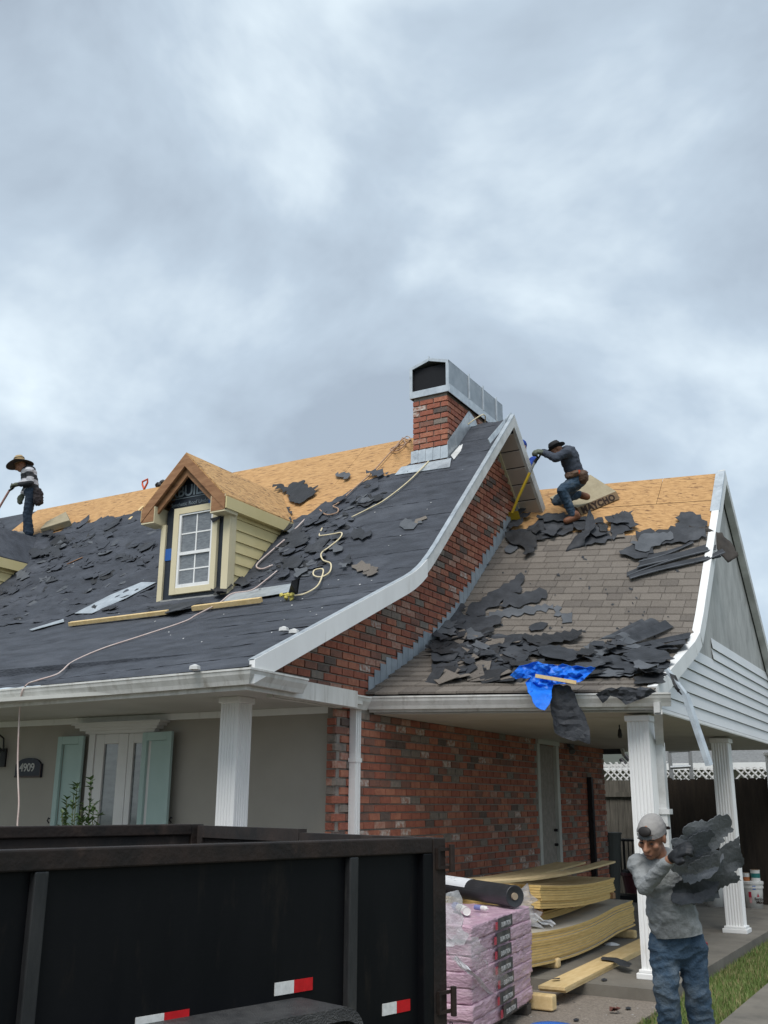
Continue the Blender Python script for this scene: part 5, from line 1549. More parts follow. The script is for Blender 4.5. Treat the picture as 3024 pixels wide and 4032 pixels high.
SH_LIST += [
 ([(600, 300), (700, 262), (800, 250), (830, 225), (780, 215), (690, 225), (640, 245), (590, 270)], 'lower ragged fringe of the felt band under the worker', felt_dk, .02, .05, .1),
 ([(0, 900), (60, 845), (150, 850), (230, 880), (300, 930), (250, 990), (120, 1000), (0, 990)], 'dark heaped felt at the foot of the stepped flashing', felt_dk, .04, .1, .3),
 ([(20, 975), (150, 960), (280, 990), (260, 1030), (120, 1040), (10, 1030)], 'torn felt sheet below the dark heap by the wall', felt2, .07, .08, .25),
 ([(330, 880), (420, 860), (560, 880), (540, 925), (400, 935)], 'felt sheet in the middle of the rubble above the tarp', felt2, .05, .07, .2),
 ([(620, 960), (760, 945), (900, 985), (840, 1040), (680, 1020)], 'wrinkled felt sheet touching the top of the tarp', felt2, .08, .07, .2),
 ([(900, 940), (1010, 915), (1050, 975), (980, 1010), (900, 990)], 'grey felt sheet between the tarp and the shingle fan', felt_gr, .05, .06, .2),
 ([(1150, 1000), (1300, 960), (1400, 985), (1430, 1040), (1300, 1060), (1180, 1050)], 'upper layer of torn felt at the lower right corner', felt2, .12, .07, .2),
 ([(1180, 330), (1290, 270), (1420, 255), (1440, 300), (1330, 340), (1240, 380)], 'upper layer of torn felt on the large right sheet', felt_gr, .11, .06, .2),
]
for i, (pts, lab, mat, lf, wv, ed) in enumerate(SH_LIST):
    sheet('torn_felt_sheet', pts, lab, i + 3, mat, lift=lf, wav=wv, edge=ed)
# tall curled strip standing up from the roof
def curl3d(name, quads, label, mat, seed, cat='roofing felt'):
    """strip through successive cross-lines (left point, right point), subdivided with ragged sides"""
    rr = random.Random(seed); mb = MB(); K = 8; rows_ = []
    for (a, b, c, d) in zip(quads[:-1], quads[1:], [None] + quads[:-2], quads[2:] + [None]):
        for s_ in range(4):
            t = s_ / 4
            L_, R_ = lerp(Vector(a[0]), Vector(b[0]), t), lerp(Vector(a[1]), Vector(b[1]), t)
            rows_.append((L_, R_))
    rows_.append((Vector(quads[-1][0]), Vector(quads[-1][1])))
    for (L_, R_) in rows_:
        e0, e1 = rr.uniform(-.06, .05), 1 + rr.uniform(-.05, .06)
        for k in range(K + 1):
            mb.v.append(tuple(lerp(L_, R_, lerp(e0, e1, k / K)) + Vector((rr.uniform(-.004, .004), rr.uniform(-.006, .006), rr.uniform(-.004, .004)))))
    n = len(rows_)
    for i in range(n - 1):
        for k in range(K):
            mb.f.append((i * (K + 1) + k, i * (K + 1) + k + 1, (i + 1) * (K + 1) + k + 1, (i + 1) * (K + 1) + k)); mb.m.append(0)
    o = mb.build(name, mat, smooth=True)
    md = o.modifiers.new('thick', 'SOLIDIFY'); md.thickness = .004
    return tag(o, label, cat)
def kp(x, y, off=0.0):
    p = onsurf(*kz(x, y), zcar); d = (CAM - p).normalized(); return p + d * off
curl3d('torn_felt_sheet', [(kp(905, 305, .03), kp(790, 335, .03)), (kp(915, 250, .25), kp(850, 245, .12)), (kp(975, 180, .30), kp(900, 215, .22)), (kp(962, 130, .2), kp(912, 150, .2)), (kp(940, 88, .16), kp(932, 88, .16))], 'tall curled felt strip standing up in front of the bare sheathing', felt2, 4)
curl3d('torn_felt_sheet', [(kp(970, 150, .05), kp(1040, 170, .05)), (kp(985, 175, .18), kp(1045, 185, .16)), (kp(1000, 215, .2), kp(1040, 215, .2))], 'dark curled back felt flap right of the tall strip', felt_dk, 5)
curl3d('torn_felt_sheet', [(kp(1036, 985, .05), kp(1112, 985, .05)), (kp(1036, 925, .2), kp(1085, 935, .16)), (kp(1042, 862, .25), kp(1048, 862, .25))], 'black pointed felt triangle standing up near the lower right eave', felt_dk, 6)
# peeled shingle strips fanned out
def strips(quads, labels, group, lift0, seed):
    for i, (q, lab) in enumerate(zip(quads, labels)):
        P = [onsurf(*kz(*p), zcar) for p in q]
        T = thing('peeled_shingle_strip', lab, 'shingle strip', P[0], group)
        a, b, c, d = [Vector(p) + Vector((0, 0, lift0 + i * .012)) for p in P]   # bottom-left, bottom-right, top-right, top-left
        mb = MB(); n = 10; rr = random.Random(seed + i)
        for k in range(n + 1):
            t = k / n; s_ = .03 * math.sin(math.pi * t + i)
            lo_, hi_ = lerp(a, b, t), lerp(d, c, t)
            for j in range(4): mb.v.append(tuple(lerp(lo_, hi_, j / 3) + Vector((0, 0, s_ + .02 * (1 - j / 3) + rr.uniform(-.003, .003)))))
        for k in range(n):
            for j in range(3): mb.f.append((4 * k + j, 4 * k + 4 + j, 4 * k + 5 + j, 4 * k + 1 + j)); mb.m.append(0)
        mb.build('strip', felt2, T, smooth=True)
        sb = MB()
        for k in range(n):
            t0, t1 = k / n, (k + 1) / n
            def pt(t, j): return lerp(lerp(a, b, t), lerp(d, c, t), j) + Vector((0, 0, .03 * math.sin(math.pi * t + i) + .02 * (1 - j) + .008))
            sb.quad(pt(t0, .04), pt(t1, .04), pt(t1, .2), pt(t0, .2))
        sb.build('adhesive_line', felt_gr, T)
strips([[(1160, 505), (1690, 345), (1690, 305), (1158, 470)], [(1180, 538), (1720, 385), (1710, 345), (1170, 505)], [(1220, 478), (1660, 340), (1660, 290), (1240, 430)], [(1225, 440), (1560, 318), (1550, 295), (1290, 380)], [(1560, 432), (1750, 395), (1730, 360), (1580, 400)]],
       ['peeled strip second lowest in the upper right fan', 'lowest peeled strip in the upper right fan', 'peeled strip second highest in the upper right fan', 'highest peeled strip in the upper right fan', 'short peeled strip overhanging the gable edge'], 'peeled strips in the upper right fan', .03, 1)
strips([[(940, 922), (1080, 892), (1275, 790), (1240, 762)], [(1080, 896), (1150, 890), (1380, 790), (1300, 770)], [(1100, 930), (1180, 925), (1445, 802), (1390, 790)], [(1130, 962), (1260, 950), (1530, 888), (1540, 856)], [(1170, 985), (1390, 965), (1530, 946), (1505, 892)]],
       ['topmost strip of the lower right fan of shingles', 'second strip of the lower right fan of shingles', 'third strip of the lower right fan of shingles', 'fourth strip of the lower right fan reaching the rake', 'lowest strip of the lower right fan reaching the rake'], 'peeled strips in the lower right fan', .05, 20)
# piled tabs and scraps
pile = MB(); rr = random.Random(77)
for _ in range(120):
    zx, zy = rr.uniform(10, 520), rr.uniform(870, 1120)
    if zy < 905 and not 90 < zx < 330: continue
    p = onsurf(*kz(zx, zy), zcar)
    w_, h_ = rr.uniform(.06, .17), rr.uniform(.05, .13); a = rr.uniform(-.8, .8)
    u = Vector((math.cos(a), math.sin(a) * .85, math.sin(a) * .5)); v = Vector((-math.sin(a), math.cos(a) * .85, math.cos(a) * .5 + rr.uniform(-.3, .5)))
    o = p + Vector((0, 0, rr.uniform(.02, .09)))
    jj = lambda: rr.uniform(.75, 1.2)
    pile.prism([o - u * w_ * jj() - v * h_ * jj(), o + u * w_ * jj() - v * h_ * jj(), o + u * w_ * jj() + v * h_ * jj(), o - u * w_ * jj() + v * h_ * jj()], (0, 0, .005), rr.choices((0, 1, 2, 3, 4), (2, 1, 3, 6, 4))[0])
tag(pile.build('shingle_rubble', SH + [felt2, felt_dk]), 'heap of broken brown shingle tabs and felt along the carport eave', 'rubble', kind='stuff')
sc = MB()
for _ in range(60):
    zx, zy = rr.uniform(150, 1480), rr.uniform(290, 900)
    p = onsurf(*kz(zx, zy), zcar)
    flap(sc, p.x, p.y, lambda a, b: zcar(a, b) + .012, rr.uniform(.012, .04), rr, 0, .3)
tag(sc.build('felt_crumbs', felt2), 'small felt crumbs scattered over the carport shingles', 'debris', kind='stuff')
tag(patch(pxpoly([kz(*p) for p in ((150, 905), (200, 880), (245, 890), (235, 915), (160, 922))], zcar), zcar, .03, .09, .06, 14, 3, .05, .01).build('insulation_tuft', M('pale_tuft', (.55, .52, .43), None, rough=.95)), 'pale fluffy tuft among the rubble by the brick wall', 'debris') if False else None

rh = random.Random(123)
ZONES = [((0, 330, 780, 1010), 14, 'dark torn felt scrap in the heap against the brick wall', 'felt scraps heaped against the brick wall'),
         ((150, 620, 860, 1100), 16, 'dark torn felt scrap left of the blue tarp on the eave', 'felt scraps left of the blue tarp'),
         ((880, 1400, 930, 1100), 14, 'dark torn felt scrap right of the blue tarp on the eave', 'felt scraps right of the blue tarp'),
         ((370, 1190, 165, 265), 12, 'dark torn felt scrap in the ragged band under the decking', 'felt scraps under the bare decking')]
for (x0, x1, y0, y1), cnt, lab, grp in ZONES:
    for q in range(cnt):
        cx_, cy_ = rh.uniform(x0, x1), rh.uniform(y0, y1)
        rx, ry = rh.uniform(45, 110), rh.uniform(16, 40); a0 = rh.uniform(-.5, .3); pts = []
        for t in range(9):
            a = 2 * math.pi * t / 9; r_ = rh.uniform(.4, 1.3)
            u, v = math.cos(a) * rx * r_, math.sin(a) * ry * r_
            pts.append((cx_ + u * math.cos(a0) - v * math.sin(a0), min(1125, cy_ + u * math.sin(a0) + v * math.cos(a0))))
        sheet('torn_felt_sheet', pts, lab, 300 + q + int(x0), rh.choice((felt2, felt2, felt2, felt_dk, felt_gr)), lift=rh.uniform(.03, .16), wav=rh.uniform(.05, .12), edge=rh.uniform(.1, .35), group=grp, grid=.09)
# blue tarp draped over the eave
def drape(px_outline, fpos, seed, mat, grid, amp, label, name, cat, jstep=18, jamp=5, fq=1.0):
    ol = jag([Vector(p) for p in px_outline], jstep, jamp, seed)
    n = len(ol); pts = [Vector((p.x, p.y)) for p in ol]
    xs = [p.x for p in ol]; ys = [p.y for p in ol]; rr = random.Random(seed)
    def inside(x, y):
        c = False; j = n - 1
        for i in range(n):
            if (ol[i].y > y) != (ol[j].y > y) and x < (ol[j].x - ol[i].x) * (y - ol[i].y) / (ol[j].y - ol[i].y) + ol[i].x: c = not c
            j = i
        return c
    gx = min(xs)
    while gx < max(xs):
        gy = min(ys)
        while gy < max(ys):
            x, y = gx + rr.uniform(-.3, .3) * grid, gy + rr.uniform(-.3, .3) * grid
            if inside(x, y): pts.append(Vector((x, y)))
            gy += grid
        gx += grid
    vs, _, fs, _, _, _ = delaunay_2d_cdt(pts, [(i, (i + 1) % n) for i in range(n)], [list(range(n))], 1, 1e-4)
    mb = MB()
    for p in vs:
        q = fpos(p.x, p.y); d = (CAM - q).normalized()
        h = amp * (.5 + abs(nz(p.x * .018 * fq + seed, p.y * .03 * fq, seed)) * 1.6 + .7 * abs(nz(p.x * .05 * fq, p.y * .05 * fq + seed, 3)))
        mb.v.append(tuple(q + d * h))
    mb.f = [tuple(f) for f in fs]; mb.m = [0] * len(fs)
    o = mb.build(name, mat, smooth=False)
    md = o.modifiers.new('thick', 'SOLIDIFY'); md.thickness = .003
    return tag(o, label, cat)
def gut_plane(px, py, off=.02):
    p0 = GA + go * off; d = ray(px, py); t = (p0 - CAM).dot(go) / d.dot(go); return CAM + d * t
def over_eave(px, py):
    a = onsurf(px, py, lambda x, y: zcar(x, y) + .07, t1=14.0); b = gut_plane(px, py, .03)
    return a if (a - CAM).length < (b - CAM).length and depth_of(a) < 13 and a.y > 8.9 else b
tarp_px = [kz(*p) for p in ((465, 1070), (520, 1012), (600, 990), (632, 988), (720, 1005), (860, 1010), (972, 1025), (950, 1050), (880, 1110), (800, 1118), (722, 1125), (712, 1160), (700, 1240), (672, 1278), (620, 1258), (570, 1170), (555, 1112), (590, 1080), (500, 1092))]
drape(tarp_px, over_eave, 5, tarp_m, 9, .085, 'crumpled bright blue tarp hanging over the carport gutter', 'blue_tarp', 'tarp')
a, b = [over_eave(*kz(*p)) + (CAM - over_eave(*kz(*p))).normalized() * .2 for p in ((615, 1072), (858, 1112))]
tag(MB().bar(a, b, .02, .035).build('wooden_batten', wood_y), 'thin wooden batten wrapped in the blue tarp', 'batten')
z6 = lambda x, y: (2000 + x * .6173, 2300 + y * .6173)
hang = [z6(*p) for p in ((272, 650), (330, 640), (400, 652), (440, 740), (470, 800), (500, 860), (522, 930), (526, 1020), (470, 1002), (390, 992), (300, 950), (288, 890), (276, 830))]
drape(hang, lambda px, py: gut_plane(px, py, .05), 8, felt2, 14, .02, 'black felt sheet hanging down over the carport gutter below the tarp', 'hanging_felt_sheet', 'roofing felt', 14, 4)
over = [kz(*p) for p in ((975, 1182), (1040, 1147), (1180, 1140), (1300, 1145), (1332, 1167), (1240, 1212), (1150, 1245), (1100, 1202), (1060, 1190), (1015, 1235), (990, 1202))]
drape(over, lambda px, py: gut_plane(px, py, .04), 9, felt2, 12, .05, 'felt scrap folded over the gutter right of the hanging sheet', 'gutter_felt_scrap', 'roofing felt', 16, 4)
# curved sheet sticking out past the carport rake
x3 = lambda x, y, d: atdepth(1900 + x * .6775, 1700 + y * .6775, d)
d0 = depth_of(onsurf(1900 + 1310 * .6775, 1700 + 560 * .6775, zcar))
curl3d('torn_felt_sheet', [(x3(1200, 545, d0 + .0), x3(1210, 650, d0 - .05)), (x3(1305, 560, d0 - .1), x3(1320, 650, d0 - .15)), (x3(1390, 590, d0 - .2), x3(1350, 670, d0 - .25)), (x3(1455, 655, d0 - .35), x3(1390, 720, d0 - .35)), (x3(1490, 722, d0 - .45), x3(1425, 762, d0 - .45))], 'stiff brownish felt sheet jutting out past the carport gable', M('brown_felt', (.030, .026, .024), (.055, .048, .042), 6, .8), 12)
# dangling drip edge metal
p0, p1, p2 = gut_plane(2000 + 1010 * .6173, 2300 + 540 * .6173, .06), gut_plane(2000 + 1130 * .6173, 2300 + 700 * .6173, .16), gut_plane(2000 + 1285 * .6173, 2300 + 1155 * .6173, .2)
DE = thing('drip_edge_strip', 'bent shiny metal drip edge dangling from the carport corner', 'metal strip', p1)
mb = MB()
for (a, b, w_) in ((p0, p1, .05), (p1, p2, .075)):
    d = (b - a).normalized(); sd_ = d.cross(CW).normalized()
    mb.prism([a - sd_ * w_ / 2, b - sd_ * w_ / 2, b - sd_ * 0 - CW * .02, a - sd_ * 0 - CW * .02], CW * .003); mb.prism([a + sd_ * w_ / 2, b + sd_ * w_ / 2, b - CW * .02, a - CW * .02], CW * .003)
mb.build('metal', galv, DE)
curl3d('torn_felt_sheet', [(gut_plane(2636, 2650, .1), gut_plane(2660, 2660, .1)), (gut_plane(2655, 2710, .14), gut_plane(2690, 2720, .14)), (gut_plane(2680, 2735, .12), gut_plane(2705, 2740, .12))], 'narrow felt scrap tangled on the dangling metal strip', felt_dk, 14)

# ------------------------------------------------------------------ things on the main roof
k6 = lambda x, y: (500 + x * .4219, 1750 + y * .4219)
k2 = lambda x, y: (1000 + x * .6631, 1350 + y * .6631)
k1 = lambda x, y: (x * .7233, 1700 + y * .7233)
ML = [
 (k2, [(110, 885), (160, 870), (200, 880), (230, 850), (300, 840), (290, 870), (382, 885), (350, 930), (270, 980), (215, 960), (190, 920)], 'black torn felt scrap on the bare sheathing right of the dormer', felt_dk, .04, .10, .3),
 (k2, [(150, 990), (200, 990), (235, 1045), (190, 1030)], 'small felt scrap on the dormer valley', felt2, .03, .04, .1),
 (k2, [(590, 950), (650, 925), (770, 930), (750, 960), (640, 985), (600, 990)], 'reddish black torn felt edge below the chimney', felt_dk, .03, .06, .2),
 (k2, [(580, 1120), (640, 1130), (700, 1150), (690, 1180), (640, 1200), (590, 1190)], 'felt flap in the middle of the main roof', felt2, .03, .06, .2),
 (k2, [(870, 1080), (900, 1055), (960, 1075), (1000, 1085), (920, 1120), (880, 1110)], 'grey felt patch beside the tan scraps near the rake', felt_gr, .015, .02, .05),
 (k2, [(960, 1060), (1020, 1040), (1030, 1055), (970, 1085)], 'small tan shingle scrap near the rake', SH[1], .02, .01, .02),
 (k2, [(580, 1340), (640, 1315), (690, 1330), (700, 1360), (650, 1380), (600, 1360)], 'upper brown shingle scrap in the cluster on the roof', SH[0], .03, .03, .1),
 (k2, [(640, 1390), (700, 1350), (740, 1380), (700, 1400)], 'lower brown shingle scrap in the cluster on the roof', SH[2], .03, .03, .1),
 (k2, [(180, 1190), (270, 1130), (330, 1180), (300, 1230), (210, 1240)], 'broad felt sheet right below the dormer eave', felt2, .05, .08, .25),
 (k2, [(300, 1250), (390, 1180), (440, 1190), (420, 1230), (330, 1275)], 'felt sheet slanting beside the yellow rope', felt2, .05, .06, .25),
 (k2, [(150, 1320), (240, 1290), (300, 1300), (260, 1360), (170, 1370)], 'felt sheet near the galvanised flashing', felt2, .05, .06, .25),
 (k2, [(150, 1115), (215, 1080), (230, 1110), (180, 1160)], 'curled felt tuft at the dormer eave corner', felt_dk, .08, .12, .4),
 (k6, [(775, 1370), (860, 1340), (960, 1345), (990, 1375), (930, 1400), (880, 1470), (840, 1480), (800, 1430)], 'black crumpled felt at the right foot of the dormer', felt_dk, .08, .12, .35),
 (k6, [(990, 1290), (1080, 1270), (1160, 1330), (1060, 1370), (1000, 1340)], 'felt fold beside the dormer corner board', felt2, .05, .08, .25),
 (k6, [(180, 1570), (300, 1580), (500, 1540), (720, 1490), (700, 1520), (560, 1570), (390, 1630), (370, 1600), (200, 1600)], 'long felt strip lying across the lumber below the dormer', felt2, .08, .05, .2),
 (k1, [(800, 985), (930, 965), (1060, 945), (1040, 990), (930, 1020)], 'felt piece drooping over the lumber', felt2, .06, .05, .2),
 (k1, [(510, 970), (560, 972), (630, 965), (635, 985), (570, 992), (515, 988)], 'dark slit of lifted felt near the galvanised strip', felt_dk, .04, .06, .2),
 (k1, [(270, 640), (300, 600), (350, 590), (360, 630), (320, 645)], 'dark curled felt below the straw hat worker', felt_dk, .07, .1, .3),
 (k1, [(120, 690), (200, 660), (330, 650), (300, 680), (180, 710)], 'long folded felt by the left dormer', felt2, .08, .1, .3),
 (k1, [(440, 620), (480, 580), (520, 575), (490, 605)], 'dark lifted felt tip left of the dormer', felt_dk, .05, .05, .3),
 (k1, [(540, 560), (600, 530), (640, 545), (600, 575)], 'felt flap upper left of the dormer', felt2, .04, .05, .2),
 (k1, [(680, 640), (720, 615), (760, 625), (720, 655)], 'felt flap close left of the dormer wall', felt2, .04, .05, .2),
 (k1, [(215, 590), (225, 560), (260, 550), (300, 585), (270, 605)], 'upright felt curl under the yellow foam pad', felt_dk, .1, .1, .4),
]
for i, (kk, pts, lab, mat, lf, wv, ed) in enumerate(ML):
    sheet('torn_felt_sheet', pts, lab, i + 60, mat, f=zmain, k=kk, lift=lf, wav=wv, edge=ed, grid=.09)
MZ = [(k2, (150, 560, 1060, 1400), 18, 'dark torn felt scrap on the main roof between dormer and chimney', 'felt scraps between dormer and chimney', (35, 75), (14, 30)),
      (k2, (420, 900, 800, 960), 8, 'dark torn felt scrap along the decking edge below the chimney', 'felt scraps below the chimney', (30, 70), (10, 20)),
      (k1, (380, 850, 480, 800), 18, 'dark torn felt scrap on the slope left of the dormer', 'felt scraps left of the dormer', (25, 60), (10, 24)),
      (k1, (20, 380, 600, 900), 12, 'dark torn felt scrap near the left dormer valley', 'felt scraps near the left dormer', (25, 60), (10, 24))]
for kk, (x0, x1, y0, y1), cnt, lab, grp, RX, RY in MZ:
    for q in range(cnt):
        cx_, cy_ = rh.uniform(x0, x1), rh.uniform(y0, y1)
        rx, ry = rh.uniform(*RX), rh.uniform(*RY); a0 = rh.uniform(-.8, .2); pts = []
        for t in range(7):
            a = 2 * math.pi * t / 7; r_ = rh.uniform(.3, 1.5); u, v = math.cos(a) * rx * r_, math.sin(a) * ry * r_
            pts.append((cx_ + u * math.cos(a0) - v * math.sin(a0), cy_ + u * math.sin(a0) + v * math.cos(a0)))
        c_ = onsurf(*kk(cx_, cy_), zmain)
        if -9.35 < c_.x < -7.6 and 9.3 < c_.y < 11.2: continue
        sheet('torn_felt_sheet', pts, lab, 500 + q + int(x0), rh.choice((felt, felt, felt, felt2, felt_gr)), f=zmain, k=kk, lift=rh.uniform(.03, .07), wav=rh.uniform(.04, .09), edge=rh.uniform(.1, .35), group=grp, grid=.08)
mr = lambda px, py, h=.0: onsurf(px, py, lambda x, y: zmain(x, y) + h)
def lumber(a, b, w_, h_, label, mat=wood_y):
    return tag(MB().bar(a, b, w_, h_, up=(0, -.42, .9)).build('lumber', mat, bevel=.004), label, 'lumber')
lumber(mr(275, 2457, .06), mr(660, 2410, .06), .06, .05, 'longer two by four lying on the lower main roof')
lumber(mr(760, 2395, .06), mr(1028, 2362, .06), .06, .06, 'shorter two by four below the galvanised flashing')
# galvanised flashing strips
def gstrip(pts, label, mat=galv):
    P = [mr(*p, .04) for p in pts]
    mb = MB(); mb.prism(P, (0, -.002, .004)); return tag(mb.build('metal_flashing', mat), label, 'flashing')
gstrip([k6(880, 1470), k6(1160, 1440), k6(1510, 1380), k6(1540, 1300), k6(1240, 1345), k6(960, 1400)], 'wide galvanised flashing strip right of the dormer foot')
gstrip([k1(405, 990), k1(500, 990), k1(690, 905), k1(850, 820), k1(770, 820), k1(600, 890)], 'long galvanised flashing strip left of the dormer foot')
gstrip([k1(160, 1078), k1(345, 1020), k1(350, 1035), k1(175, 1082)], 'narrow metal strip on the lower left of the main roof')
P = [mr(*k6(1505, 1390), .05), mr(*k6(1590, 1400), .05), mr(*k6(1610, 1260), .2), mr(*k6(1530, 1300), .25)]
tag(MB().prism(P, (.03, -.03, .02)).build('felt_roll_end', felt_dk), 'dark rolled end of felt standing on the flashing', 'roofing felt')
yg = mr(*k6(1500, 1445), .03)
gl = MB(); rr = random.Random(3)
for _ in range(9):
    c = yg + Vector((rr.uniform(-.06, .06), rr.uniform(-.03, .03), rr.uniform(.0, .06))); gl.lathe(c - Vector((0, 0, .02)), [(.005, 0), (.028, .012), (.022, .035), (.004, .045)], 7, axis=(rr.uniform(-1, 1), rr.uniform(-1, 1), 1))
tag(gl.build('yellow_rag', M('yellow_cloth', (.60, .52, .14), None, rough=.9)), 'small crumpled yellow rag beside the flashing', 'rag')
# foam pads
def foam(P, th, label, edge_mat, nrm):
    T = thing('foam_block', label, 'foam block', P[0])
    mb = MB(); n = Vector(nrm).normalized() * th
    mb.prism([Vector(p) for p in P], n); mb.build('block', foam_m, T, bevel=.01)
    return T
FP = [mr(*k1(235, 560), .02), mr(*k1(395, 512), .02), mr(*k1(375, 465), .02), mr(*k1(270, 520), .02)]
foam(FP, .12, 'yellow foam pad on the sheathing behind the straw hat worker', None, (0, -.7, .7))
# hoses and ropes
def rope(pts, r, mat, label, f=zmain, h=.055, name='air_hose', cat='hose', sub=5):
    P = [Vector(p) if len(p) == 3 else onsurf(p[0], p[1], lambda x, y: f(x, y) + h) for p in pts]
    out = []
    for i in range(len(P) - 1):
        p0, p1, p2, p3 = P[max(i - 1, 0)], P[i], P[i + 1], P[min(i + 2, len(P) - 1)]
        for s_ in range(sub):
            t = s_ / sub
            out.append(.5 * ((2 * p1) + (p2 - p0) * t + (2 * p0 - 5 * p1 + 4 * p2 - p3) * t * t + (3 * p1 - p0 - 3 * p2 + p3) * t ** 3))
    out.append(P[-1])
    return tag(MB().tube(out, r, 7).build(name, mat, smooth=True), label, cat)
k4 = lambda x, y: (x * .7233, 2300 + y * .7233)
gl1 = onplane(*k4(118, 590), 1, eave_y(-8.6) - .16)
gl0 = onplane(*k4(150, 545), 1, eave_y(-8.5) - .10)
hang_pts = [tuple(onplane(*k4(x, y), 1, 6.95)) for x, y in ((108, 680), (100, 850), (97, 980), (100, 1100), (103, 1200), (95, 1310), (92, 1420))]
hang_pts.append((hang_pts[-1][0] - .02, 6.9, .02))
hang_pts.append((hang_pts[-1][0] - .5, 6.7, -.08))
rope([k6(1400, 1180), k6(1290, 1270), k6(1160, 1360), k6(980, 1392), k6(860, 1480), k6(650, 1590), k4(1000, 205), k4(760, 285), k4(560, 350), k4(400, 420), k4(340, 470), k4(300, 495), k4(200, 525), tuple(gl0), tuple(gl1)] + hang_pts, .0085, rope_m, 'long pinkish hose crossing the main roof and hanging over the gutter')
rope([k6(1659, 700), k6(1590, 770), k6(1530, 825)], .011, rope_m, 'short hose length above the dormer valley')
rope([k6(1470, 890), k6(1330, 1010), k6(1220, 1110), k6(1215, 1150), k6(1270, 1160), k6(1360, 1125)], .011, rope_m, 'hose curving beside the dormer cheek')
rope([k2(880, 570), k2(810, 650), k2(700, 770), k2(600, 860), k2(500, 950), k2(470, 970), k2(500, 985), k2(490, 1010), k2(430, 1020), k2(390, 990)], .010, M('rust_hose', (.36, .24, .17), None, rough=.8), 'rust coloured hose running from the ridge down the sheathing', h=.055)
rope([k2(830, 640), k2(860, 600), k2(905, 555), k2(930, 570), k2(900, 600), k2(830, 620), k2(810, 635), k2(850, 640), k2(900, 600), k2(880, 565), k2(925, 580)], .010, MATS['rust_hose'], 'coiled rust hose on the ridge beside the chimney', h=.05)
ch_p = tuple(Vector((cx1 + .05, cy0 - .03, 6.40)))
rope([(cx1 - .02, 13.0, 7.0), (cx1 + .16, 12.6, zmain(0, 12.6 - .2) + .3), k2(1180, 560), k2(1060, 680), k2(920, 820), k2(780, 930), k2(700, 975), k2(580, 1035)], .009, rope_y, 'cream safety rope tied round the chimney and trailing down the roof', h=.06, name='safety_rope', cat='rope')
rope([k2(405, 1100), k2(388, 1140), k2(400, 1145), k2(470, 1135), k2(520, 1128), k2(510, 1160), k2(450, 1210), k2(400, 1250), k2(410, 1290), k2(455, 1310), k2(450, 1360), k2(400, 1390), k2(355, 1380), k2(360, 1350), k2(410, 1345), k2(400, 1400), k2(370, 1450), k2(300, 1490), k2(240, 1500)], .0095, rope_y, 'cream rope looped on the felt below the chimney', h=.065, name='safety_rope', cat='rope')
# tools on the ridge
sp_ = onplane(*k6(160, 420), 1, RIDGE_Y + .05)
SV = thing('roofing_shovel', 'orange D handled shovel sticking up behind the ridge', 'shovel', sp_)
MB().tube([sp_ + Vector((0, .5, -.8)), sp_ + Vector((0, 0, .02))], .018, 8).build('shaft', org_m, SV)
MB().tube([sp_ + Vector((0, 0, .0)), sp_ + Vector((-.05, 0, .10)), sp_ + Vector((-.055, 0, .155)), sp_ + Vector((.085, -.02, .175)), sp_ + Vector((.07, 0, .12)), sp_ + Vector((0.01, 0, .02))], .017, 8).build('grip', org_m, SV)
tgp = onplane(*k6(335, 385), 1, RIDGE_Y + .05)
TG = MB(); rr = random.Random(8)
for _ in range(7):
    c = tgp + Vector((rr.uniform(-.14, .10), rr.uniform(-.03, .05), rr.uniform(-.02, .07))); TG.lathe(c, [(.01, -.03), (.06, 0), (.055, .04), (.01, .06)], 7, axis=(rr.uniform(-1, 1), rr.uniform(-.5, .5), .7))
tag(TG.build('tool_pouch', iron), 'black tool pouch lying on the ridge left of the dormer', 'tool pouch')
a, b = mr(*k6(20, 700), .02), mr(*k6(150, 575), .02)
lumber(a, b, .05, .012, 'thin wood sliver on the sheathing left of the dormer')
a, b = mr(*k1(365, 720), .03), mr(*k1(450, 683), .03)
lumber(a, b, .05, .012, 'reddish splinter on the felt left of the dormer', cedar)
for (pp, lab) in (((k1(690, 750), k1(775, 682)), 'thin pale metal sliver left of the dormer wall'), ((k1(550, 865), k1(625, 805)), 'second pale metal sliver lower down the roof')):
    lumber(mr(*pp[0], .03), mr(*pp[1], .03), .05, .008, lab, felt_gr)
for i, (zx, zy) in enumerate(((1060, 472), (1545, 262), (1600, 275))):
    c = mr(*k4(zx, zy), .03); mb = MB(); mb.lathe(c, [(.01, 0), (.05, .01), (.045, .04), (.01, .055)], 7)
    tag(mb.build('plaster_lump', white_d), ['white lump at the gutter edge above the porch post', 'left white lump near the lower rake', 'right white lump near the lower rake'][i], 'debris')
# small felt scrap over the dormer window
q = [onplane(*k6(x, y), 1, 9.53) for x, y in ((775, 690), (880, 665), (865, 690), (800, 728))]
tag(MB().prism(q, (0, .006, 0)).build('torn_felt_sheet', felt_dk), 'black felt tag hanging across the dormer window corner', 'roofing felt')
# white curled strip at rake apex
a_, b_ = onplane(*k2(1395, 585), 0, -5.12), onplane(*k2(1530, 425), 0, -5.12)
tag(MB().bar(a_, b_, .07, .012, up=(1, 0, .2)).build('drip_edge_strip', galv), 'loose metal drip edge lying along the upper rake', 'metal strip')

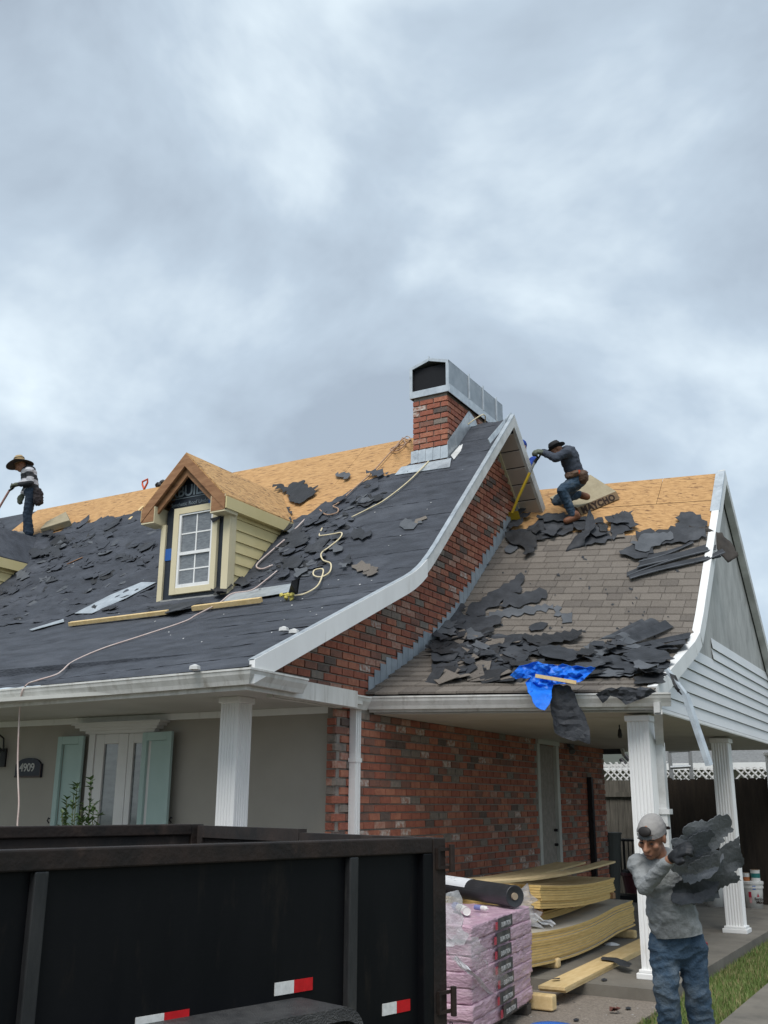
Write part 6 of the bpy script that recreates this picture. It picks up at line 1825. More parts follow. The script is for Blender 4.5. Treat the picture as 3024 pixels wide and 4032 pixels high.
# ------------------------------------------------------------------ ground debris
def ground_scrap(pts, z, label, seed, mat=felt2):
    poly = [onplane(2050 + x * .5871, 3700 + y * .5871, 2, z).to_2d() for x, y in pts]
    tag(patch(poly, lambda x, y: z, .05, .004, .008, 6, seed, .0, .008).build('torn_felt_sheet', mat, smooth=True), label, 'roofing felt')
ground_scrap([(540, 118), (640, 125), (700, 145), (750, 170), (725, 190), (650, 175), (620, 150), (545, 140)], .06, 'black felt scrap lying over the long plank', 1)
ground_scrap([(210, 268), (265, 262), (262, 272), (215, 275)], .06, 'tiny felt sliver on the near end of the plank', 2)
for i, (x, y, lab) in enumerate(((240, 432, 'oval black scrap on the driveway by the timber block'), (372, 542, 'small black scrap at the bottom edge of the driveway'), (560, 272, 'small black scrap on the slab behind the plank'), (722, 465, 'thin dark scrap on the driveway before the post'))):
    ground_scrap([(x - 22, y), (x, y - 9), (x + 22, y - 2), (x + 15, y + 8), (x - 10, y + 9)], -.097 if y > 300 else .003, lab, 10 + i)
c = onplane(2050 + 617 * .5871, 3700 + 480 * .5871, 2, -.08)
mb = MB(); rr = random.Random(4)
for _ in range(6):
    p = c + Vector((rr.uniform(-.03, .03), rr.uniform(-.03, .03), 0)); mb.poly([p, p + Vector((.04, .01, .03)), p + Vector((.03, .05, .02)), p + Vector((-.01, .04, .03))])
tag(mb.build('dry_leaf', M('brown_leaf', (.10, .035, .025), None, rough=.8)), 'crumpled brown dry leaf on the driveway', 'leaf')
c = onplane(2050 + 610 * .5871, 3700 + 35 * .5871, 2, .0)
tag(MB().lathe(c, [(.10, .003), (.06, .02), (.01, .03)], 7).build('paper_scrap', paper_w), 'white paper scrap beside the low board stack', 'paper')
lead = MB(); rr = random.Random(14)
for _ in range(160):
    x, y = rr.uniform(-4.6, -2.65), rr.uniform(6.5, 9.6); r = rr.uniform(.004, .012)
    lead.poly([(x + r * math.cos(a), y + r * math.sin(a), -.097) for a in (0, 1.3, 2.6, 4.2)], rr.choice((0, 1)))
tag(lead.build('driveway_crumbs', [felt2, white_d]), 'crumbs of felt and grit strewn on the driveway', 'debris', kind='stuff')
# drain cover and blue bucket
c0 = onplane(2050 + 800 * .5871, 3700 + 390 * .5871, 2, -.096)
tag(MB().box((c0.x - .1, c0.y - .06, -.099), (c0.x + .1, c0.y + .06, -.09)).build('drain_cover', M('drain_metal', (.10, .098, .09), None, rough=.8)), 'small rectangular cover set in the driveway edge', 'cover')
bc = atdepth(2176, 4040, 5.6)
BB = thing('blue_bucket', 'blue plastic bucket just showing at the bottom edge', 'bucket', (bc.x, bc.y, -.1))
MB().lathe((bc.x, bc.y, -.1), [(.09, 0), (.12, bc.z + .1 - .02), (.128, bc.z + .1 - .02), (.128, bc.z + .1), (.10, bc.z + .1)], 26).build('body', bluep, BB, smooth=True)

# ------------------------------------------------------------------ shrub in front of the porch
SB = thing('young_shrub', 'green leafy shrub in front of the porch doors', 'shrub', (-8.0, 6.7, 0))
rr = random.Random(19); stem = MB(); leaves = []
LM = []
for mm in leafm:
    b_ = MB(); b_.v = [(0, 0, 0), (.018, .02, .006), (.0, .06, -.002), (-.018, .02, .006)]; b_.f = [(0, 1, 2), (0, 2, 3)]; b_.m = [0, 0]; LM.append(b_.mesh('leaf', mm))
lv = MB()
def at66(x, y, yy): return onplane(x * .6028, 2800 + y * .6028, 1, yy)
for (x0, y0, x1, y1, n) in ((440, 760, 437, 560, 60), (470, 760, 505, 465, 26), (480, 750, 482, 535, 40), (545, 760, 545, 600, 50), (570, 760, 594, 450, 90), (600, 750, 615, 600, 60), (420, 770, 410, 650, 30), (650, 770, 640, 660, 36), (520, 760, 530, 640, 36)):
    yy = rr.uniform(6.45, 6.75); a, b = at66(x0, y0 + 260, yy), at66(x1, y1, yy + .05)
    a.z = 0.0
    stem.tube([a, lerp(a, b, .5) + Vector((rr.uniform(-.02, .02), 0, 0)), b], .009, 6, r1=.003)
    for i in range(n):
        t = 1 - rr.random() ** 1.0 * (.62 if n > 30 else .5)
        if n == 26 and rr.random() < .5: t = rr.uniform(.93, 1.0)
        c = lerp(a, b, t); yaw = rr.uniform(0, 6.28); R_ = Matrix.Rotation(yaw, 3, 'Z') @ Matrix.Rotation(rr.uniform(.1, 1.0), 3, 'X'); s_ = rr.uniform(.7, 1.35)
        base = len(lv.v)
        for q in ((0, 0, 0), (.018, .025, .008), (.0, .065, -.002), (-.018, .025, .008)): lv.v.append(tuple(c + (R_ @ Vector(q)) * s_))
        mi = rr.choice((0, 0, 1)); lv.f += [(base, base + 1, base + 2), (base, base + 2, base + 3)]; lv.m += [mi, mi]
stem.build('stem', stem_m, SB)
tag(lv.build('leaves', leafm, SB), kind='stuff')

# ------------------------------------------------------------------ people
def cap_mesh(mb, p0, p1, r0, r1, seg=12):
    p0, p1 = Vector(p0), Vector(p1); d = p1 - p0; ln = d.length
    d = d.normalized() if ln > 1e-6 else Vector((0, 0, 1))
    x = d.cross(Vector((0, 0, 1)))
    if x.length < 1e-3: x = d.cross(Vector((1, 0, 0)))
    x.normalize(); y = d.cross(x); rings = []
    for i in range(4):
        a = math.pi / 2 * (1 - i / 3); rings.append((p0 - d * r0 * math.sin(a), max(r0 * math.cos(a), 1e-4)))
    for i in range(4):
        a = math.pi / 2 * i / 3; rings.append((p1 + d * r1 * math.sin(a), max(r1 * math.cos(a), 1e-4)))
    n0 = len(mb.v)
    for c, r in rings:
        for k in range(seg):
            a = 2 * math.pi * k / seg; mb.v.append(tuple(c + (x * math.cos(a) + y * math.sin(a)) * r))
    for i in range(len(rings) - 1):
        for k in range(seg):
            b = (k + 1) % seg; mb.f.append((n0 + i * seg + k, n0 + i * seg + b, n0 + (i + 1) * seg + b, n0 + (i + 1) * seg + k)); mb.m.append(0)
    mb.f.append(tuple(n0 + k for k in range(seg))[::-1]); mb.m.append(0)
    mb.f.append(tuple(n0 + (len(rings) - 1) * seg + k for k in range(seg))); mb.m.append(0)
def ell(mb, c, rx, ry, rz, X_, Y_, Z_, seg=14):
    c = Vector(c); n0 = len(mb.v); R_ = 9
    for i in range(R_ + 1):
        t = math.pi * i / R_
        for k in range(seg):
            a = 2 * math.pi * k / seg
            s_ = max(math.sin(t), 1e-3)
            mb.v.append(tuple(c + X_ * (rx * s_ * math.cos(a)) + Y_ * (ry * s_ * math.sin(a)) - Z_ * (rz * math.cos(t))))
    for i in range(R_):
        for k in range(seg):
            b = (k + 1) % seg; mb.f.append((n0 + i * seg + k, n0 + i * seg + b, n0 + (i + 1) * seg + b, n0 + (i + 1) * seg + k)); mb.m.append(0)
    mb.f.append(tuple(n0 + k for k in range(seg))[::-1]); mb.m.append(0)
    mb.f.append(tuple(n0 + R_ * seg + k for k in range(seg))); mb.m.append(0)
def blob(name, prims, voxel, mat, parent=None, smooth=4, fold=0.0, ff=14.0, grow=0.0, post=None):
    mb = MB()
    for q in prims:
        if q[0] == 'c': cap_mesh(mb, q[1], q[2], q[3] + grow, q[4] + grow)
        else: ell(mb, q[1], q[2][0] + grow, q[2][1] + grow, q[2][2] + grow, *q[3])
    me = mb.mesh(name, mat if not isinstance(mat, list) else mat[0]); t = bpy.data.objects.new('tmp', me)
    r = t.modifiers.new('r', 'REMESH'); r.mode = 'VOXEL'; r.voxel_size = voxel
    s_ = t.modifiers.new('s', 'SMOOTH'); s_.iterations = smooth; s_.factor = .5
    me2 = evaluated_mesh(t)
    bpy.data.objects.remove(t)
    if fold:
        co = [v.co.copy() for v in me2.vertices]; no = [v.normal.copy() for v in me2.vertices]; flat = []
        for c, n_ in zip(co, no):
            cr_ = 1 - abs(nz(c.x * ff * .8 + 3, c.y * ff * .8, c.z * ff * 1.5)) * 2.4
            h = fold * (.7 * nz(c.x * ff, c.y * ff, c.z * ff * 1.8) + .9 * max(0, cr_) ** 2 - .35 + .35 * nz(c.x * ff * 2.3, c.y * ff * 2.3, c.z * ff * 3.4))
            flat += list(c + n_ * h)
        me2.vertices.foreach_set('co', flat); me2.update()
    if post: post(me2)
    me2.polygons.foreach_set('use_smooth', [True] * len(me2.polygons))
    me2.materials.clear(); me2.materials.append(mat) if not isinstance(mat, list) else [me2.materials.append(x) for x in mat]
    return link(name, me2, parent)
def hand(wrist, d, n, s=1.0, curl=.5, side=1):
    d, n = Vector(d).normalized(), Vector(n).normalized(); sx = n.cross(d).normalized() * side
    out = [('c', wrist, Vector(wrist) + d * .05 * s + sx * .0, .026 * s, .030 * s), ('c', Vector(wrist) + d * .04 * s - sx * .028 * s, Vector(wrist) + d * .085 * s - sx * .03 * s, .016 * s, .014 * s), ('c', Vector(wrist) + d * .04 * s + sx * .028 * s, Vector(wrist) + d * .085 * s + sx * .03 * s, .016 * s, .014 * s), ('c', Vector(wrist) + d * .05 * s, Vector(wrist) + d * .09 * s, .022 * s, .018 * s)]
    for i, ln in enumerate((.066, .076, .070, .054)):
        b = Vector(wrist) + d * .088 * s + sx * (-.033 + .022 * i) * s; dirn = d.copy(); a = 0
        for j, fr in enumerate((.45, .32, .26)):
            a += curl * (.8 + .3 * j)
            dd = (d * math.cos(a) - n * math.sin(a)).normalized(); e_ = b + dd * ln * fr * s
            out.append(('c', b, e_, .0105 * s * (1 - .08 * j), .0098 * s * (1 - .1 * j))); b = e_
    b = Vector(wrist) + d * .03 * s - sx * .03 * s; m1 = b + (d * .7 - sx * .7 - n * .3).normalized() * .04 * s; m2 = m1 + (d * .95 - sx * .1 - n * .5 * curl).normalized() * .034 * s
    out += [('c', b, m1, .014 * s, .012 * s), ('c', m1, m2, .012 * s, .0105 * s)]
    return out
def head(c, f, up, s=1.0):
    f, up = Vector(f).normalized(), Vector(up).normalized(); sx = f.cross(up).normalized(); up = sx.cross(f)
    c = Vector(c); A_ = (sx, f, up)
    out = [('e', c + up * .03 * s - f * .005 * s, (.074 * s, .094 * s, .092 * s), A_), ('e', c - up * .045 * s + f * .028 * s, (.058 * s, .062 * s, .066 * s), A_), ('e', c - up * .088 * s + f * .058 * s, (.030 * s, .026 * s, .022 * s), A_),
           ('c', c + up * .012 * s + f * .088 * s, c - up * .028 * s + f * .112 * s, .009 * s, .0145 * s), ('e', c + up * .028 * s + f * .074 * s, (.056 * s, .020 * s, .013 * s), A_),
           ('e', c - up * .062 * s + f * .083 * s, (.026 * s, .014 * s, .0075 * s), A_), ('e', c - up * .072 * s + f * .081 * s, (.022 * s, .013 * s, .007 * s), A_)]
    for k in (1, -1):
        out.append(('e', c + sx * k * .077 * s - f * .005 * s, (.010 * s, .020 * s, .033 * s), A_)); out.append(('e', c + sx * k * .044 * s - up * .018 * s + f * .062 * s, (.022 * s, .022 * s, .020 * s), A_))
        out.append(('e', c - sx * k * .013 * s - up * .03 * s + f * .098 * s, (.009 * s, .012 * s, .008 * s), A_))
    return out
def face_bits(c, f, up, s, parent):
    f, up = Vector(f).normalized(), Vector(up).normalized(); sx = f.cross(up).normalized(); up = sx.cross(f); c = Vector(c)
    for k in (1, -1):
        e_ = MB(); ell(e_, c + sx * k * .032 * s + up * .006 * s + f * .083 * s, .012 * s, .008 * s, .004 * s, sx, f, up, 10); e_.build('eye', hair, parent, smooth=True)
        b = MB(); b.tube([c + sx * k * .014 * s + up * .030 * s + f * .096 * s, c + sx * k * .034 * s + up * .037 * s + f * .091 * s, c + sx * k * .054 * s + up * .029 * s + f * .075 * s], .0045 * s, 6); b.build('eyebrow', hair, parent)
    mth = MB(); mth.tube([c - sx * .024 * s - up * .066 * s + f * .088 * s, c - up * .067 * s + f * .0985 * s, c + sx * .024 * s - up * .066 * s + f * .088 * s], .0028 * s, 6); mth.build('lip_line', M('lip', (.10, .035, .028), None, rough=.6), parent)

# ---- worker carrying torn sheets (front right)
DM = 6.1
def A(x, y, dd=0.0): return atdepth(2300 + x * .4364, 3100 + y * .4364, DM + dd)
upw = Vector((0, 0, 1)); toc = Vector((-CW.x, -CW.y, 0)).normalized(); rgt = Vector((CR.x, CR.y, 0)).normalized()
hf = (toc * .66 - rgt * .58 - upw * .42).normalized(); hu = (upw * .92 - rgt * .18 + toc * .36)
hc = A(612, 455, 0)
sh_l, sh_r, el, wr = A(492, 705, .02), A(900, 730, .10), A(548, 900, -.10), A(778, 652, -.24)
el2, wr2 = A(1030, 930, .16), A(1100, 760, .12)
chest, belly, pel = A(705, 780, .03), A(775, 1080, .02), A(828, 1370, .02)
hipl, hipr = A(720, 1420, .02), A(955, 1420, .04); knl, knr = A(742, 1830, -.06), A(1020, 1850, -.02)
ank_l = Vector(A(800, 2300, .02)); ank_r = Vector(A(1100, 2300, .06)); 
for q in (ank_l, ank_r): q.z = -.02
Bx = (rgt, toc, upw)
armb = [('c', sh_l, el, .050, .042), ('c', el, wr, .040, .030)]
arm2 = [('c', sh_r, el2, .050, .042), ('c', el2, wr2, .040, .030)]
hd = head(hc, hf, hu, 1.02)
gd_ = (A(930, 535, -.33) - wr).normalized()
hnd = hand(wr + gd_ * .02, gd_, (upw * .6 + toc * .6 - rgt * .1), 1.05, .35, 1)
hnd2 = hand(wr2, (rgt * .2 + upw * .9), toc, 1.0, .4, -1)
legs = [('c', hipl, knl, .082, .060), ('c', knl, ank_l, .056, .042), ('c', hipr, knr, .082, .060), ('c', knr, ank_r, .056, .042)]
torso = [('e', chest, (.155, .105, .15), Bx), ('e', belly, (.140, .10, .16), Bx), ('e', pel, (.135, .09, .085), Bx), ('c', sh_l, chest, .055, .09), ('c', sh_r, chest, .055, .09)]
feet = []
for a_ in (ank_l, ank_r): feet.append(('c', a_ + Vector((0, 0, -.035)), a_ + toc * .16 + Vector((0, 0, -.045)), .042, .034))
neck = [('c', A(700, 690, .02), hc - Vector(hu).normalized() * .05 - hf * .02, .058, .052)]
PM = blob('person', hd + neck + torso + armb + arm2 + legs + hnd + hnd2 + feet, .0068, skin, smooth=3)
tag(PM, 'worker in grey sweatshirt and backward cap carrying torn roofing sheets', 'person')
face_bits(hc, hf, hu, 1.02, PM)
shirt = [('e', chest, (.168, .120, .165), Bx), ('e', belly, (.155, .115, .18), Bx), ('c', A(770, 1010, .02), A(828, 1270, .02), .145, .155), ('c', A(800, 1230, .02), A(850, 1290, .02), .15, .15), ('c', sh_l, chest, .072, .10), ('c', sh_r, chest, .072, .10), ('c', sh_l, el, .058, .052), ('c', el, lerp(el, wr, .93), .050, .038), ('c', sh_r, el2, .066, .058), ('c', el2, lerp(el2, wr2, .9), .055, .042), ('c', A(650, 735, .03), A(735, 715, .05), .06, .055)]
def cut_hem(me):
    bm = bmesh.new(); bm.from_mesh(me); h0 = A(830, 1335)
    bmesh.ops.bisect_plane(bm, geom=bm.verts[:] + bm.edges[:] + bm.faces[:], plane_co=h0, plane_no=(rgt * .12 - upw).normalized(), clear_outer=True)
    bm.to_mesh(me); bm.free()
blob('sweatshirt', shirt, .010, sweat, PM, smooth=6, fold=.007, ff=12, post=cut_hem)
blob('jeans', [('e', A(832, 1370, .02), (.170, .118, .10), Bx), ('c', A(800, 1440, .02), A(870, 1440, .02), .115, .115), ('c', A(835, 1440, .02), A(838, 1500, .02), .10, .085), ('c', hipl, knl, .098, .078), ('c', knl, ank_l, .076, .066), ('c', hipr, knr, .100, .082), ('c', knr, ank_r, .080, .070)], .010, denim, PM, smooth=4, fold=.013, ff=10)
blob('glove', hnd, .006, glove_k, PM, smooth=2, grow=.004); blob('glove', hnd2, .008, glove_k, PM, smooth=2, grow=.004)
blob('shoe', [('c', ank_l + Vector((0, 0, -.035)), ank_l + toc * .17 + Vector((0, 0, -.045)), .048, .04)], .01, boot_b, PM); blob('shoe', [('c', ank_r + Vector((0, 0, -.035)), ank_r + toc * .17 + Vector((0, 0, -.045)), .048, .04)], .01, boot_b, PM)
# cap worn backwards: crown, band, strap gap, peak at the back
hfn = hf.normalized(); hux = Vector(hu).normalized(); hsx = hfn.cross(hux).normalized(); hux = hsx.cross(hfn)
cu = (hux * .95 - hfn * .18).normalized(); cf = hsx.cross(cu) * -1
cc = hc + cu * .045
def crown(me):
    bm = bmesh.new(); bm.from_mesh(me)
    bmesh.ops.bisect_plane(bm, geom=bm.verts[:] + bm.edges[:] + bm.faces[:], plane_co=cc + cu * .0, plane_no=cu, clear_inner=True)
    bm.to_mesh(me); bm.free()
blob('cap_crown', [('e', cc - hfn * .004, (.086, .104, .094), (hsx, hfn, cu))], .007, cap_g, PM, smooth=2, post=crown)
mbk = MB(); n = 22
for i in range(n):
    a0, a1 = 2 * math.pi * i / n, 2 * math.pi * (i + 1) / n
    P = lambda a, h: cc - hfn * .004 + hsx * math.cos(a) * .0865 + hfn * math.sin(a) * .1045 + cu * h
    mbk.quad(P(a0, -.012), P(a1, -.012), P(a1, .014), P(a0, .014))
mbk.build('cap_band', cap_g, PM, smooth=True)
gp_ = MB(); ell(gp_, cc + hfn * .096 + cu * .036 , .043, .014, .031, hsx, (hfn + cu * .5).normalized(), (cu - hfn * .5).normalized(), 16); gp_.build('cap_opening', hair, PM, smooth=True)
st_ = MB()
for i in range(8):
    a0, a1 = rad(62 + i * 7), rad(62 + (i + 1) * 7)
    P = lambda a, h: cc - hfn * .004 + hsx * math.cos(a) * .0885 + hfn * math.sin(a) * .107 + cu * h
    st_.quad(P(a0, -.010), P(a1, -.010), P(a1, .013), P(a0, .013))
st_.build('cap_strap', M('grey_strap', (.10, .105, .11), None, rough=.7), PM)
pk_ = MB(); bk_ = cc - hfn * .10
ring = []
for i in range(9):
    a = math.pi * i / 8; ring.append(bk_ + hsx * math.cos(a) * .075 - hfn * math.sin(a) * .075 - cu * (.02 + .055 * math.sin(a)))
pk_.prism(ring, cu * .006); pk_.build('cap_peak', M('dark_peak', (.035, .015, .018), None, rough=.8), PM)
hr_ = MB(); ell(hr_, hc - hfn * .035 + hux * .012, .079, .075, .06, hsx, hfn, hux); hr_.build('hair', hair, PM, smooth=True)
# the torn sheets he carries
TS = thing('torn_sheet_armful', 'armful of torn dark grey roofing sheets carried by the front worker', 'roofing sheets', A(1100, 800, -.1))
Az = lambda x, y: (2300 + x * .4364, 3100 + y * .4364)
def carried(pts, dep, tilt, seed, mat, amp=.06):
    P = [Az(*p) for p in pts]; cxp = sum(p[0] for p in P) / len(P); cyp = sum(p[1] for p in P) / len(P)
    o = drape(P, lambda px, py: atdepth(px, py, dep + tilt[0] * (px - cxp) / 100 + tilt[1] * (py - cyp) / 100), seed, mat, 17, amp, None, 'torn_sheet', None, 9, 6, .20)
    attach(o, TS); return o
carried([(1240, 540), (1300, 500), (1395, 440), (1412, 560), (1442, 640), (1430, 705), (1350, 760), (1290, 770), (1370, 770), (1420, 840), (1350, 862), (1230, 902), (1212, 960), (1222, 1000), (1120, 1030), (950, 1065), (850, 1000), (830, 900), (900, 800), (1100, 700)], DM + .05, (.06, .04), 41, M('grey_felt_b', (.066, .071, .078), (.11, .116, .124), 5, .75, .3, 40))
carried([(800, 900), (900, 820), (1080, 780), (1230, 680), (1250, 760), (1200, 900), (1180, 980), (1050, 1050), (900, 1060), (790, 1030)], DM - .02, (.05, -.05), 42, felt2)
carried([(870, 800), (960, 790), (1040, 740), (1160, 730), (1190, 700), (1230, 560), (1260, 620), (1200, 760), (1100, 830), (980, 870), (890, 860)], DM - .08, (.05, -.10), 43, felt_gr)
carried([(785, 470), (900, 432), (888, 382), (1000, 302), (1060, 288), (1112, 312), (1180, 262), (1290, 238), (1332, 330), (1342, 402), (1250, 452), (1272, 482), (1182, 562), (1240, 602), (1220, 702), (1100, 742), (1000, 790), (880, 802), (800, 762), (790, 700), (850, 622), (800, 560)], DM - .15, (.05, .03), 44, M('grey_felt_c', (.11, .117, .127), (.155, .162, .172), 5, .75, .3, 40), .045)
carried([(900, 500), (1010, 420), (1150, 380), (1180, 440), (1110, 500), (1150, 560), (1040, 620), (930, 640), (880, 580)], DM - .19, (.04, .05), 45, felt_gr, .03)
carried([(960, 680), (1080, 620), (1190, 600), (1210, 650), (1120, 720), (1000, 760), (930, 740)], DM - .20, (.04, .03), 46, MATS['grey_felt_b'], .03)
# red tool on his hip
hp = A(1095, 1400, .0)
tag(MB().tube([hp, A(1105, 1480, 0)], .012, 8).build('screwdriver', M('red_handle', (.30, .02, .03), None, rough=.4)), 'red tool handle in the front worker back pocket', 'tool')

# ---- worker with straw hat on the ridge (left)
D1 = depth_of((-13.85, 11.6, 6.02))
def B_(x, y, dd=0.0): return atdepth(x * .18077, 1760 + y * .18077, D1 + dd)
fwd1 = -rgt
ax1 = (toc, fwd1, upw)
h1 = B_(450, 400)
hf1 = (fwd1 * .8 - upw * .55).normalized()
sh1a, sh1b = B_(645, 510, -.16), B_(640, 510, .17)
e1a, w1a = B_(665, 760, -.20), B_(410, 812, -.12)
e1b, w1b = B_(580, 860, .12), B_(500, 1030, .05)
tor1 = [('c', B_(625, 560), B_(640, 700), .125, .13), ('c', B_(640, 700), B_(690, 950), .13, .12), ('e', B_(690, 980), (.15, .12, .11), ax1), ('c', sh1a, B_(620, 560), .06, .09), ('c', sh1b, B_(620, 560), .06, .09)]
k1a, a1a = B_(590, 1470, -.09), B_(640, 1860, -.10); k1b, a1b = B_(600, 1480, .09), B_(600, 1840, .08)
h1h = hand(w1a, (fwd1 * .9 - upw * .15), (toc * .3 + upw), 1.15, .7, 1); h1k = hand(w1b, (-upw * .95 + fwd1 * .35), (fwd1 * .3 + toc), 1.15, .3, 1)
f1 = [('c', a1a + Vector((0, 0, -.05)), B_(560, 1955, -.1), .045, .036), ('c', a1b + Vector((0, 0, -.04)), B_(370, 1895, .08), .045, .035)]
body1 = head(h1, hf1, upw * .8 + fwd1 * .5) + [('c', B_(560, 490), h1, .06, .055)] + tor1 + [('c', sh1a, e1a, .05, .042), ('c', e1a, w1a, .04, .03), ('c', sh1b, e1b, .05, .042), ('c', e1b, w1b, .04, .03), ('c', B_(690, 1000, -.08), k1a, .085, .06), ('c', k1a, a1a, .058, .042), ('c', B_(690, 1000, .08), k1b, .085, .06), ('c', k1b, a1b, .058, .042)] + h1h + h1k + f1
P1 = blob('person', body1, .012, skin, smooth=3)
tag(P1, 'worker in wide straw hat and striped shirt standing near the left dormer', 'person')
# striped shirt: bands follow height
stripe = bpy.data.materials.new('striped_shirt'); stripe.use_nodes = True
t_ = stripe.node_tree; bs = t_.nodes['Principled BSDF']; bs.inputs['Roughness'].default_value = .9
g_ = t_.nodes.new('ShaderNodeNewGeometry'); sp2 = t_.nodes.new('ShaderNodeSeparateXYZ'); t_.links.new(g_.outputs['Position'], sp2.inputs[0])
m1_ = t_.nodes.new('ShaderNodeMath'); m1_.operation = 'MULTIPLY'; m1_.inputs[1].default_value = 6.0; t_.links.new(sp2.outputs['Z'], m1_.inputs[0])
m2_ = t_.nodes.new('ShaderNodeMath'); m2_.operation = 'FRACT'; t_.links.new(m1_.outputs[0], m2_.inputs[0])
m3_ = t_.nodes.new('ShaderNodeMath'); m3_.operation = 'GREATER_THAN'; m3_.inputs[1].default_value = .52; t_.links.new(m2_.outputs[0], m3_.inputs[0])
mx_ = t_.nodes.new('ShaderNodeMix'); mx_.data_type = 'RGBA'; mx_.inputs['A'].default_value = (.035, .037, .042, 1); mx_.inputs['B'].default_value = (.50, .50, .53, 1)
t_.links.new(m3_.outputs[0], mx_.inputs['Factor']); t_.links.new(mx_.outputs['Result'], bs.inputs['Base Color'])
blob('striped_shirt', tor1[:2] + tor1[3:] + [('c', sh1a, e1a, .052, .048), ('c', e1a, lerp(e1a, w1a, .85), .048, .040), ('c', sh1b, e1b, .052, .048), ('c', e1b, lerp(e1b, w1b, .9), .046, .038), ('c', B_(560, 500), B_(620, 520), .05, .06)], .014, stripe, P1, smooth=4, fold=.008, ff=12, grow=.014)
blob('jeans', [('e', B_(690, 990), (.165, .135, .12), ax1), ('c', B_(690, 1000, -.08), k1a, .10, .078), ('c', k1a, lerp(k1a, a1a, 1.0), .076, .080), ('c', B_(690, 1000, .08), k1b, .10, .078), ('c', k1b, a1b, .076, .078)], .014, denim_d, P1, smooth=4, fold=.008, ff=12)
blob('glove', h1h, .009, glove_g, P1, smooth=2, grow=.006); blob('glove', h1k, .009, glove_g, P1, smooth=2, grow=.008)
blob('shoe', [f1[0]], .01, denim_d, P1, grow=.006); blob('shoe', [f1[1]], .01, sneaker, P1, grow=.008)
hu1 = (upw * .93 + fwd1 * .22).normalized(); hx1_ = toc; hy1_ = hu1.cross(hx1_)
hatc = B_(428, 350)
br_ = MB(); n = 30; rr = random.Random(6)
def brim(a, r, h): return hatc + hx1_ * math.cos(a) * r + hy1_ * math.sin(a) * r + hu1 * (h - .045 * (abs(math.sin(a)) if r > .2 else 0))
for i in range(n):
    a0, a1 = 2 * math.pi * i / n, 2 * math.pi * (i + 1) / n
    br_.quad(brim(a0, .09, .0), brim(a0, .235, .0), brim(a1, .235, .0), brim(a1, .09, .0), 0)
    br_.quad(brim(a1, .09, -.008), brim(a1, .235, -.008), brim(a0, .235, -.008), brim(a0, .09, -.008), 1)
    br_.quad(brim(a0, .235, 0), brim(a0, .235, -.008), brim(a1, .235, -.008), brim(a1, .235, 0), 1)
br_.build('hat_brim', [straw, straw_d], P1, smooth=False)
MB().lathe(hatc, [(.096, -.005), (.094, .06), (.088, .10), (.06, .135), (.02, .145)], 20, axis=hu1).build('hat_crown', straw, P1, smooth=True)
MB().lathe(hatc, [(.0965, .078), (.094, .09)], 20, axis=hu1, capb=False, capt=False).build('hat_band', straw_d, P1)
blob('tool_pouch', [('c', B_(800, 960, -.1), B_(820, 1180, -.1), .07, .085), ('c', B_(880, 1000, -.06), B_(880, 1200, -.06), .05, .055), ('c', B_(760, 930, 0), B_(840, 940, -.1), .06, .05)], .014, M('dark_pouch', (.022, .018, .022), (.05, .04, .04), 14, .8), P1, smooth=2, fold=.015, ff=16)
S1 = thing('roofing_shovel', 'long handled shovel held by the straw hat worker', 'shovel', B_(100, 1130))
g0 = B_(275, 905, -.12)
MB().tube([g0, B_(200, 950, -.12)], .02, 8).build('socket', iron, S1); MB().tube([B_(205, 945, -.12), B_(0, 1290, -.12), B_(-150, 1560, -.1), B_(-300, 1830, -.05)], .019, 8).build('shaft', pinkw, S1)
MB().tube([B_(255, 915, -.12), B_(235, 860, -.12), B_(255, 800, -.12), B_(330, 850, -.12), B_(300, 890, -.12), B_(262, 918, -.12)], .013, 8).build('grip', iron, S1)
bl = B_(-300, 1830, -.05); MB().prism([bl + Vector((0, -.1, .02)), bl + Vector((0, .1, .02)), bl + Vector((-.22, .1, -.18)), bl + Vector((-.22, -.1, -.18))], (0, 0, .006)).build('blade', galv, S1)

# ---- kneeling worker on the carport roof
wb = onsurf(2258, 2055, zcar)
D2_ = depth_of(wb)
def K_(x, y, dd=0.0): return atdepth(2000 + x * .3014, 1700 + y * .3014, D2_ + dd)
h2 = K_(632, 235); hf2 = (-rgt * .75 - upw * .65).normalized()
sh2a, sh2b = K_(765, 270, -.16), K_(760, 265, .17)
e2a, w2a = K_(625, 345, -.2), K_(470, 275, -.05)
e2b, w2b = K_(620, 330, .18), K_(440, 260, .06)
ax2 = (toc, rgt, upw)
tor2 = [('c', K_(790, 300), K_(830, 420), .130, .125), ('c', K_(830, 420), K_(880, 560), .125, .12), ('e', K_(905, 610), (.16, .125, .11), ax2), ('c', sh2a, K_(785, 300), .06, .09), ('c', sh2b, K_(785, 300), .06, .09)]
k2a, a2a = K_(705, 760, -.16), K_(845, 1080, -.12); k2b, a2b = K_(640, 905, .08), K_(930, 820, .22)
h2h = hand(w2a, (-rgt * .9 + upw * .1), (upw + toc * .4), 1.1, .8, 1); h2k = hand(w2b, (-rgt * .9), (upw + toc * .4), 1.1, .8, -1)
f2 = [('c', K_(900, 1110, -.11), K_(765, 1165, -.14), .05, .042), ('c', K_(960, 830, .22), K_(1030, 850, .22), .05, .045)]
lg2 = [('c', K_(890, 640, -.09), k2a, .088, .064), ('c', k2a, a2a, .062, .046), ('c', K_(920, 650, .09), k2b, .088, .064), ('c', k2b, a2b, .062, .046)]
body2 = head(h2, hf2, upw * .7 - rgt * .6) + [('c', K_(740, 260), h2, .06, .055)] + tor2 + [('c', sh2a, e2a, .05, .042), ('c', e2a, w2a, .04, .03), ('c', sh2b, e2b, .05, .042), ('c', e2b, w2b, .04, .03)] + lg2 + h2h + h2k + f2
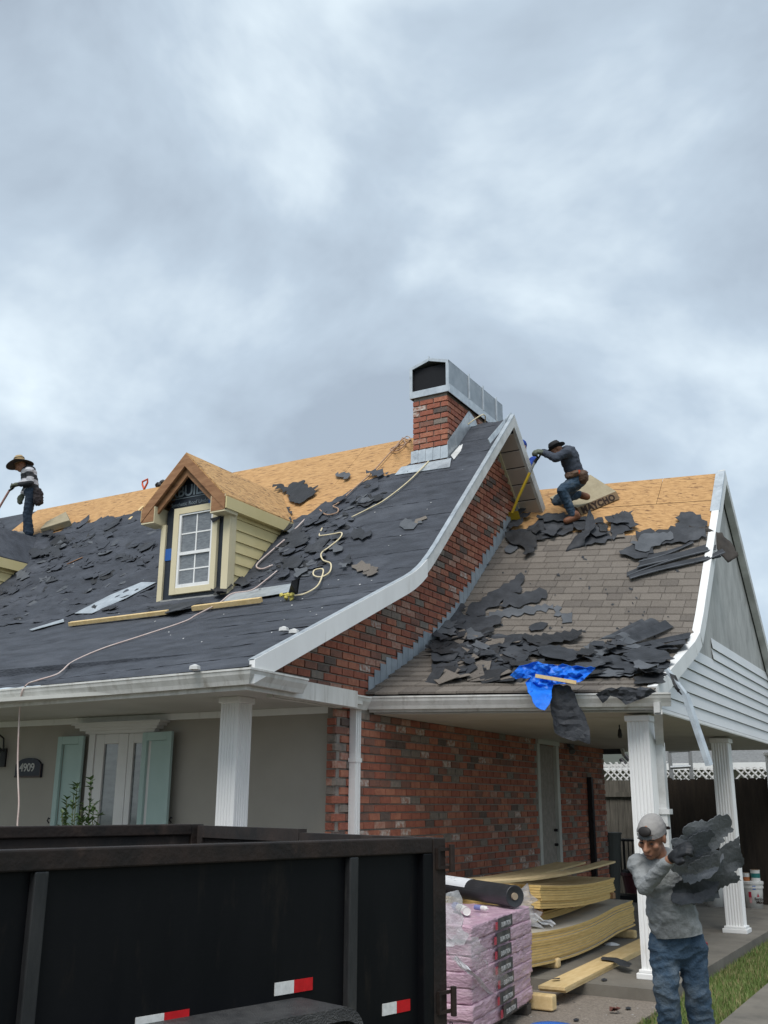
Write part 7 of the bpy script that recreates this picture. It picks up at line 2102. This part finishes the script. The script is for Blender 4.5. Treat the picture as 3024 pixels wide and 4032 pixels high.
P2_ = blob('person', body2, .011, skin, smooth=3)
tag(P2_, 'worker in navy shirt and black hat kneeling on the carport roof', 'person')
blob('navy_shirt', tor2[:2] + tor2[3:] + [('c', sh2a, e2a, .055, .050), ('c', e2a, lerp(e2a, w2a, .9), .050, .040), ('c', sh2b, e2b, .055, .05), ('c', e2b, lerp(e2b, w2b, .9), .048, .04), ('c', K_(740, 255), K_(790, 290), .05, .07)], .013, navy, P2_, smooth=4, fold=.009, ff=12, grow=.014)
blob('jeans', [('e', K_(905, 615), (.175, .14, .115), ax2)] + lg2, .013, denim, P2_, smooth=4, fold=.009, ff=12, grow=.014)
blob('boot', [f2[0], ('c', K_(880, 1080, -.12), K_(900, 1110, -.11), .055, .05)], .011, boot_b, P2_, grow=.008); blob('boot', [f2[1]], .011, boot_b, P2_, grow=.008)
blob('glove', h2h, .009, glove_g, P2_, smooth=2, grow=.006); blob('glove', h2k, .009, glove_g, P2_, smooth=2, grow=.006)
hu2 = (upw * .85 - rgt * .42).normalized(); hx2 = toc; hy2 = hu2.cross(hx2); hc2 = K_(625, 215)
hb = MB()
for i in range(26):
    a0, a1 = 2 * math.pi * i / 26, 2 * math.pi * (i + 1) / 26
    P = lambda a, r, h: hc2 + hx2 * math.cos(a) * r + hy2 * math.sin(a) * r + hu2 * (h + (.025 * abs(math.cos(a)) if r > .12 else 0))
    hb.quad(P(a0, .09, 0), P(a0, .15, 0), P(a1, .15, 0), P(a1, .09, 0)); hb.quad(P(a1, .09, -.007), P(a1, .15, -.007), P(a0, .15, -.007), P(a0, .09, -.007))
hb.build('hat_brim', hat_k, P2_); MB().lathe(hc2, [(.095, -.005), (.092, .06), (.07, .10), (.02, .11)], 20, axis=hu2).build('hat_crown', hat_k, P2_, smooth=True)
belt = blob('tool_belt', [('c', K_(780, 580, -.14), K_(900, 540, -.17), .05, .05), ('c', K_(900, 540, -.17), K_(990, 560, -.10), .05, .05), ('c', K_(985, 560, -.16), K_(985, 620, -.16), .075, .07), ('c', K_(800, 575, .1), K_(960, 540, .12), .05, .05)], .012, leather, P2_, smooth=2, fold=.01, ff=16)
MB().tube([K_(935, 500, -.2), K_(925, 545, -.2)], .016, 8).build('orange_handle', org_m, P2_)
S2 = thing('roofing_shovel', 'yellow handled roofing shovel held by the kneeling worker', 'shovel', K_(60, 1090))
MB().tube([K_(400, 330, 0), K_(345, 400, 0)], .024, 8).build('socket', iron, S2)
MB().tube([K_(430, 290, 0), K_(385, 250, 0), K_(372, 285, 0), K_(385, 340, 0), K_(400, 345, 0), K_(425, 300, 0)], .014, 8).build('grip', iron, S2)
MB().tube([K_(350, 395, 0), K_(285, 540, .02)], .019, 8).build('upper_shaft', alum, S2); MB().tube([K_(287, 535, .02), K_(140, 850, .05)], .021, 8).build('shaft', yel, S2); MB().tube([K_(140, 850, .05), K_(55, 1060, .08)], .02, 8).build('lower_shaft', MATS['yellow_fibreglass'], S2)
bl = K_(50, 1075, .08); MB().prism([bl + Vector((-.1, 0, .03)), bl + Vector((.1, 0, .03)), bl + Vector((.1, .12, -.10)), bl + Vector((-.1, .12, -.10))], (0, -.006, .004)).build('blade', yel, S2)
# big foam block with writing
df = depth_of(onsurf(2000 + 950 * .3014, 1700 + 1090 * .3014, zcar))
FB = thing('foam_block', 'large lettered foam block under the kneeling worker', 'foam block', K_(1000, 950))
f0, f1_, t0_, t1_ = K_(955, 1088, df - D2_ - .02), K_(1452, 880, df - D2_ + .22), K_(905, 992, df - D2_ + .02), K_(1412, 776, df - D2_ + .26)
bt1, bt0 = K_(1075, 560, df - D2_ + .85), K_(545, 862, df - D2_ + .50)
vec = (f0 - t0_)
mb = MB(); n = 10
def top_pt(u, v):
    p = lerp(lerp(t0_, t1_, u), lerp(bt0, bt1, u), v)
    return p + Vector((0, 0, -.12 * math.sin(math.pi * u) * math.sin(math.pi * v) ** 1.0))
for i in range(n):
    for j in range(n):
        u0, u1, v0, v1 = i / n, (i + 1) / n, j / n, (j + 1) / n
        mb.quad(top_pt(u0, v0), top_pt(u1, v0), top_pt(u1, v1), top_pt(u0, v1), 0)
        mb.quad(*[q + vec for q in (top_pt(u0, v1), top_pt(u1, v1), top_pt(u1, v0), top_pt(u0, v0))], 0)
for i in range(n):
    u0, u1 = i / n, (i + 1) / n
    mb.quad(top_pt(u0, 0) + vec, top_pt(u1, 0) + vec, top_pt(u1, 0), top_pt(u0, 0), 1); mb.quad(top_pt(u1, 1) + vec, top_pt(u0, 1) + vec, top_pt(u0, 1), top_pt(u1, 1), 1)
    mb.quad(top_pt(0, u1) + vec, top_pt(0, u0) + vec, top_pt(0, u0), top_pt(0, u1), 1); mb.quad(top_pt(1, u0) + vec, top_pt(1, u1) + vec, top_pt(1, u1), top_pt(1, u0), 1)
mb.build('block', [foam_m, M('foam_side', (.22, .155, .09), (.13, .08, .048), 9, .95)], FB)
xd = (f1_ - f0); yd = (t0_ - f0); zdn = xd.cross(yd).normalized()
text('lettering', 'MAYCHO', yd.length * 1.05, f0 + xd * .06 + yd * .12 + zdn * .006, xd, yd, ink, FB, .002, 1.12, .006)

# ---- fourth worker crouching behind the rake
h4 = onplane(2052, 1762, 1, 13.5)
z4r = zmain(0, 13.7)
sh4 = Vector((h4.x - .05, 13.62, h4.z - .26)); p4_ = Vector((-5.55, 13.75, z4r + .22))
b4 = head(h4, (rgt * .5 - toc * .6 - upw * .3), upw) + [('c', sh4 + Vector((0, 0, .08)), h4, .06, .055), ('c', sh4, p4_, .14, .13)]
arm4 = [('c', sh4 + Vector((.16, -.05, .0)), Vector((-5.16, 13.5, 6.60)), .05, .042), ('c', Vector((-5.16, 13.5, 6.60)), Vector((-5.25, 13.35, 6.40)), .04, .03)]
lg4 = [('c', p4_, Vector((-5.3, 13.35, z4r + .45)), .085, .06), ('c', Vector((-5.3, 13.35, z4r + .45)), Vector((-5.4, 13.55, zmain(0, 13.55) + .06)), .058, .045), ('c', p4_, Vector((-5.8, 13.4, z4r + .45)), .085, .06), ('c', Vector((-5.8, 13.4, z4r + .45)), Vector((-5.75, 13.55, zmain(0, 13.55) + .06)), .058, .045)]
P4 = blob('person', b4 + arm4 + lg4, .014, skin, smooth=2)
tag(P4, 'worker in blue cap and shirt mostly hidden behind the gable peak', 'person')
blob('shirt', [('c', sh4, p4_, .15, .14), ('c', sh4 + Vector((.16, -.05, 0)), Vector((-5.16, 13.5, 6.60)), .062, .055), arm4[1]], .016, blue_c, P4, grow=.01)
blob('jeans', lg4, .016, denim_d, P4, grow=.012)
cp4 = MB(); ell(cp4, h4 + Vector((0, 0, .045)), .09, .105, .085, Vector((1, 0, 0)), Vector((0, 1, 0)), upw); cp4.build('cap', blue_c, P4, smooth=True)

bpy.data.scenes.remove(TMP)
